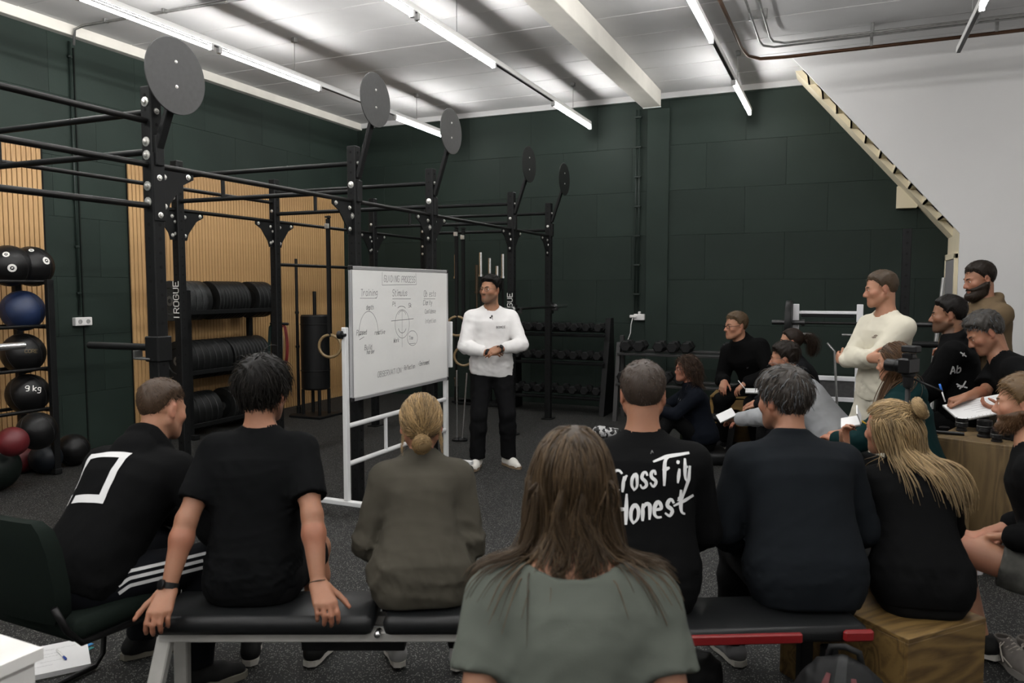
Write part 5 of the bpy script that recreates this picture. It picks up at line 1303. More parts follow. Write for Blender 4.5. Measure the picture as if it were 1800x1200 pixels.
# ---------------------------------------------------------------- benches, boxes, chair
PAD = pbr('bench_vinyl', (.017, .0185, .0195), .38, spec=.5, bump=(45, .2, .002)); BENF = pbr('bench_frame', (.50, .49, .46), .5, noise=(8, .1)); RED = pbr('red_plastic', (.30, .008, .010), .45)
ba, bb = V(-2.31, 1.972, 0), V(-1.17, 2.47, 0); bd = nrm(bb - ba); ban = math.atan2(bd[1], bd[0]); bp_ = V(-bd[1], bd[0], 0)
bc = (ba + bb) / 2 + bp_ * .14
b1 = empty('weight_bench', (bc[0], bc[1], 0), ban, 'black padded weight bench on a pale steel frame under the man in the black T-shirt', 'bench')
def pad(x0, x1, par, name='pad', z=.395, w=.28, th=.075):
    b = MB(); b.box(((x0 + x1) / 2, 0, z + th / 2), (x1 - x0, w, th), bev=.028); return b.build(name, PAD, par, smooth=True, angle=.9)
half = np.linalg.norm(bb - ba) / 2
pad(-half + .0, .20, b1); pad(.235, half + .02, b1, 'seat_pad')
MB().box((0, -.07, .375), (2 * half - .02, .05, .04), bev=.005).box((0, .07, .375), (2 * half - .02, .05, .04), bev=.005).build('frame', BENF, b1)
for x, k in ((-half + .03, -1), (half - .06, 1)):
    for y in (-.09, .09): 
        a = V(x, y * .75, .37); e = V(x + k * .05, y * 1.9, .01); d = e - a; MB().box((a + e) / 2, (.055, .045, np.linalg.norm(d)), frame(d, (1, 0, 0)), .005).build('leg', BENF, b1)
    MB().box((x + k * .05, 0, .02), (.06, .42, .03), bev=.005).build('foot', BENF, b1)
MB().tube([(.215, -.13, .40), (.215, -.08, .395)], .012, 8).build('pivot_pin', CHROME, b1, smooth=True)
MB().box((.1, .02, .31), (.4, .06, .06), bev=.005).build('spine_beam', BLK, b1)
# red trimmed bench
ra, rb = V(-.925, 2.42, 0), V(.125, 2.945, 0); rd = nrm(rb - ra); ran = math.atan2(rd[1], rd[0]); rp = V(-rd[1], rd[0], 0); rc = (ra + rb) / 2 + rp * .16; rh = np.linalg.norm(rb - ra) / 2
b2 = empty('weight_bench', (rc[0], rc[1], 0), ran, 'black bench with glossy red side trim under the man in the navy pullover', 'bench')
b = MB(); b.box((0, 0, .44), (2 * rh, .31, .06), bev=.02); b.build('pad', PAD, b2, smooth=True, angle=.9)
MB().box((-.12, -.16, .438), (2 * rh - .26, .02, .036), bev=.005).build('side_trim', RED, b2); MB().box((rh - .045, -.163, .442), (.11, .024, .042), bev=.008).build('end_trim', RED, b2)
MB().box((0, 0, .395), (2 * rh - .1, .1, .04), bev=.005).build('frame', BLK, b2)
for x in (-rh + .1, rh - .12):
    for y in (-.1, .1): MB().box((x, y, .19), (.05, .05, .37), bev=.005).build('leg', BLK, b2)
    MB().box((x, 0, .015), (.07, .36, .03), bev=.005).build('foot', BLK, b2)
# plywood jump boxes
PLY = wood('plywood_warm', (.11, .06, .017), (.31, .19, .062), 0, 1.0, .5); PLYV = wood('plywood_upright', (.12, .075, .03), (.25, .165, .07), 2, .8, .55); EDGE = wood('ply_edge', (.16, .10, .045), (.32, .22, .11), 0, 2.2, .6, plain=True)
def jump_box(name, c, rz, dx, dy, dz, label, mat, th=.018, holes=()):
    t = empty(name, (c[0], c[1], 0), rz, label, 'plyometric box')
    MB().box((0, 0, dz - th / 2), (dx, dy, th), bev=.002).build('top_panel', mat, t)
    for y in (-1, 1): MB().box((0, y * (dy / 2 - th / 2), (dz - th) / 2), (dx, th, dz - th), bev=.002).build('side_panel', mat, t)
    for x in (-1, 1): MB().box((x * (dx / 2 - th / 2), 0, (dz - th) / 2), (th, dy - 2 * th - .002, dz - th), bev=.002).build('end_panel', mat, t)
    return t
c0, c1, c2 = PZ(1597, 1124, .41), PZ(1728, 1087, .41), PZ(1540, 1086, .41)
e1 = nrm(V(c1[0] - c0[0], c1[1] - c0[1], 0)); w1 = np.linalg.norm(c1[:2] - c0[:2]) + .02; e2 = V(-e1[1], e1[0], 0); l2 = .62
cc_ = V(c0[0], c0[1], 0) + e1 * w1 / 2 + e2 * l2 / 2
jump_box('plywood_box', cc_, math.atan2(e1[1], e1[0]), w1, l2, .41, 'warm grained plywood box under the blonde woman in black', PLY)
f0, f1 = PZ(1643, 768, .76), PZ(1800, 787, .76); e1 = nrm(V(f1[0] - f0[0], f1[1] - f0[1], 0)); e2 = V(-e1[1], e1[0], 0)
BC = V(f0[0], f0[1], 0) + e1 * .36 + e2 * .27; BXA = math.atan2(e1[1], e1[0]); BE1, BE2 = e1, e2
bigbox = jump_box('plywood_box', BC, BXA, .72, .54, .76, 'tall plywood box with camera lenses on top', PLYV)
q0 = PZ(1263, 788, 0); q1 = PZ(1330, 790, 0); cw = V(-1.0, 8.32, 0)
YEL = wood('plywood_yellow', (.30, .17, .045), (.46, .28, .085), 0, 1.2, .5, plain=True)
bx = empty('plywood_box', (cw[0], cw[1], 0), .02, 'yellow plywood box with an oval hand hole under the man in black sweatshirt and glasses', 'plyometric box')
fr = MB(); 
def oval(cx, cz, w, h, n=10): return [(cx + (w - h) * .5 * (1 if k < n else -1) + h / 2 * math.cos(a), cz + h / 2 * math.sin(a)) for k, a in enumerate(list(np.linspace(-math.pi / 2, math.pi / 2, n)) + list(np.linspace(math.pi / 2, 3 * math.pi / 2, n)))]
bmf = bmesh.new(); outer = [(-.25, .0), (.25, .0), (.235, .55), (-.235, .55)]; inn = oval(-.03, .40, .2, .07)
def front_panel(y0, y1):
    b = MB(); n = len(inn); ang = [math.atan2(z - .40, x + .03) for x, z in inn]
    def onbox(a):
        dx, dz = math.cos(a), math.sin(a); ts = []
        for (x, z) in ((.245, None), (-.245, None), (None, .55), (None, 0.0)):
            if x is not None and dx * (x + .03) > 0: ts.append((x + .03) / dx)
            if z is not None and dz * (z - .40) > 0: ts.append((z - .40) / dz)
        t = min(ts); return (-.03 + dx * t, .40 + dz * t)
    out = [onbox(a) for a in ang]; v = [(x, y0, z) for x, z in inn] + [(x, y0, z) for x, z in out] + [(x, y1, z) for x, z in inn] + [(x, y1, z) for x, z in out]
    f = []
    for k in range(n):
        j = (k + 1) % n; f += [(k, j, n + j, n + k), (2 * n + k, 3 * n + k, 3 * n + j, 2 * n + j), (k, 2 * n + k, 2 * n + j, j), (n + k, n + j, 3 * n + j, 3 * n + k)]
    return b.add(v, f)
bmf.free()
front_panel(-.25, -.232).build('side_panel', YEL, bx); MB().box((0, .241, .27), (.49, .018, .54), bev=.002).build('side_panel', YEL, bx)
for x in (-1, 1): MB().box((x * .236, 0, .27), (.018, .46, .54), bev=.002).build('end_panel', YEL, bx)
MB().box((0, 0, .559), (.49, .50, .018), bev=.002).build('top_panel', YEL, bx)
p = PZ(1290, 790, 0); lb_ = empty('low_bench', (-.93, 7.72, 0), .05, 'small black padded bench before the yellow plywood box', 'bench')
MB().box((0, 0, .40), (.5, .26, .05), bev=.02).build('pad', PAD, lb_, smooth=True, angle=.9); MB().box((-.05, 0, .2), (.06, .06, .36), roty(.12), .004).build('post', BLK, lb_); MB().box((-.02, 0, .02), (.45, .3, .035), bev=.004).build('foot', BLK, lb_)
# seats that mostly hide under people
def stool(c, z, w, label, name='plywood_box', mat=None, rz=0.0): return jump_box(name, c, rz, w, w, z, label, mat or PLYV)
# office chair
CH = pbr('green_upholstery', (.013, .022, .017), .85, spec=.2, bump=(260, .35, .001)); CHT = pbr('chair_tube', (.012, .012, .012), .35, spec=.5)
chx = V(-2.74, 2.05, 0); ch = empty('cantilever_chair', (chx[0], chx[1], 0), math.radians(-2), 'dark green upholstered cantilever chair under the hooded man', 'chair')
b = MB(); b.box((0, .02, .435), (.50, .48, .09), bev=.035); b.build('seat', CH, ch, smooth=True, angle=.9)
n_ = 11; v = []; f = []; rows_ = ((.48, 0, .80), (.52, .012, .96), (.62, .016, 1.0), (.76, .016, .98), (.83, .014, .90), (.865, .006, .76)); nr_r = len(rows_) * 2
for k in range(n_):
    for z, tk, wd in rows_:
        a = (k / (n_ - 1) - .5) * 1.15 * wd
        for sg in (-1, 1): v.append((.29 * math.sin(a) / .565 * .88, -.27 + .10 * (1 - math.cos(a)) * 1.6 - (z - .5) * .14 + sg * (.014 + tk), z))
for k in range(n_ - 1):
    o = k * nr_r; p2 = o + nr_r
    for q in range(len(rows_) - 1): f += [(o + 2 * q, o + 2 * q + 2, p2 + 2 * q + 2, p2 + 2 * q), (o + 2 * q + 1, p2 + 2 * q + 1, p2 + 2 * q + 3, o + 2 * q + 3)]
    e_ = nr_r - 2; f += [(o, p2, p2 + 1, o + 1), (o + e_, o + e_ + 1, p2 + e_ + 1, p2 + e_)]
o = (n_ - 1) * nr_r
for q in range(len(rows_) - 1): f += [(2 * q, 2 * q + 1, 2 * q + 3, 2 * q + 2), (o + 2 * q, o + 2 * q + 2, o + 2 * q + 3, o + 2 * q + 1)]
MB().add(v, f).build('backrest', CH, ch, smooth=True, angle=1.1)
for s in (-1, 1): MB().tube([(s * .24, -.29, .56), (s * .25, -.25, .46), (s * .25, -.2, .40), (s * .25, .2, .38), (s * .25, .25, .34), (s * .25, .26, .28), (s * .25, .24, .06), (s * .25, .2, .018), (s * .25, -.25, .016)], .0125, 10).build('leg', CHT, ch, smooth=True)
MB().tube([(-.25, -.25, .016), (.25, -.25, .016)], .0125, 10).build('floor_bar', CHT, ch, smooth=True)
# white table corner with notebook below it
WT = pbr('white_laminate', (.62, .61, .59), .35)
tz_ = .75; ta = PZ(76, 1138, tz_); tb = PZ(0, 1114, tz_)
td = nrm(V(ta[0] - tb[0], ta[1] - tb[1], 0)); 
tA = V(ta[0], ta[1], 0); tB = PZ(0, 1170, tz_); 
e1 = -td; e2 = V(e1[1], -e1[0], 0); e2 = e2 if e2[1] < 0 else -e2
e2 = nrm(V(-.05, -1, 0) + 0 * e2); e1 = nrm(e1)
tt_ = empty('white_table', (tA[0], tA[1], 0), 0, 'white table top corner beside the notebook', 'table')
pl = [(0, 0), tuple(e1[:2] * .8), tuple((e1 * .8 + e2 * .8)[:2]), tuple((e2 * .8)[:2])]
MB().prism(pl, .03, (0, 0, tz_ - .03)).build('table_top', WT, tt_)
ap = [(0, 0), tuple(e1[:2] * .8), tuple((e1 * .8 + e2 * .8)[:2]), tuple((e2 * .8)[:2])]; ap = [(x * .96 + (e1 + e2)[0] * .015, y * .96 + (e1 + e2)[1] * .015) for x, y in ap]
MB().prism(ap, .06, (0, 0, tz_ - .09)).build('apron', WT, tt_)
for k in ((.06, .06), (.74, .06), (.06, .74), (.74, .74)): q = e1 * k[0] + e2 * k[1]; MB().box((q[0], q[1], .33), (.05, .05, .66), bev=.004).build('leg', GRF, tt_)
na, nb_, nc = PZ(152, 1122, .02), PZ(160, 1168, .02), PZ(48, 1192, .02)
nbk = empty('notebook', (na[0], na[1], 0), 0, 'open paper notebook with a blue pen on the floor by the white table', 'notebook'); o0 = V(na[0], na[1], 0)
pc = [na, nb_, nc, na + nc - nb_]; pc = [(p[0] - o0[0], p[1] - o0[1]) for p in pc]; PAPER = pbr('paper', (.58, .58, .58), .8, noise=(6, .04))
MB().prism(pc[::-1] if (pc[1][0] - pc[0][0]) * (pc[2][1] - pc[0][1]) - (pc[1][1] - pc[0][1]) * (pc[2][0] - pc[0][0]) < 0 else pc, .022, (0, 0, .004)).build('pages', PAPER, nbk)
MB().prism([(x * 1.03 - .004, y * 1.03 + .004) for x, y in (pc[::-1])], .004).build('cover', pbr('cover_card', (.12, .12, .10), .7), nbk)
px_ = lambda u, v: V(pc[0][0], pc[0][1], 0) + (V(pc[3][0], pc[3][1], 0) - V(pc[0][0], pc[0][1], 0)) * u + (V(pc[1][0], pc[1][1], 0) - V(pc[0][0], pc[0][1], 0)) * v + V(0, 0, .0268)
b = MB()
for u0, u1, v_ in ((.2, .9, .2), (.45, .95, .35), (.5, .97, .45), (.4, .8, .62), (.6, .95, .75)):
    for i in range(8):
        a, e = px_(u0 + (u1 - u0) * i / 8, v_ + .012 * (i % 2)), px_(u0 + (u1 - u0) * (i + .8) / 8, v_ + .012 * ((i + 1) % 2)); n__ = nrm(np.cross(e - a, (0, 0, 1))) * .0012; b.add([a + n__, a - n__, e - n__, e + n__], [(0, 1, 2, 3)])
b.build('handwriting', INKL, nbk)['kind'] = 'stuff'
for k, col in ((.25, (.02, .2, .5)), (.4, (.02, .3, .3))): q = px_(-.03, k); MB().box(q - V(0, 0, .008), (.02, .03, .002)).build('page_tab', pbr('tab_%d' % int(k * 100), col, .6), nbk)
a, e = px_(.52, .3), px_(.38, .72); pn = empty('ballpoint_pen', tuple(o0 + a + V(0, 0, .005)), 0, 'blue and white ballpoint pen lying on the open notebook', 'pen'); d = e - a
MB().tube([d * 0, d * .72], .0045, 8).build('barrel', WPL, pn, smooth=True); MB().tube([d * .72, d * .95, d], [.0052, .0052, .002], 8).build('cap', pbr('pen_blue', (.01, .05, .35), .35), pn, smooth=True)
# things standing on and by the boxes
def lathe_thing(name, loc, prof, mat, label, cat, part='body', n=24, extra=()):
    t = empty(name, loc, 0, label, cat); MB().lathe(prof, n=n).build(part, mat, t, angle=.7)
    for (nm, pr_, m_) in extra: MB().lathe(pr_, n=n).build(nm, m_, t, angle=.7)
    return t
p = PZ(1201, 792); GLS = pbr('green_glass', (.10, .15, .09), .12, spec=.5, trans=.75)
lathe_thing('water_bottle', (p[0], p[1], 0), [(0, 0), (.034, 0), (.037, .01), (.037, .17), (.03, .195), (.018, .205), (.018, .22), (0, .22)], GLS, 'green tinted water bottle on the floor by the woman in navy', 'bottle', extra=[('cap', [(0, .218), (.022, .218), (.022, .248), (.012, .252), (0, .252)], BLKP)])
MILK = pbr('milk_white', (.62, .60, .62), .35); YELB = pbr('yellow_drink', (.42, .38, .12), .35)
p = PZ(1713, 1006); prof = [(0, 0), (.042, 0), (.045, .01), (.045, .075), (.04, .105), (.026, .14), (.024, .15), (0, .15)]
t = lathe_thing('milk_bottle', (p[0], p[1], 0), prof, MILK, 'white plastic milk bottle on the floor before the tall plywood box', 'bottle', extra=[('cap', [(.027, .148), (.027, .178), (.02, .182), (0, .182)], WPL)])
b = MB(); f_ = nrm((CPOS - p) * V(1, 1, 0)); ang = math.atan2(f_[1], f_[0])
for st in letters('Campina'[:1] + 'ampi', 0, 0, .016):
    for a, e in zip(st[:-1], st[1:]):
        for w in (0,):
            def on(x, y): th = ang - .75 + x / .045; return V(.0456 * math.cos(th), .0456 * math.sin(th), .055 + y)
            a3, e3 = on(*a), on(*e); n__ = V(0, 0, 1) * .0011 if abs(e3[2] - a3[2]) < .004 else np.cross(nrm(V(math.cos(ang), math.sin(ang), 0)), V(0, 0, 1)) * .0011; b.add([a3 + n__, a3 - n__, e3 - n__, e3 + n__], [(0, 1, 2, 3)])
b.build('lettering', pbr('label_dark', (.02, .05, .03), .6), t)
p = PZ(1738, 1002); lathe_thing('juice_bottle', (p[0], p[1], 0), [(r, z * .93) for r, z in prof], YELB, 'yellow drink bottle with white cap beside the white milk bottle', 'bottle', extra=[('cap', [(.027, .138), (.027, .166), (.02, .169), (0, .169)], WPL)])
p = PZ(1683, 1008); lathe_thing('paper_cup', (p[0], p[1], 0), [(0, 0), (.03, 0), (.038, .085), (0, .085)], pbr('cup_brown', (.14, .09, .05), .7), 'brown paper cup with a white lid before the tall plywood box', 'cup', extra=[('lid', [(.041, .084), (.041, .092), (.036, .1), (0, .1)], WPL)])
p = PZ(1738, 1215, 0); p = V(.62, 3.05, 0)
TH = pbr('dark_green_flask', (.010, .016, .012), .4, spec=.5)
lathe_thing('drink_flask', tuple(p), [(0, 0), (.038, 0), (.04, .01), (.04, .24), (.034, .26), (0, .26)], TH, 'dark green drink flask standing beside the warm plywood box', 'bottle', extra=[('lid', [(.036, .26), (.036, .305), (.03, .31), (0, .31)], pbr('flask_lid', (.03, .036, .032), .35))])
# backpack
kp = V(.035, 2.50, 0); bk_ = empty('backpack', tuple(kp), math.radians(-8), 'black backpack with dark red stripes leaning by the plywood box', 'backpack')
BF_ = Field(); BF_.ell((0, 0, .265), (.18, .115, .285), None, .03); BF_.cone((-.1, 0, .08), (.1, 0, .08), .1, .1, .05); BF_.ell((0, -.08, .17), (.14, .06, .13), None, .03); BF_.plane((0, 0, .005), (0, 0, -1)); BF_.disp = wrinkle(.006, 5, .14)
NYL = pbr('black_nylon', (.013, .0135, .014), .6, spec=.35, bump=(350, .25, .001)); bod = fobj('bag_body', BF_, .008, NYL, bk_)
REDN = pbr('red_nylon', (.16, .008, .012), .6)
for s, off in ((-1, .0), (1, .0)):
    project_strokes(bk_, bod, [([(s * .10, -.14), (s * .075, -.05), (s * .05, .03), (s * .035, .09)], [.04, .038, .03, .014])], (0, -.1, .41), (0, -.5, .87), (0, .87, .5), .03, 'stripe', REDN, bk_, step=.015)
project_strokes(bk_, bod, [([(0, -.12), (0, .2)], [.05, .02])], (0, -.1, .41), (0, -.5, .87), (0, .87, .5), .03, 'stripe', pbr('grey_nylon', (.035, .037, .037), .6), bk_, step=.015)
MB().tube([(-.05, .02, .515), (-.04, .02, .56), (0, .02, .57), (.04, .02, .56), (.05, .02, .515)], .011, 8).build('handle', NYL, bk_, smooth=True)
for s in (-1, 1): MB().tube([(s * .08, .09, .42), (s * .13, .15, .36), (s * .13, .15, .2), (s * .09, .1, .08)], .018, 8).build('shoulder_strap', NYL, bk_, smooth=True)
# lenses and cup on the tall box
def on_box(px, py): p = PZ(px, py, .76); return (p[0], p[1], .76)
LENS = pbr('lens_black', (.012, .012, .013), .35, spec=.5); LGL = pbr('lens_glass', (.01, .012, .02), .05, spec=.8)
def lens(loc, r, h, label, tip=None):
    t = empty('camera_lens', loc, 0, label, 'camera lens'); R = np.eye(3)
    MB().lathe([(0, 0), (r * .9, 0), (r * .9, h * .12), (r * .8, h * .16), (r * .8, h * .3), (r, h * .34), (r, h * .62), (r * .93, h * .64), (r * .93, h * .7), (r, h * .72), (r, h), (r * .86, h), (r * .8, h * .9), (0, h * .88)], n=28).build('barrel', LENS, t, angle=.6)
    for z in (.38, .43, .48, .53, .58): MB().tube([(r * 1.012 * math.cos(a), r * 1.012 * math.sin(a), h * z) for a in np.linspace(0, 6.283, 28, endpoint=False)], h * .014, 4, closed=True).build('grip_ring', LENS, t)
    MB().tube([(r * .985 * math.cos(a), r * .985 * math.sin(a), h * .67) for a in np.linspace(0, 6.283, 28, endpoint=False)], .0012, 4, closed=True).build('silver_ring', GALV, t); return t
lens(on_box(1690, 757), .036, .085, 'black camera lens standing at the free end of the tall box')
lens(on_box(1730, 768), .043, .105, 'wide black camera lens standing in the middle of the tall box')
lens(on_box(1752, 776), .034, .07, 'short black camera lens before the wide lens on the tall box')
lens(on_box(1772, 772), .038, .085, 'black camera lens next to the black camera on the tall box')
c3 = on_box(1660, 752); t = empty('lens_cap', c3, 0, 'flat black lens cap lying on the tall box', 'lens cap'); MB().lathe([(0, 0), (.03, 0), (.031, .008), (.026, .01), (0, .01)], n=24).build('cap', LENS, t, angle=.6)
a, e = on_box(1645, 762), on_box(1695, 766); t = empty('black_pole', a, 0, 'thin black pole lying along the edge of the tall box', 'pole'); MB().tube([(0, 0, .012), (e[0] - a[0], e[1] - a[1], .012)], .011, 10).build('tube', LENS, t, smooth=True, angle=.8)
c3 = on_box(1795, 776); t = empty('photo_camera', c3, BXA, 'black camera body lying on the tall plywood box', 'camera'); MB().box((0, 0, .04), (.11, .06, .08), bev=.008).build('body', LENS, t); MB().box((0, .0, .09), (.05, .05, .025), bev=.006).build('viewfinder', LENS, t); MB().tube([(0, -.03, .04), (0, -.07, .04)], .032, 20).build('mount', LENS, t, smooth=True, angle=.8)
c3 = on_box(1766, 753); REDC = pbr('cup_red', (.36, .01, .015), .45)
t = lathe_thing('paper_cup', c3, [(0, 0), (.028, 0), (.036, .085), (.0385, .087), (.036, .09), (.033, .088), (.026, .01), (0, .01)], REDC, 'red paper cup with white swirl on the tall plywood box', 'cup')
MB().tube([(.0365 * math.cos(a), .0365 * math.sin(a), .088) for a in np.linspace(0, 6.283, 28, endpoint=False)], .0022, 6, closed=True).build('rim', WPL, t, smooth=True)
f_ = nrm((CPOS - np.array(c3)) * V(1, 1, 0)); an = math.atan2(f_[1], f_[0]); MB().tube([((.0285 + z * .09 + .0012) * math.cos(an + q), (.0285 + z * .09 + .0012) * math.sin(an + q), z) for q, z in ((.55, .012), (.35, .03), (.55, .05), (.4, .07))], [.002, .004, .003, .001], 6).build('swirl', WPL, t, smooth=True)
c3 = on_box(1763, 757); t = empty('saucer', (c3[0], c3[1], .76), 0, 'white paper coaster beside the red cup', 'coaster'); MB().lathe([(0, 0), (.045, 0), (.046, .002), (0, .002)], n=28).build('disc', PAPER, t)
# camera on tripod
tp = PD(1588, 900, 4.0); tr = empty('tripod_camera', (tp[0], tp[1], 0), 0, 'small black camera on a tripod before the woman in the teal hoodie', 'camera')
zc_ = PD(1590, 650, 4.0)[2]
MB().tube([(0, 0, .35), (0, 0, zc_ - .06)], .013, 10).build('column', BLKP, tr, smooth=True)
for k in range(3):
    a = k * 2.094 + .5; MB().tube([(0, 0, .62), (.2 * math.cos(a), .2 * math.sin(a), .3), (.36 * math.cos(a), .36 * math.sin(a), .012)], [.014, .012, .009], 8).build('leg', BLKP, tr, smooth=True)
MB().lathe([(.0, -.09), (.022, -.085), (.026, -.06), (.026, -.03), (.034, -.025), (.034, -.012), (0, -.012)], (0, 0, zc_ - .0), 16).build('ball_head', BLKP, tr, angle=.6)
fw = nrm(V(-3.05 - tp[0], 6.4 - tp[1], 0)); Rk = np.stack([np.cross(fw, (0, 0, 1)), fw, V(0, 0, 1)], 1)
b = MB(); b.box(Rk @ V(0, 0, .028) + V(0, 0, zc_), (.12, .06, .08), Rk, .008).box(Rk @ V(0, 0, .078) + V(0, 0, zc_), (.05, .055, .03), Rk, .006); b.build('camera_body', LENS, tr)
MB().lathe([(.034, 0), (.036, .03), (.032, .035), (.033, .085), (.03, .09), (.028, .084), (0, .08)], Rk @ V(0, .028, .024) + V(0, 0, zc_), 22, frame(fw)).build('lens', LENS, tr, angle=.6)
MB().box(Rk @ V(0, -.01, .115) + V(0, 0, zc_), (.06, .08, .035), Rk, .006).build('microphone', BLKP, tr); MB().tube([Rk @ V(0, -.03, -.04) + V(0, 0, zc_), Rk @ V(.02, -.16, -.09) + V(0, 0, zc_)], .006, 8).build('pan_handle', BLKP, tr, smooth=True)
# pair of empty grey sneakers
SUE = pbr('grey_suede', (.25, .225, .205), .9, noise=(20, .15)); LACE = pbr('pale_lace', (.48, .44, .38), .8)
def sneaker(px, py, ang, label):
    p = PZ(px, py, 0); t = empty('sneaker', (p[0], p[1], 0), ang, label, 'shoe'); F_ = Field()
    F_.cone((0, -.06, .05), (0, .09, .04), .042, .047, .02); F_.cone((0, .09, .04), (0, .165, .032), .047, .034, .02); F_.cone((0, -.05, .06), (0, -.03, .11), .042, .042, .025, plane=((0, 0, .105), (0, 0, 1))); F_.cone((0, .0, .085), (0, .1, .068), .03, .025, .02)
    F_.cone((0, -.045, .09), (0, -.03, .14), .029, .03, .008, 's'); F_.plane((0, 0, .02), (0, 0, -1)); fobj('upper', F_, .005, SUE, t)
    ol = [(-.03, -.09), (-.04, -.04), (-.038, .03), (-.05, .09), (-.045, .15), (-.025, .198), (0, .208), (.025, .198), (.045, .15), (.05, .09), (.038, .03), (.04, -.04), (.03, -.09), (0, -.105)]
    MB().prism(ol, .03).build('sole', pbr('sole_grey', (.34, .32, .29), .7), t, angle=.6)
    b = MB()
    for k, y in enumerate((.015, .035, .055, .075)): b.tube([(-.033, y, .088 - .1 * (y - .015)), (0, y + .003, .118 - .2 * (y - .0)), (.033, y, .088 - .1 * (y - .015))], .0035, 6)
    b.tube([(.0, .0, .12), (.04, .0, .09), (.06, .05, .06), (.055, .12, .04)], .003, 6); b.tube([(.0, .0, .12), (.05, .02, .085), (.075, .09, .05)], .003, 6); b.build('laces', LACE, t, smooth=True)
sneaker(1772, 1165, math.radians(200), 'grey suede sneaker with loose pale laces on the floor'); sneaker(1812, 1168, math.radians(194), 'second grey suede sneaker cut off by the picture edge')
# floor shoe edge and small object behind the short haired man

p = PZ(1168, 1222, 0); gb = empty('gym_bag', (p[0], p[1], 0), .3, 'black soft bag lying on the floor behind the woman in the sage T-shirt', 'bag')
GF = Field(); GF.cone((-.14, 0, .1), (.14, 0, .1), .1, .1, .04); GF.plane((0, 0, .004), (0, 0, -1)); GF.disp = wrinkle(.008, 9, .12); fobj('bag_body', GF, .009, NYL, gb); MB().tube([(-.1, 0, .2), (-.06, 0, .23), (.06, 0, .23), (.1, 0, .2)], .008, 8).build('handle', NYL, gb, smooth=True)
p = PZ(1068, 770, 0); pt = empty('patterned_pouch', (p[0], p[1], 0), .4, 'small black and white patterned pouch on the floor before the dumbbell rack', 'bag')
m = bpy.data.materials.new('zebra_print'); m.use_nodes = True; N, L = nodes_of(m); wv = N.new('ShaderNodeTexNoise'); wv.inputs['Scale'].default_value = 22; tc = N.new('ShaderNodeTexCoord'); L.new(tc.outputs['Object'], wv.inputs[0])
cr = N.new('ShaderNodeValToRGB'); cr.color_ramp.interpolation = 'CONSTANT'; cr.color_ramp.elements[0].color = (.01, .01, .01, 1); cr.color_ramp.elements[1].color = (.6, .6, .6, 1); cr.color_ramp.elements[1].position = .52; L.new(wv.outputs['Fac'], cr.inputs[0]); L.new(cr.outputs[0], N['Principled BSDF'].inputs['Base Color'])
GF = Field(); GF.cone((-.1, 0, .075), (.1, 0, .06), .075, .055, .04); GF.plane((0, 0, .003), (0, 0, -1)); GF.disp = wrinkle(.006, 19, .1); fobj('pouch', GF, .009, m, pt); MB().box((0, -.0, .138), (.16, .012, .008), bev=.003).build('zip', BLKP, pt)
# ---------------------------------------------------------------- the people
SK1, SK2, SK3 = (.47, .235, .145), (.42, .20, .12), (.36, .175, .10)
DK = (.0075, .0078, .0084)
def trainers(c=(.02, .02, .02), s=None, lace=None): return dict(mat=pbr('trainer_%03d%03d%03d' % tuple(int(q * 999) for q in c), c, .7), **({'sole': s} if s else {}), **({'lace': lace} if lace else {}))
LW = pbr('white_lace', (.6, .58, .54), .8)
def loc_of(base, face, p):
    """world point -> the person's own frame"""
    a = math.radians(face); d = np.asarray(p, float) - V(base[0], base[1], 0); return V(d[0] * math.cos(a) - d[1] * math.sin(a), d[0] * math.sin(a) + d[1] * math.cos(a), d[2])
def world_of(base, face, q):
    a = math.radians(face); return V(base[0] + q[0] * math.cos(a) + q[1] * math.sin(a), base[1] - q[0] * math.sin(a) + q[1] * math.cos(a), q[2])
def dir_of(face, d): return loc_of((0, 0), face, d)
CAST = {}
BASIC_SHOE = trainers()
# 1 the speaker
b_ = PZ(864, 818, 0); fa = 152
CAST['speaker'] = person('standing man in white sweatshirt and glasses speaking beside the whiteboard', b_, fa, dict(seed=3, h=1.765, hs=1.03, head=(192, -3, 0), lean=(-2, 2), res=.0055, cres=.007,
    top=dict(mat=(.60, .59, .585), ease=.022, loose=.03, hem=-.13, wr=.007, short=.03, hemtilt=(.12, 0, 0)), bottom=dict(mat=(.011, .011, .0125), ease=.022, wr=.006, cuffr=.055),
    shoe=trainers((.58, .56, .52), pbr('gum_sole', (.33, .24, .16), .6), LW),
    hand_r=(.05, .26, 1.10), hand_l=(-.075, .285, 1.135), elbow_l=(-1, -.5, -.25), elbow_r=(1, -.5, -.25), hd_r=(-.85, .25, .12), hd_l=(.93, .1, -.25), hn_l=(0.2, .7, .7), hn_r=(0, .75, .5), curl_l=.3, curl_r=.75, tout_l=.5,
    foot_l=(-.16, .02, .088), foot_r=(.14, .06, .088), toe_l=(-.55, 1, 0), toe_r=(.25, 1, 0), knee_l=(-.2, 1, .1), knee_r=(.1, 1, .1),
    skin=(.43, .215, .125), hair=(.010, .008, .0075), hairstyle=dict(line='m', top=.024, sides=.007, front=.002, ltop=.034, comb=(.4, .5, .8), n=3200, rad=.0012, lift=.7, mess=.45, captint=.7, edge=.03, lump=.002), stubble=.8,
    glasses=dict(col=(.2, .17, .13), name='gold_wire', t=.0017)))
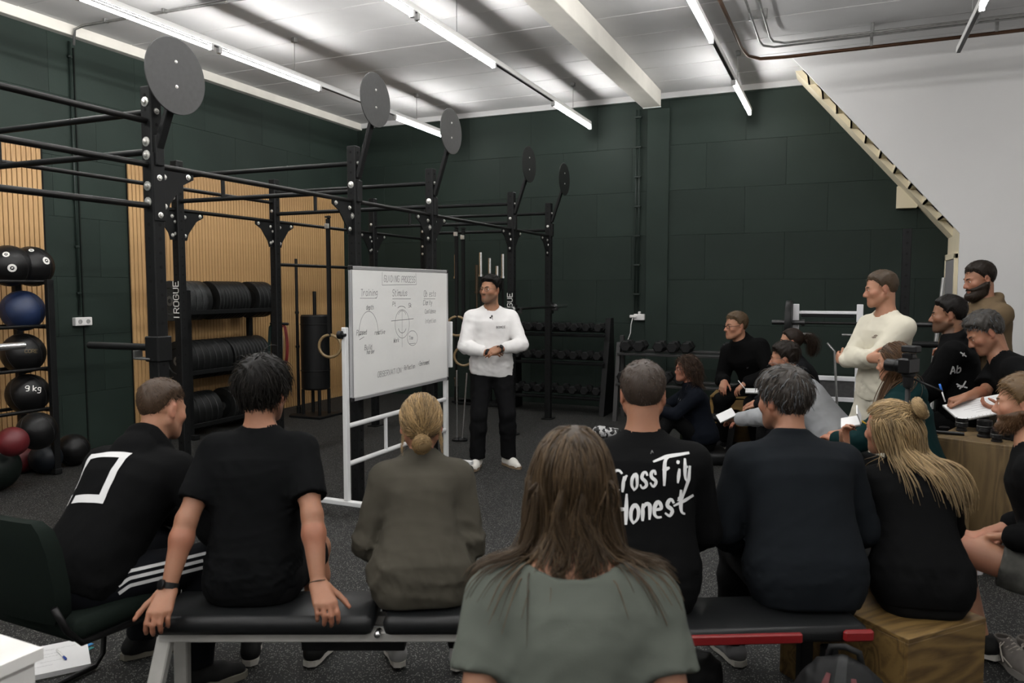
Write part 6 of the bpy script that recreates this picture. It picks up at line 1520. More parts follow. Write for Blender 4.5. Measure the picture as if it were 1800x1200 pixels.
# 2 man in black hoodie on the chair
b_ = V(-2.745, 2.03, 0); fa = 14
c_ = CAST['hoodie'] = person('man in black hoodie with white square on the back leaning forward on the green chair', b_, fa, dict(seed=11, h=1.80, sit=1, hip=.53, lean=(30, 47), twist=-24, build=1.06, neck=-8, head=(2, 14, -4), res=.0055, cres=.0075,
    top=dict(mat=DK, ease=.024, loose=.02, collar='hood', hem=-.07, wr=.006, wl=.16), bottom=dict(mat=(.012, .0135, .018), ease=.02, name='track_trousers'),
    shoe=trainers((.014, .014, .014), pbr('cream_sole', (.30, .28, .22), .7), pbr('yellow_lace', (.30, .27, .07), .8)),
    hand_r=(.16, .62, .60), hand_l=(-.1, .62, .58), elbow_r=(.9, -.4, -.5), elbow_l=(-.9, -.4, -.5), foot_l=(-.26, .36, .09), foot_r=(.20, .36, .09), toe_l=(.35, 1, 0), toe_r=(.5, 1, 0), knee_l=(-.25, 1, .5), knee_r=(.25, 1, .5),
    skin=SK1, hair=(.115, .066, .036), hairstyle=dict(line='fade', top=.018, sides=.005, ltop=.022, lside=.007, n=4600, rad=.0009, lift=.9, edge=.05), stubble=.25))
# 3 man in black T-shirt
p = PZ(434, 1072, .45); b_ = V(p[0], p[1], 0) + bp_ * .10; fa = -26
hl_, hr_ = PZ(283, 1072, .50), PZ(566, 1078, .50)
tow = dir_of(fa, V(*(CPOS[:2] - b_[:2]), 0)); tow = nrm(tow)
c_ = CAST['tee'] = person('man in black T-shirt with both hands gripping the bench, dark hair', b_, fa, dict(seed=12, h=1.74, hs=1.09, sit=1, hip=.55, lean=(6, 20), neck=2, head=(-14, 4, 0), res=.0042, cres=.0052, shoulder=.90, build=.96, handk=1.12,
    top=dict(mat=(.0078, .0085, .0095), ease=.017, loose=.022, sleeve=.38, hem=-.16, name='t_shirt', wr=.006, wl=.17, flare=.0), bottom=dict(mat=(.012, .012, .013), ease=.014, len=.8, name='shorts'), bare=('l', 'r'),
    shoe=trainers((.02, .02, .02)), hand_l=loc_of(b_, fa, hl_), hand_r=loc_of(b_, fa, hr_), elbow_l=(-.7, -1, 0), elbow_r=(.7, -1, 0), shrug=.02,
    hd_l=tow * .9 + V(-.25, -.1, -.55), hd_r=tow * .9 + V(.25, -.1, -.55), hn_l=tow * .5 + V(0, 0, 1), hn_r=tow * .5 + V(0, 0, 1), curl_l=(.55, .6, .6, .6), curl_r=(.55, .6, .6, .6), tout_l=.75, tout_r=.75, tcurl=.25, limb=1.04,
    foot_l=(-.15, .42, .09), foot_r=(.15, .40, .09), skin=SK2, hair=(.020, .017, .014), hairstyle=dict(line='full', top=.026, sides=.017, ltop=.075, lside=.05, n=6000, m=7, rad=.0014, lift=.5, mess=.42, captint=.5, edge=.012, grav=.4, lump=.004), stubble=.5))
# 4 woman in khaki sweatshirt
p = PZ(738, 1075, .45); b_ = V(p[0], p[1], 0) + bp_ * .09; fa = -30
def lowbun(c, ho, mat, r, W, cc, cr):
    tie = V(0, -.112, -.035); n = 1700; d = nrm(r.normal(size=(n * 3, 3))); q = cc + d * cr; q = q[q[:, 2] > hairline(q, 'f')][:n]; n = len(q); M = 9; P = np.zeros((n, M, 3)); off = r.uniform(.006, .014, n)
    for i in range(M):
        t = i / (M - 1); p = q * (1 - t) + (tie + r.normal(size=(n, 3)) * .008) * t; k = np.linalg.norm((p - cc) / cr, axis=1); f_ = 1 + off / .09
        p = cc + (p - cc) * np.maximum(1, f_ / k)[:, None]; P[:, i] = p
    P += np.cumsum(r.normal(size=P.shape) * .0006, axis=1)
    st = 1 + .35 * np.sin(q[:, 0] * 150 + q[:, 1] * 60)
    strand_mesh('hair_strands', W(P.reshape(-1, 3)).reshape(n, M, 3), np.linspace(.0016, .0011, M), mat, ho, r.uniform(.6, 1.4, n) * st)
    n = 600; P = np.zeros((n, 10, 3)); A = frame(nrm(V(.15, -1, -.35))); ph = r.uniform(0, 6.28, n); el = r.uniform(-1.2, 1.2, n)
    for i in range(10):
        a = ph + i * .35; rr_ = .037 + r.normal(size=n) * .0015; x = V(0, -.135, -.066) + ((rr_ * np.cos(el) * np.cos(a))[:, None] * A[:, 0] + (rr_ * np.cos(el) * np.sin(a))[:, None] * A[:, 1] * 1.05 + (rr_ * .8 * np.sin(el))[:, None] * A[:, 2]); P[:, i] = x
    strand_mesh('bun_strands', W(P.reshape(-1, 3)).reshape(n, 10, 3), np.linspace(.0012, .0008, 10), mat, ho, r.uniform(.55, 1.5, n))
    n = 70; s_ = np.where(r.random(n) < .5, -1, 1); P0 = np.stack([s_ * (.066 + r.uniform(0, .01, n)), r.uniform(-.075, -.02, n), r.uniform(-.06, -.01, n)], 1); P = np.zeros((n, 6, 3)); dv = np.stack([s_ * .15, -r.uniform(.2, .6, n), -r.uniform(.7, 1, n)], 1)
    for i in range(6): P[:, i] = P0 + dv * (.012 * i) + r.normal(size=(n, 3)) * .001
    strand_mesh('loose_hair', W(P.reshape(-1, 3)).reshape(n, 6, 3), np.linspace(.0008, .0004, 6), mat, ho, r.uniform(.7, 1.5, n))['kind'] = 'stuff'
    o = MB(); o.tube([W(V(0, -.115, -.04) + V(.016 * math.cos(a), .004 * math.sin(a), .016 * math.sin(a)))for a in np.linspace(0, 6.283, 16, endpoint=False)], .004, 6, closed=True); o.build('hair_tie', pbr('hair_tie', (.05, .035, .02), .8), ho, smooth=True)
BUN_LOW = lambda F, W, c: F.ell(W(V(0, -.135, -.066)), V(.040, .032, .036) * c['hs'], c['Rh'], .01)
c_ = CAST['khaki'] = person('woman in khaki sweatshirt with blonde hair tied in a low bun', b_, fa, dict(seed=13, h=1.585, hs=1.14, fem=1, sit=1, hip=.525, lean=(14, 34), neck=-6, neckl=.92, head=(-31, 6, 0), res=.006, cres=.0065, face=False, shoulder=1.0, build=1.0,
    top=dict(mat=(.112, .102, .078), ease=.03, loose=.045, hem=-.16, wr=.009, wl=.15, bust=0), bottom=dict(mat=(.02, .02, .022), ease=.012),
    shoe=trainers((.45, .45, .44)), hand_l=(-.13, .30, .60), hand_r=(.13, .28, .62), elbow_l=(-.4, -.5, -.8), elbow_r=(.25, -.6, -.8), foot_l=(-.12, .42, .09), foot_r=(.16, .36, .09),
    skin=SK1, hair=(.36, .235, .105), hairstyle=dict(line='f', top=.010, sides=.009, n=50, ltop=.01, captint=.55, add=[BUN_LOW], long=[lowbun])))
# 5 long haired woman nearest the camera
b_ = V(-.48, 1.43, 0); fa = -22
def longhair(c, ho, mat, r, W, cc, cr):
    f = body_field(c); N0 = 2400; d = nrm(r.normal(size=(N0 * 2, 3))); q = cc + d * cr; q = q[(q[:, 2] > hairline(q, 'f'))][:N0]; n = len(q); nn = nrm((q - cc) / cr ** 2)
    part = np.where(q[:, 0] > .0, 1.0, -1.0); t = np.stack([part * (.9), -.35 * np.ones(n), -.25 * np.ones(n)], 1); t[q[:, 1] < -.06] = V(0, -.4, -1); t = t - nn * (t * nn).sum(1, keepdims=True); t = nrm(t)
    P0 = W(q + nn * .006); D0 = nrm(t + nn * .15) @ c['Rh'].T
    back = (q[:, 1] < -.03) & (np.abs(q[:, 0]) < .055)
    L = np.where(back, r.uniform(.10, .19, n) + .5 * np.clip(q[:, 2], 0, .1), r.uniform(.27, .40, n) + .5 * np.clip(q[:, 2], 0, .1)); off = r.uniform(.003, .012, n)
    clump = (np.sin(q[:, 0] * 90 + q[:, 1] * 50) + r.normal(size=n) * .3); sg = np.where(r.random(n) < .5 + q[:, 0] * 8, 1.0, -1.0)
    g = np.stack([sg * .2 + .08 * clump, -.05 * np.ones(n), -np.ones(n)], 1)
    P = drape(f, P0, D0, L, 16, off, r, .55, g, wave=.04, wf=7, cling=.35)
    tn = r.uniform(.45, 1.4, n) * (1 + .35 * clump * .5)
    strand_mesh('long_strands', P, np.concatenate([np.full(11, .0017), np.linspace(.0017, .0006, 5)]), mat, ho, tn)
    # wavy loose locks falling over the back
    ga = np.array([-2.15, -1.95, -1.75, -1.55, -1.35, -.3, .3, 1.3, 1.5, 1.7, 1.9, 2.1]); G = len(ga); per = np.array([190, 190, 190, 170, 130, 36, 30, 120, 160, 190, 190, 170]); k = np.repeat(np.arange(G), per); n = len(k); ang = ga[k]
    q = np.stack([.078 * np.sin(ang), -.012 - .09 * np.cos(ang), np.where(np.abs(ang) < .5, -.02, .01) * np.ones(n)], 1) + r.normal(size=(n, 3)) * V(.003, .003, .012)
    ph = r.uniform(0, 6.28, G)[k]; D0 = np.stack([np.sin(ang) * .4, -.3 * np.ones(n), -np.ones(n)], 1); fr_ = body_field(c); P = np.zeros((n, 26, 3)); p = W(q + V(0, -.006, 0)); dd = nrm(D0) @ c['Rh'].T
    Lk = np.array([.38, .42, .36, .40, .34, .30, .26, .34, .40, .43, .38, .42])[k] * r.uniform(.85, 1.05, n); amp = np.where(np.abs(ang) < .5, 1.0, .32)
    for i in range(26):
        P[:, i] = p; sw = np.stack([np.sin(ph + i * .42) * amp * (.4 + i * .04) + np.sin(ang) * .38 * (i > 7), -.14 * np.ones(n), -np.ones(n)], 1); dd = nrm(dd * .5 + nrm(sw) * .5); q2 = p + dd * (Lk / 25)[:, None]; s_ = fr_(q2); of_ = .006 + .012 * (np.arange(n) % 7) / 7; bb_ = s_ < of_
        if bb_.any(): q2[bb_] += grad_of(fr_, q2[bb_]) * (of_ - s_)[bb_][:, None]
        p = q2
    P += r.normal(size=(n, 1, 3)) * .0045 * np.linspace(.6, 1, 26)[None, :, None]
    P = P[:, ::2]; strand_mesh('wavy_locks', P, np.linspace(.0013, .0005, 13), mat, ho, r.uniform(.5, 1.2, n))
c_ = CAST['sage'] = person('woman in sage green T-shirt with long loose brown hair seen from behind', b_, fa, dict(seed=14, h=1.70, fem=1, sit=1, hip=.585, lean=(4, 22), neck=2, head=(-22, 10, 2), res=.0055, cres=.006, face=False, shoulder=1.04,
    top=dict(mat=(.175, .195, .165), ease=.02, loose=.04, sleeve=.27, hem=-.16, name='t_shirt', wr=.007, wl=.2, bust=0, collar='wide', flare=.016), bottom=dict(mat=(.02, .02, .022), ease=.012),
    shoe=BASIC_SHOE, hand_l=(-.15, .12, .60), hand_r=(.15, .12, .60), elbow_l=(-.35, -1, -.2), elbow_r=(.35, -1, -.2), foot_l=(-.12, .42, .09), foot_r=(.12, .42, .09),
    skin=SK1, hair=(.135, .085, .042), hairstyle=dict(line='f', top=.008, sides=.008, n=50, ltop=.01, captint=.5, long=[longhair])))
jump_box('plywood_box', V(-.53, 1.37, 0), math.radians(24), .42, .38, .485, 'plywood box seat under the woman in the sage T-shirt', PLYV)
# 6 man with lettering on the back
p = PZ(1140, 1080, .46); b_ = V(p[0], p[1], 0) + rp * .10; fa = -16
c_ = CAST['letter'] = person('short haired man in black top with brush lettering on the back', b_, fa, dict(seed=15, h=1.76, sit=1, hip=.54, lean=(8, 24), neck=0, head=(-14, 4, 0), hs=1.07, nk=1.12, res=.0055, cres=.007, shoulder=1.03, build=1.06, face=False,
    top=dict(mat=(.008, .008, .0083), ease=.024, loose=.035, hem=-.16, wr=.005, wl=.17), bottom=dict(mat=DK, ease=.018), shoe=BASIC_SHOE,
    hand_l=(-.14, .34, .58), hand_r=(.14, .34, .58), elbow_l=(-.6, -.5, -.7), elbow_r=(.6, -.5, -.7), foot_l=(-.14, .44, .09), foot_r=(.14, .44, .09),
    skin=SK2, hair=(.105, .072, .052), hairstyle=dict(line='m', top=.016, sides=.006, ltop=.022, lside=.009, n=5200, rad=.0009, lift=.9, edge=.035, grey=.12, captint=.7), stubble=.4))
# 7 man in navy quarter zip
p = PZ(1440, 1078, .46); b_ = V(p[0], p[1], 0) + rp * .12; fa = -22
c_ = CAST['navy'] = person('man in dark navy pullover with grey brown hair looking toward the speaker', b_, fa, dict(seed=16, h=1.77, sit=1, hip=.53, lean=(14, 34), build=1.1, neck=0, head=(-50, 5, 0), hs=1.06, res=.0055, cres=.007, shoulder=1.08,
    top=dict(mat=(.017, .021, .026), ease=.024, loose=.04, hem=-.15, wr=.006, wl=.17, collar='high'), bottom=dict(mat=DK, ease=.02), shoe=trainers((.3, .3, .31)),
    hand_l=(-.16, .34, .56), hand_r=(.16, .34, .56), elbow_l=(-.6, -.5, -.7), elbow_r=(.6, -.5, -.7), foot_l=(-.16, .44, .09), foot_r=(.16, .44, .09),
    skin=SK2, hair=(.085, .068, .055), hairstyle=dict(line='full', top=.022, sides=.014, ltop=.06, lside=.032, n=5600, m=6, rad=.0013, lift=.5, mess=.38, edge=.014, lump=.003, grey=.22, captint=.6, grav=.3), stubble=.3))
# 8 blonde woman on the plywood box
p = PZ(1592, 1068, .43); b_ = V(p[0], p[1], 0) + V(.055, .07, 0); fa = -14
def halfup(c, ho, mat, r, W, cc, cr):
    f = body_field(c); n = 3000; d = nrm(r.normal(size=(n * 3, 3))); q = cc + d * cr; q = q[q[:, 2] > hairline(q, 'f')]; up = q[q[:, 2] > .025][:1200]; lowr = q[q[:, 2] <= .06][:1700]
    tie = V(0, -.105, .085); n = len(up); M = 9; P = np.zeros((n, M, 3)); off = r.uniform(.006, .018, n)
    for i in range(M):
        t = i / (M - 1); p = up * (1 - t) + (tie + r.normal(size=(n, 3)) * .01) * t; k = np.linalg.norm((p - cc) / cr, axis=1); p = cc + (p - cc) * np.maximum(1, (1 + off / .09) / k)[:, None]; P[:, i] = p
    P += np.cumsum(r.normal(size=P.shape) * .001, axis=1); st = 1 + .4 * np.sin(up[:, 0] * 170 + up[:, 2] * 90)
    strand_mesh('hair_strands', W(P.reshape(-1, 3)).reshape(n, M, 3), np.linspace(.0017, .0012, M), mat, ho, r.uniform(.55, 1.5, n) * st)
    n = 550; P = np.zeros((n, 12, 3)); A = frame(nrm(V(.2, -.9, .35))); ph = r.uniform(0, 6.28, n); tb = r.uniform(0, 6.28, n)
    for i in range(12):
        a = ph + i * .3; tt = tb + i * .25; R_ = .034 + .017 * np.cos(tt); x = V(0, -.140, .095) + (R_ * np.cos(a) * 1.25)[:, None] * A[:, 0] + (R_ * np.sin(a))[:, None] * A[:, 1] + (.020 * np.sin(tt))[:, None] * A[:, 2]; P[:, i] = x + r.normal(size=(n, 3)) * .0015
    strand_mesh('bun_strands', W(P.reshape(-1, 3)).reshape(n, 12, 3), np.linspace(.0013, .0009, 12), mat, ho, r.uniform(.6, 1.5, n))
    n = len(lowr); nn = nrm((lowr - cc) / cr ** 2); cl0 = np.sin(lowr[:, 0] * 60 + lowr[:, 2] * 35 + 1); L = (.27 + .13 * cl0 + r.uniform(0, .06, n)) * np.where(lowr[:, 1] > 0, .75, 1); off = r.uniform(.004, .034, n)
    t = V(0, -.8, -.5) - nn * (nn @ V(0, -.8, -.5))[:, None]; cl = np.sin(lowr[:, 0] * 110 + lowr[:, 1] * 70 + lowr[:, 2] * 40)
    g = np.stack([.24 + .12 * cl, -.20 + .1 * cl, -np.ones(n)], 1)
    P = drape(f, W(lowr + nn * .008), nrm(t + nn * .25) @ c['Rh'].T, L, 13, off, r, .55, g, wave=.05, wf=8, cling=.25)
    strand_mesh('long_strands', P, np.concatenate([np.full(8, .0017), np.linspace(.0017, .0006, 5)]), mat, ho, r.uniform(.5, 1.35, n) * (1 + .3 * cl))
BUN_TOP = lambda F, W, c: F.ell(W(V(0, -.138, .093)), V(.046, .03, .034) * c['hs'], c['Rh'], .01)
c_ = CAST['blonde'] = person('blonde woman in black top on a plywood box, hair half tied with hand at chin', b_, fa, dict(seed=17, h=1.60, fem=1, sit=1, hip=.50, lean=(16, 42), build=1.1, side=0, neck=-4, head=(-70, 6, 0), hoff=(-.03, .0, 0), hs=1.02, res=.0055, cres=.007, shoulder=1.02,
    top=dict(mat=(.0075, .0078, .0082), ease=.016, loose=.02, hem=-.16, wr=.005, wl=.14, bust=0), bottom=dict(mat=(.013, .0135, .014), ease=.01, name='leggings'), shoe=BASIC_SHOE,
    hand_l=(-.22, .30, .98), hand_r=(.02, .42, .66), elbow_l=(-.6, .2, -1), elbow_r=(1, -.2, -.5), hd_l=(-.1, .1, 1), hn_l=(-.6, .6, 0), curl_l=.7, foot_l=(-.12, .42, .09), foot_r=(.12, .42, .09),
    skin=SK1, hair=(.42, .29, .145), hairstyle=dict(line='f', top=.012, sides=.009, n=50, ltop=.01, captint=.5, add=[BUN_TOP], long=[halfup])))
# 9 curly haired man in pale grey sweatshirt
b_ = PD(1472, 760, 5.9); fa = -82
c_ = CAST['grey'] = person('curly haired man in pale grey sweatshirt leaning forward with a notebook', b_, fa, dict(seed=18, h=1.82, sit=1, hip=.50, lean=(30, 50), neck=-16, head=(-84, 4, 0), res=.007, cres=.009,
    top=dict(mat=(.40, .41, .425), ease=.026, loose=.03, hem=-.10, wr=.008), bottom=dict(mat=(.013, .013, .015), ease=.02), shoe=BASIC_SHOE,
    hand_l=(-.10, .74, .62), hand_r=(.14, .72, .60), elbow_l=(-.9, -.3, -.6), elbow_r=(.9, -.3, -.6), foot_l=(-.16, .46, .09), foot_r=(.16, .46, .09),
    skin=SK2, hair=(.032, .021, .014), hairstyle=dict(line='m', top=.026, sides=.011, ltop=.032, lside=.015, n=2400, m=6, rad=.0015, lift=.5, mess=.7, curl=.9, lump=.003, captint=.6), stubble=.3))
jump_box('plywood_box', V(b_[0] + .02, b_[1], 0), 0, .44, .46, .44, 'plywood box seat under the man in pale grey sweatshirt', PLYV)
# 10 person with ponytail behind him
b_ = PD(1432, 690, 6.75); fa = -95
def pony(c, ho, mat, r, W, cc, cr):
    tie = V(0, -.11, .03); n = 800; d = nrm(r.normal(size=(n * 3, 3))); q = cc + d * cr; q = q[q[:, 2] > hairline(q, 'f')][:n]; n = len(q); M = 7; P = np.zeros((n, M, 3))
    for i in range(M):
        t = i / (M - 1); p = q * (1 - t) + (tie + r.normal(size=(n, 3)) * .008) * t; k = np.linalg.norm((p - cc) / cr, axis=1); p = cc + (p - cc) * np.maximum(1, 1.1 / k)[:, None]; P[:, i] = p
    strand_mesh('hair_strands', W(P.reshape(-1, 3)).reshape(n, M, 3), np.full(M, .0014), mat, ho, r.uniform(.6, 1.4, n))
    n = 500; P = np.zeros((n, 8, 3)); o = r.normal(size=(n, 3)) * .012
    for i in range(8): t = i / 7; P[:, i] = tie + V(0, -.02 - .07 * math.sin(t * 2.2), -.02 + .03 * math.sin(t * 3) - .13 * t * t) + o * (1 + 1.2 * math.sin(t * 2.6))
    strand_mesh('tail_strands', W(P.reshape(-1, 3)).reshape(n, 8, 3), np.linspace(.0016, .0008, 8), mat, ho, r.uniform(.6, 1.4, n))
c_ = CAST['pony'] = person('person with brown ponytail half hidden behind the curly haired man', b_, fa, dict(seed=19, h=1.70, fem=1, sit=1, hip=.55, lean=(12, 26), neck=-2, head=(-95, 2, 0), res=.007, cres=.010,
    top=dict(mat=(.013, .014, .016), ease=.022, loose=.02, wr=.006), bottom=dict(mat=DK, ease=.015), shoe=BASIC_SHOE, hand_l=(-.12, .5, .64), hand_r=(.12, .5, .64), foot_l=(-.14, .44, .09), foot_r=(.14, .44, .09),
    skin=SK1, hair=(.05, .03, .019), hairstyle=dict(line='f', top=.010, sides=.009, n=50, ltop=.01, captint=.6, long=[pony])))
jump_box('plywood_box', V(b_[0] + .02, b_[1], 0), 0, .44, .46, .46, 'plywood box seat under the person with the ponytail', PLYV)
# 11 woman in navy hoodie sitting low
b_ = PD(1232, 760, 7.45); fa = -112
def curls(c, ho, mat, r, W, cc, cr):
    f = body_field(c); n = 1100; d = nrm(r.normal(size=(n * 3, 3))); q = cc + d * cr; q = q[(q[:, 2] > hairline(q, 'f'))][:n]; n = len(q); nn = nrm((q - cc) / cr ** 2); t = np.stack([np.where(q[:, 0] > 0, .8, -.8), -.7 * np.ones(n), -.3 * np.ones(n)], 1); t = t - nn * (t * nn).sum(1, keepdims=True)
    P = drape(f, W(q + nn * .01), nrm(t + nn * .5) @ c['Rh'].T, r.uniform(.14, .24, n), 12, r.uniform(.008, .035, n), r, .6, np.stack([np.zeros(n), np.where(q[:, 1] > -.02, -.6, -.1), -np.ones(n)], 1) @ c['Rh'].T, wave=.9, wf=17)
    strand_mesh('curly_strands', P, np.linspace(.0022, .001, 12), mat, ho, r.uniform(.5, 1.5, n))
c_ = CAST['curly'] = person('woman with curly brown hair and glasses in a navy hoodie sitting low', b_, fa, dict(seed=20, h=1.70, fem=1, sit=1, hip=.22, lean=(8, 18), neck=2, head=(-112, 0, 0), res=.0075, cres=.010, hs=1.04, build=1.12,
    top=dict(mat=(.009, .012, .020), ease=.024, loose=.03, wr=.006, collar='low'), bottom=dict(mat=DK, ease=.015), shoe=BASIC_SHOE, hand_l=(-.05, .44, .50), hand_r=(.05, .46, .48), elbow_l=(-1, -.2, -.3), elbow_r=(1, -.2, -.3),
    foot_l=(-.14, .52, .09), foot_r=(.14, .5, .09), knee_l=(-.2, .6, 1), knee_r=(.2, .6, 1), skin=(.45, .20, .13), hair=(.085, .045, .024), hairstyle=dict(line='f', top=.014, sides=.012, n=50, ltop=.01, captint=.6, lump=.003, long=[curls]), glasses=dict(col=(.12, .1, .08), name='brown_wire')))
pd_ = empty('floor_cushion', (b_[0], b_[1], 0), .3, 'low black pad under the woman in the navy hoodie', 'cushion'); MB().box((0, 0, .06), (.5, .45, .12), bev=.04).build('pad', PAD, pd_, smooth=True, angle=.9)
# 12 man in black sweatshirt and glasses on the yellow box
b_ = V(-.74, 8.32, 0); fa = -150
c_ = CAST['box'] = person('fair haired man in black sweatshirt and glasses seated on the yellow box', b_, fa, dict(seed=21, h=1.86, sit=1, hip=.64, lean=(26, 44), side=14, neck=-10, head=(-128, 2, 0), hs=1.06, res=.0075, cres=.010,
    top=dict(mat=(.007, .007, .0075), ease=.03, loose=.03, wr=.006, collar='hood'), bottom=dict(mat=DK, ease=.024), shoe=trainers((.03, .03, .035)), hand_l=(-.12, .46, .74), hand_r=(.12, .48, .74), elbow_l=(-.5, -.4, -.6), elbow_r=(.5, -.4, -.6), curl_l=.5, curl_r=.5, hd_l=(.3, .6, -.5), hd_r=(-.3, .6, -.5),
    foot_l=(-.22, .34, .09), foot_r=(.24, .30, .09), skin=SK1, hair=(.17, .105, .052), hairstyle=dict(line='m', top=.020, sides=.006, ltop=.026, n=1600, rad=.0014, comb=(.5, .8, .2)), glasses=dict(col=(.03, .03, .03), name='black_frame', t=.0018, ex=.65)))
# 13 man in cream sweatsuit
b_ = PD(1548, 800, 5.5); fa = -128
c_ = CAST['cream'] = person('standing man in cream sweatshirt and sweatpants with folded arms', b_, fa, dict(seed=22, h=1.775, hs=1.02, head=(-98, 8, 0), lean=(-2, 2), shoulder=.92, build=.95, res=.006, cres=.008,
    top=dict(mat=(.54, .51, .42), ease=.022, loose=.03, hem=-.10, wr=.008), bottom=dict(mat=(.52, .49, .41), ease=.034, name='sweatpants', wr=.007, cuffr=.05), shoe=trainers((.4, .4, .38)),
    hand_r=(-.14, .24, 1.20), hand_l=(.13, .25, 1.16), elbow_l=(-1, .25, -.6), elbow_r=(1, .25, -.6), hd_r=(-.9, -.35, .1), hd_l=(.9, -.3, .15), hn_l=(0, 1, 0), hn_r=(0, 1, 0), foot_l=(-.14, .0, .088), foot_r=(.14, .03, .088),
    skin=SK1, hair=(.12, .075, .040), hairstyle=dict(line='m', top=.014, sides=.005, ltop=.02, n=2000, rad=.001, comb=(.5, .8, .2))))
# 14 woman in teal hoodie
b_ = PD(1612, 800, 4.55); fa = -72
def sidehair(c, ho, mat, r, W, cc, cr):
    f = body_field(c); n = 900; d = nrm(r.normal(size=(n * 3, 3))); q = cc + d * cr; q = q[(q[:, 2] > hairline(q, 'f'))][:n]; n = len(q); nn = nrm((q - cc) / cr ** 2)
    t = np.stack([np.where(q[:, 0] > 0, .7, -.7), -.9 * np.ones(n), -.3 * np.ones(n)], 1); t = t - nn * (t * nn).sum(1, keepdims=True); g = (np.stack([np.zeros(n), np.where(q[:, 1] > .0, -.5, -.02), -np.ones(n)], 1) @ c['Rh'].T, np.stack([np.full(n, -.3), np.full(n, .75), -np.ones(n)], 1))
    P = drape(f, W(q + nn * .006), nrm(t) @ c['Rh'].T, r.uniform(.17, .24, n), 12, r.uniform(.004, .016, n), r, .6, g, wave=.05, wf=8, cling=.3)
    strand_mesh('long_strands', P, np.linspace(.0021, .001, 12), mat, ho, r.uniform(.5, 1.4, n))
    n = 520; o = r.normal(size=(n, 3)) * V(.012, .014, .012); p0 = W(V(-.07, -.03, -.03)); P = np.zeros((n, 16, 3))
    for i in range(16):
        t_ = i / 15; P[:, i] = p0 + V(-.02 * t_ + .02 * math.sin(t_ * 5), .015 + .14 * t_ * (1 - .35 * t_), -.36 * t_) + o * (.7 + .6 * math.sin(t_ * 3.0)); s2 = f(P[:, i]); b2_ = s2 < .006
        if b2_.any(): P[b2_, i] += grad_of(f, P[b2_, i]) * (.006 - s2[b2_])[:, None]
    strand_mesh('shoulder_lock', P, np.linspace(.0016, .0008, 16), mat, ho, r.uniform(.5, 1.5, n))
c_ = CAST['teal'] = person('woman in teal hoodie with long brown hair taking notes, legs crossed', b_, fa, dict(seed=23, h=1.72, fem=1, sit=1, hip=.55, lean=(6, 18), neck=0, head=(-84, 8, 0), res=.006, cres=.008,
    top=dict(mat=(.008, .040, .042), ease=.03, loose=.035, wr=.008, collar='hood'), bottom=dict(mat=(.024, .026, .028), ease=.012), shoe=trainers((.03, .03, .03)), hand_l=(-.10, .44, .74), hand_r=(.08, .45, .76), elbow_l=(-1, -.3, -.5), elbow_r=(1, -.3, -.5), hd_l=(.4, .8, .1), hd_r=(-.4, .8, -.1), curl_l=.6, curl_r=.8,
    foot_l=(.16, .58, .34), foot_r=(.10, .36, .09), knee_l=(-.3, .8, .8), knee_r=(.1, 1, .3), skin=SK1, hair=(.17, .085, .035), hairstyle=dict(line='f', top=.009, sides=.008, n=50, ltop=.01, captint=.5, long=[sidehair])))
jump_box('plywood_box', V(b_[0], b_[1], 0), .3, .42, .42, .46, 'plywood box seat under the woman in the teal hoodie', PLYV)
# 15 man in black hoodie beside her
b_ = PD(1688, 800, 5.75); fa = -82
c_ = CAST['black'] = person('dark haired man in black hoodie with small white prints on the sleeve', b_, fa, dict(seed=24, h=1.84, hs=1.06, sit=1, hip=.72, lean=(4, 14), neck=0, head=(-84, 4, 0), res=.006, cres=.008,
    top=dict(mat=DK, ease=.03, loose=.03, collar='hood', wr=.006), bottom=dict(mat=DK, ease=.02), shoe=BASIC_SHOE, hand_l=(-.12, .40, .78), hand_r=(.12, .42, .78), elbow_l=(-.6, -.4, -.6), elbow_r=(.6, -.4, -.6), foot_l=(-.16, .36, .12), foot_r=(.16, .36, .12),
    skin=SK3, hair=(.020, .015, .012), hairstyle=dict(line='m', top=.020, sides=.008, ltop=.028, n=2600, rad=.0012, comb=(.2, -.6, .5), captint=.6), stubble=.85))
jump_box('plywood_box', V(b_[0], b_[1], 0), .2, .44, .44, .61, 'plywood box seat under the man in the black hoodie', PLYV)
# 16 bearded man standing in beige hoodie
b_ = PD(1726, 800, 6.25); fa = -112
c_ = CAST['beige'] = person('standing bearded man in beige hoodie with folded hands', b_, fa, dict(seed=25, h=1.86, hs=1.07, head=(-108, 14, 0), lean=(0, 6), neck=12, res=.006, cres=.008,
    top=dict(mat=(.235, .165, .095), ease=.03, loose=.03, collar='hood', wr=.008), bottom=dict(mat=(.06, .05, .03), ease=.025), shoe=BASIC_SHOE, hand_r=(-.04, .30, 1.18), hand_l=(.05, .28, 1.16), elbow_l=(-1, .1, -.6), elbow_r=(1, .1, -.6), hd_r=(-.8, .3, .2), hd_l=(.8, .3, .2), curl_l=.8, curl_r=.8,
    foot_l=(-.14, .0, .088), foot_r=(.14, .03, .088), skin=SK2, hair=(.035, .024, .017), hairstyle=dict(line='m', top=.016, sides=.006, ltop=.02, n=2000, rad=.0011, lift=.7), beard=dict(t=.012, chin=1.1, n=900), beardcol=(.05, .032, .02)))
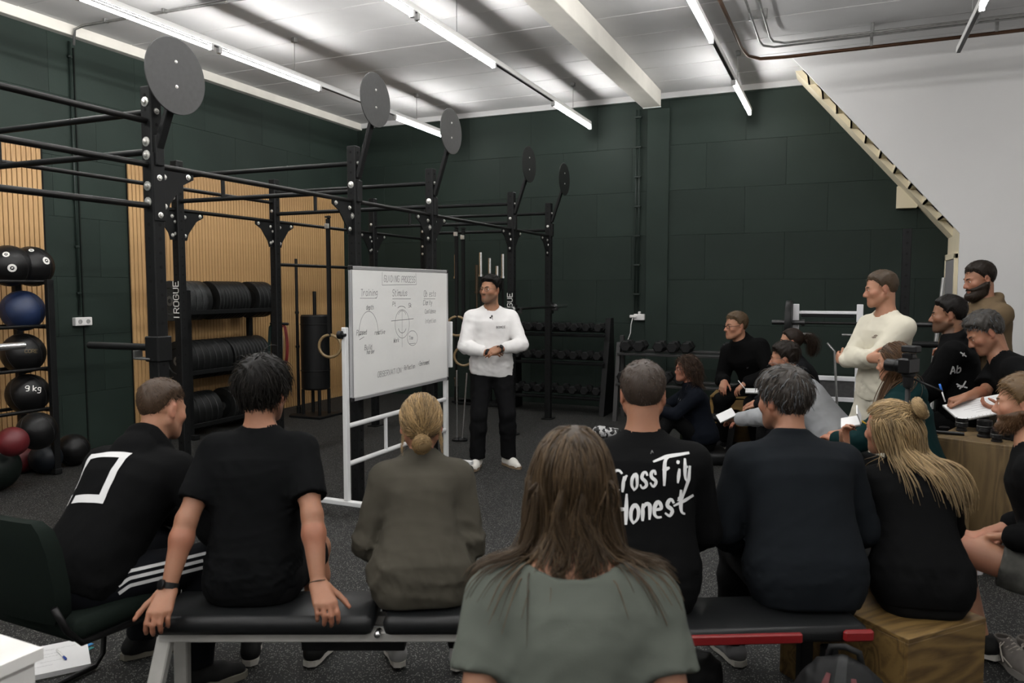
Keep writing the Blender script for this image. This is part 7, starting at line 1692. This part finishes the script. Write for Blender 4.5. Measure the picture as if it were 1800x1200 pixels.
# 17 grey haired man writing
b_ = PD(1846, 790, 5.15); fa = -92
wr_r = loc_of(b_, fa, PD(1698, 697, 5.10)); wl_l = loc_of(b_, fa, PD(1772, 722, 4.92))
c_ = CAST['writer'] = person('grey haired man in black T-shirt writing on a notepad on his knee', b_, fa, dict(seed=26, h=1.86, hs=1.05, sit=1, hip=.72, lean=(24, 44), neck=2, head=(-98, 32, 0), res=.005, cres=.008,
    top=dict(mat=(.0075, .0078, .0084), ease=.022, loose=.025, sleeve=.42, name='t_shirt', wr=.006, flare=.02), bottom=dict(mat=(.030, .024, .095), ease=.022, name='purple_trousers'), shoe=BASIC_SHOE,
    hand_r=wr_r, hand_l=wl_l, elbow_r=(.8, -.5, -.3), elbow_l=(-.8, -.6, -.4), hd_r=(-.2, 1, -.25), hn_r=(-.1, .2, 1), curl_r=(.9, 1.1, 1.2, 1.2), tout_r=.4, hd_l=(.25, 1, .05), hn_l=(-.5, 0, -.8), curl_l=.5, foot_l=(-.14, .44, .12), foot_r=(.14, .46, .12), knee_l=(-.1, 1, .4), knee_r=(.1, 1, .4),
    skin=SK2, hair=(.085, .075, .065), hairstyle=dict(line='m', top=.026, sides=.014, ltop=.035, lside=.02, n=2600, m=6, rad=.0014, lift=.5, mess=.5, curl=.5, grey=.35, lump=.003), stubble=.3))
jump_box('plywood_box', V(b_[0], b_[1], 0), .1, .44, .46, .61, 'plywood box seat under the grey haired man writing', PLYV)
# 18 blond bearded man with crossed legs
b_ = PD(1872, 1000, 3.25); fa = -78
CAMO = pbr('camo_cloth', (.115, .115, .10), .85, noise=(11, .75))
kn = loc_of(b_, fa, PD(1705, 1010, 3.0)); 
c_ = CAST['shorts'] = person('blond bearded man in camouflage shorts with one bare leg crossed', b_, fa, dict(seed=27, h=1.76, sit=1, hip=.47, lean=(8, 22), neck=-2, head=(-74, 4, 0), res=.0055, cres=.008,
    top=dict(mat=(.0075, .0078, .0084), ease=.024, loose=.025, wr=.006), bottom=dict(mat=CAMO, ease=.024, len=.55, name='camouflage_shorts'), bare=('l', 'r'), shoe=trainers((.02, .02, .02)), limb=1.05,
    hand_l=(-.12, .20, .62), hand_r=(.12, .22, .60), elbow_l=(-.6, -.8, -.4), elbow_r=(.6, -.8, -.4), foot_l=(.22, .42, .26), foot_r=(.04, .30, .10), knee_l=(-.2, 1, .3), knee_r=(.0, 1, .3),
    skin=SK1, hair=(.22, .13, .055), hairstyle=dict(line='full', top=.018, sides=.012, ltop=.035, lside=.025, n=2600, m=5, rad=.0011, lift=.3, comb=(.3, .9, -.1)), beard=dict(t=.007, n=900), beardcol=(.17, .085, .035)))
so_ = empty('low_stool', (b_[0] + .06, b_[1] + .03, 0), 0, 'low black stool under the blond bearded man', 'stool')
MB().lathe([(0, .33), (.15, .33), (.165, .345), (.165, .375), (.15, .39), (0, .39)], n=28).build('seat', PAD, so_, angle=.6)
for k in range(4): a = k * 1.571 + .78; MB().tube([(.10 * math.cos(a), .10 * math.sin(a), .335), (.15 * math.cos(a), .15 * math.sin(a), .005)], .012, 8).build('leg', CHT, so_, smooth=True)
# ---------------------------------------------------------------- prints, watches and things held
def loc_frame(c): return c['root']
WHP = pbr('print_white', (.56, .56, .56), .75); DKP = pbr('print_dark', (.05, .05, .055), .8); GRP = pbr('print_grey', (.22, .22, .22), .8)
# white square on the hoodie
c = CAST['hoodie']; R = c['Rc']; ce = c['sp'](.60) + R @ V(-.06, -.12, .01); a = .10
project_strokes(c['root'], c['top'], [([(-a, a), (a + .018, a)], .034), ([(a, a + .017), (a, -a - .017)], .034), ([(a + .018, -a), (-a + .045, -a)], .034), ([(-a, a + .017), (-a, -a * .45)], .03), ([(-a, -a * .72), (-a, -a - .017)], .03)], ce, -R[:, 1], R[:, 2], .034, 'square_print', WHP, c['top'], step=.012)
# three stripes on the track trousers
hp, kn, an = c['legs']['r']; mid = (hp + kn) / 2; along = nrm(kn - hp); nz_ = nrm(V(1, -.25, .45)); upv = nrm(np.cross(nz_, along)); upv = upv if upv[2] > 0 else -upv
ux_ = np.cross(upv, nz_); sgn = 1 if ux_ @ along > 0 else -1
project_strokes(c['root'], c['bottom'], [([(sgn * -.14, o - .02), (sgn * -.10, o), (sgn * .06, o + .004), (sgn * .26, o + .01)], .013) for o in (-.035, -.008, .019)], mid, nz_, upv, .013, 'side_stripe', WHP, c['bottom'], step=.012)
# brush lettering on the back
c = CAST['letter']; R = c['Rc']; ce = c['sp'](.60) + R @ V(.022, -.13, .0)
def brush(txt, x, y, h, rot, wide, w):
    out = []; co, si = math.cos(rot), math.sin(rot)
    for st in letters(txt, 0, 0, h, slant=.28, wide=wide, jit=.12, seed=3):
        q = np.array(st); m = max(3, len(q) * 3); cum = np.concatenate([[0], np.cumsum(np.linalg.norm(np.diff(q, axis=0), axis=1))]); tt = np.linspace(0, cum[-1], m)
        q = np.stack([np.interp(tt, cum, q[:, 0]), np.interp(tt, cum, q[:, 1])], 1)
        for _ in range(2): q[1:-1] = (q[:-2] + 2 * q[1:-1] + q[2:]) / 4
        out.append(([(x + u * co - v * si, y + u * si + v * co) for u, v in q], [w * .65, w, w * 1.15, w * .9, w * .5]))
    return out
sk_ = brush('Cross', -.145, -.02, .085, .20, .53, .012) + brush('F', .045, .02, .105, .20, .5, .013) + brush('it', .092, .028, .085, .20, .62, .012)
sk_ += [([(.01, .105), (.06, .13), (.15, .152)], [.008, .016, .01]), ([(.15, .10), (.145, .05), (.12, -.02), (.10, -.035)], [.009, .013, .01, .005])]
sk_ += brush('H', -.135, -.14, .11, .22, .62, .014) + brush('onest', -.075, -.125, .088, .22, .66, .0135)
sk_ += [([(.085, -.055), (.13, -.03), (.165, -.005)], [.006, .012, .008])]
project_strokes(c['root'], c['top'], sk_, ce, -R[:, 1], R[:, 2], .012, 'back_lettering', WHP, c['top'], step=.005, off=.0035)
project_strokes(c['root'], c['top'], [([(-.006, -.008), (0, .008), (.004, -.004)], .003)], c['sp'](.86) + R @ V(.03, -.13, 0), -R[:, 1], R[:, 2], .003, 'neck_mark', GRP, c['top'], step=.004)
# small chest and sleeve prints
c = CAST['speaker']; R = c['Rc']
project_strokes(c['root'], c['top'], letters('BOMCE', -.045, -.01, .019, adv=5.6), c['sp'](.70) + R @ V(-.085, .13, 0), R[:, 1], R[:, 2], .0028, 'chest_print', DKP, c['top'], step=.005)
p = c['sp'](.86) + R @ V(.0, .118, .01); b = MB(); b.box(p, (.012, .014, .02), R, .003).box(p + R @ V(.014, .003, -.014), (.014, .012, .012), R, .003); b.tube([p + R @ V(-.002, .004, -.01), p + R @ V(-.012, .012, -.06), p + R @ V(-.02, .016, -.12)], .0016, 5); b.build('clip_microphone', BLKP, c['root'])
def wristband(c, nm, name, mat, w, r, dial=None, k=.012):
    a, e, wr_ = c['arms'][nm]; d = nrm(wr_ - e); p = wr_ - d * k; A = frame(d)
    o = MB().lathe([(r, -w / 2), (r + .004, -w / 2), (r + .004, w / 2), (r, w / 2), (r, -w / 2)], p, 24, A).build(name, mat, c['root'], angle=.6)
    if dial is not None: u = nrm(V(*dial) - d * (V(*dial) @ d)); MB().lathe([(.019, 0), (.019, .009), (.016, .011), (0, .011)], p + u * (r + .001), 20, frame(u)).build('watch_case', pbr('watch_case', (.03, .03, .032), .3, metal=.5), o, angle=.6)
wristband(c, 'l', 'wristwatch', pbr('watch_steel', (.16, .14, .12), .35, metal=.7), .022, .031, (0, .8, .6), k=-.018)
wristband(c, 'r', 'black_cuff', pbr('cuff_black', (.012, .012, .012), .8), .03, .032, k=-.012)
c = CAST['tee']; wristband(c, 'l', 'wristwatch', pbr('watch_strap', (.01, .01, .01), .6), .022, .029, (-.5, -.6, .5), k=.012)
wristband(c, 'r', 'cord_bracelet', pbr('cord_brown', (.08, .05, .03), .8), .003, .029, k=.004)
c = CAST['cream']; R = c['Rc']
project_strokes(c['root'], c['top'], [[(-.03, -.008), (-.01, -.002), (.02, .008)], [(-.012, .006), (.012, .012)], [(-.02, -.012), (.01, -.006)]], c['sp'](.72) + R @ V(-.06, .13, 0), R[:, 1], R[:, 2], .004, 'chest_emblem', pbr('print_rust', (.16, .07, .05), .8), c['top'], step=.006)
c = CAST['box']; R = c['Rc']; project_strokes(c['root'], c['top'], letters('NORMA', -.04, -.01, .016, adv=5.6), c['sp'](.66) + R @ V(-.08, .13, 0), R[:, 1], R[:, 2], .005, 'chest_print', GRP, c['top'], step=.006)
c = CAST['writer']; R = c['Rc']; project_strokes(c['root'], c['top'], letters('JI', -.02, -.01, .035, slant=.2), c['sp'](.72) + R @ V(-.11, .10, 0), R @ V(-.7, .7, 0), R[:, 2], .007, 'chest_print', WHP, c['top'], step=.008)
c = CAST['black']; R = c['Rc']
for (s_, x, z, st) in ((.62, .02, .0, letters('Ab', -.04, -.02, .055, slant=.1)), (.40, -.02, .02, [[(-.03, .02), (.0, -.01), (.03, .03)], [(-.02, -.02), (.0, .0), (-.03, .0)], [(.01, -.01), (.03, -.02)]]), (.86, -.05, -.02, [[(-.02, .02), (.0, .0), (.02, -.02)], [(-.01, -.01), (.01, .01)]]), (.22, .03, 0, [[(-.02, -.02), (.01, .01), (.02, .02)], [(-.03, -.02), (-.01, -.02)]])):
    project_strokes(c['root'], c['top'], st, c['sp'](s_) + V(-.2, x, z), V(-1, -.35, .1), R[:, 2], .010, 'white_print', WHP, c['top'], step=.007)
# drawstrings of the navy hoodie
c = CAST['curly']; R = c['Rc']
for s_ in (-1, 1): project_strokes(c['root'], c['top'], [[(s_ * .04, .12), (s_ * .035, 0), (s_ * .02, -.16)]], c['sp'](.6) + R @ V(0, .15, 0), R[:, 1], R[:, 2], .005, 'drawstring', WHP, c['top'], step=.008)
# notepads and pens in hands
def held(c, nm): return world_of((c['root'].location.x, c['root'].location.y), math.degrees(-c['root'].rotation_euler.z), c['arms'][nm][2])
def slab_thing(name, label, cat, center, xdir, up, dims, mat):
    t = empty(name, center, 0, label, cat); A = frame(up, xdir); MB().box((0, 0, 0), dims, A, .002).build('pages', mat, t); MB().box(A @ V(0, 0, -dims[2] / 2 - .002), (dims[0] + .004, dims[1] + .004, .003), A).build('cover', pbr('cover_card', (.12, .12, .10), .7), t); return t, A
pl_ = PD(1722, 716, 5.02); t, A = slab_thing('notepad', 'white spiral notepad on the knee of the grey haired man writing', 'notepad', pl_, (.95, .31, 0), (-.15, -.30, .94), (.36, .25, .012), PAPER)
b = MB()
for k in range(14): y = -.12; b.tube([A @ V(-.15 + k * .023, y - .004, -.008), A @ V(-.15 + k * .023, y - .007, .0), A @ V(-.15 + k * .023, y + .004, .009)], .0013, 4)
b.build('spiral', GALV, t); b = MB()
for k in range(6): b.box(A @ V(.02 - .01 * (k % 2), .085 - .03 * k, .0067), (.22 - .05 * (k % 3), .002, .0004), A)
b.build('handwriting', INKL, t)['kind'] = 'stuff'
hw_ = held(CAST['writer'], 'r'); q0 = PD(1660, 702, 5.08); q1 = PD(1652, 676, 5.08); t = empty('ballpoint_pen', q0, 0, 'blue pen in the fist of the grey haired man writing', 'pen'); d = q1 - q0
BLU = pbr('pen_bright_blue', (.02, .14, .55), .35); MB().tube([d * -.15, d * .55], .0045, 8).build('barrel', WPL, t, smooth=True); MB().tube([d * .55, d * 1.05], .007, 8).build('cap', BLU, t, smooth=True)
hh = held(CAST['teal'], 'l'); pc_ = PD(1495, 741, 4.2); t, A = slab_thing('small_notebook', 'small white notebook in the hands of the woman in the teal hoodie', 'notebook', pc_, (.9, .2, -.3), (-.3, -.5, .8), (.10, .08, .01), PAPER)
b = MB(); b.box(A @ V(.055, .0, .04), (.006, .075, .075), A); b.build('raised_page', PAPER, t)
q0 = PD(1512, 738, 4.17); q1 = PD(1526, 747, 4.17); t = empty('pencil', q0, 0, 'yellow pencil in the hand of the woman in the teal hoodie', 'pencil'); MB().tube([(0, 0, 0), (q1 - q0) * 1.6], .005, 6).build('shaft', pbr('pencil_yellow', (.55, .33, .02), .5), t)
pn_ = held(CAST['grey'], 'l') + V(-.09, -.02, .03); t, A = slab_thing('open_notebook', 'small notebook in the hand of the curly haired man in pale grey', 'notebook', pn_, (.8, .4, .2), (-.2, -.6, .75), (.14, .10, .01), PAPER)
pn_ = held(CAST['box'], 'l') + V(.10, -.10, -.06); t, A = slab_thing('notebook', 'thin white notebook on the knee of the man in black sweatshirt and glasses', 'notebook', pn_, (1, .1, 0), (0, -.15, 1), (.17, .14, .012), PAPER)
q0 = held(CAST['box'], 'l') + V(-.01, -.05, -.02); t = empty('ballpoint_pen', q0, 0, 'thin white pen between the fingers of the man in black sweatshirt and glasses', 'pen'); MB().tube([(-.05, -.02, .05), (.02, -.03, -.03)], .004, 6).build('barrel', WPL, t, smooth=True)
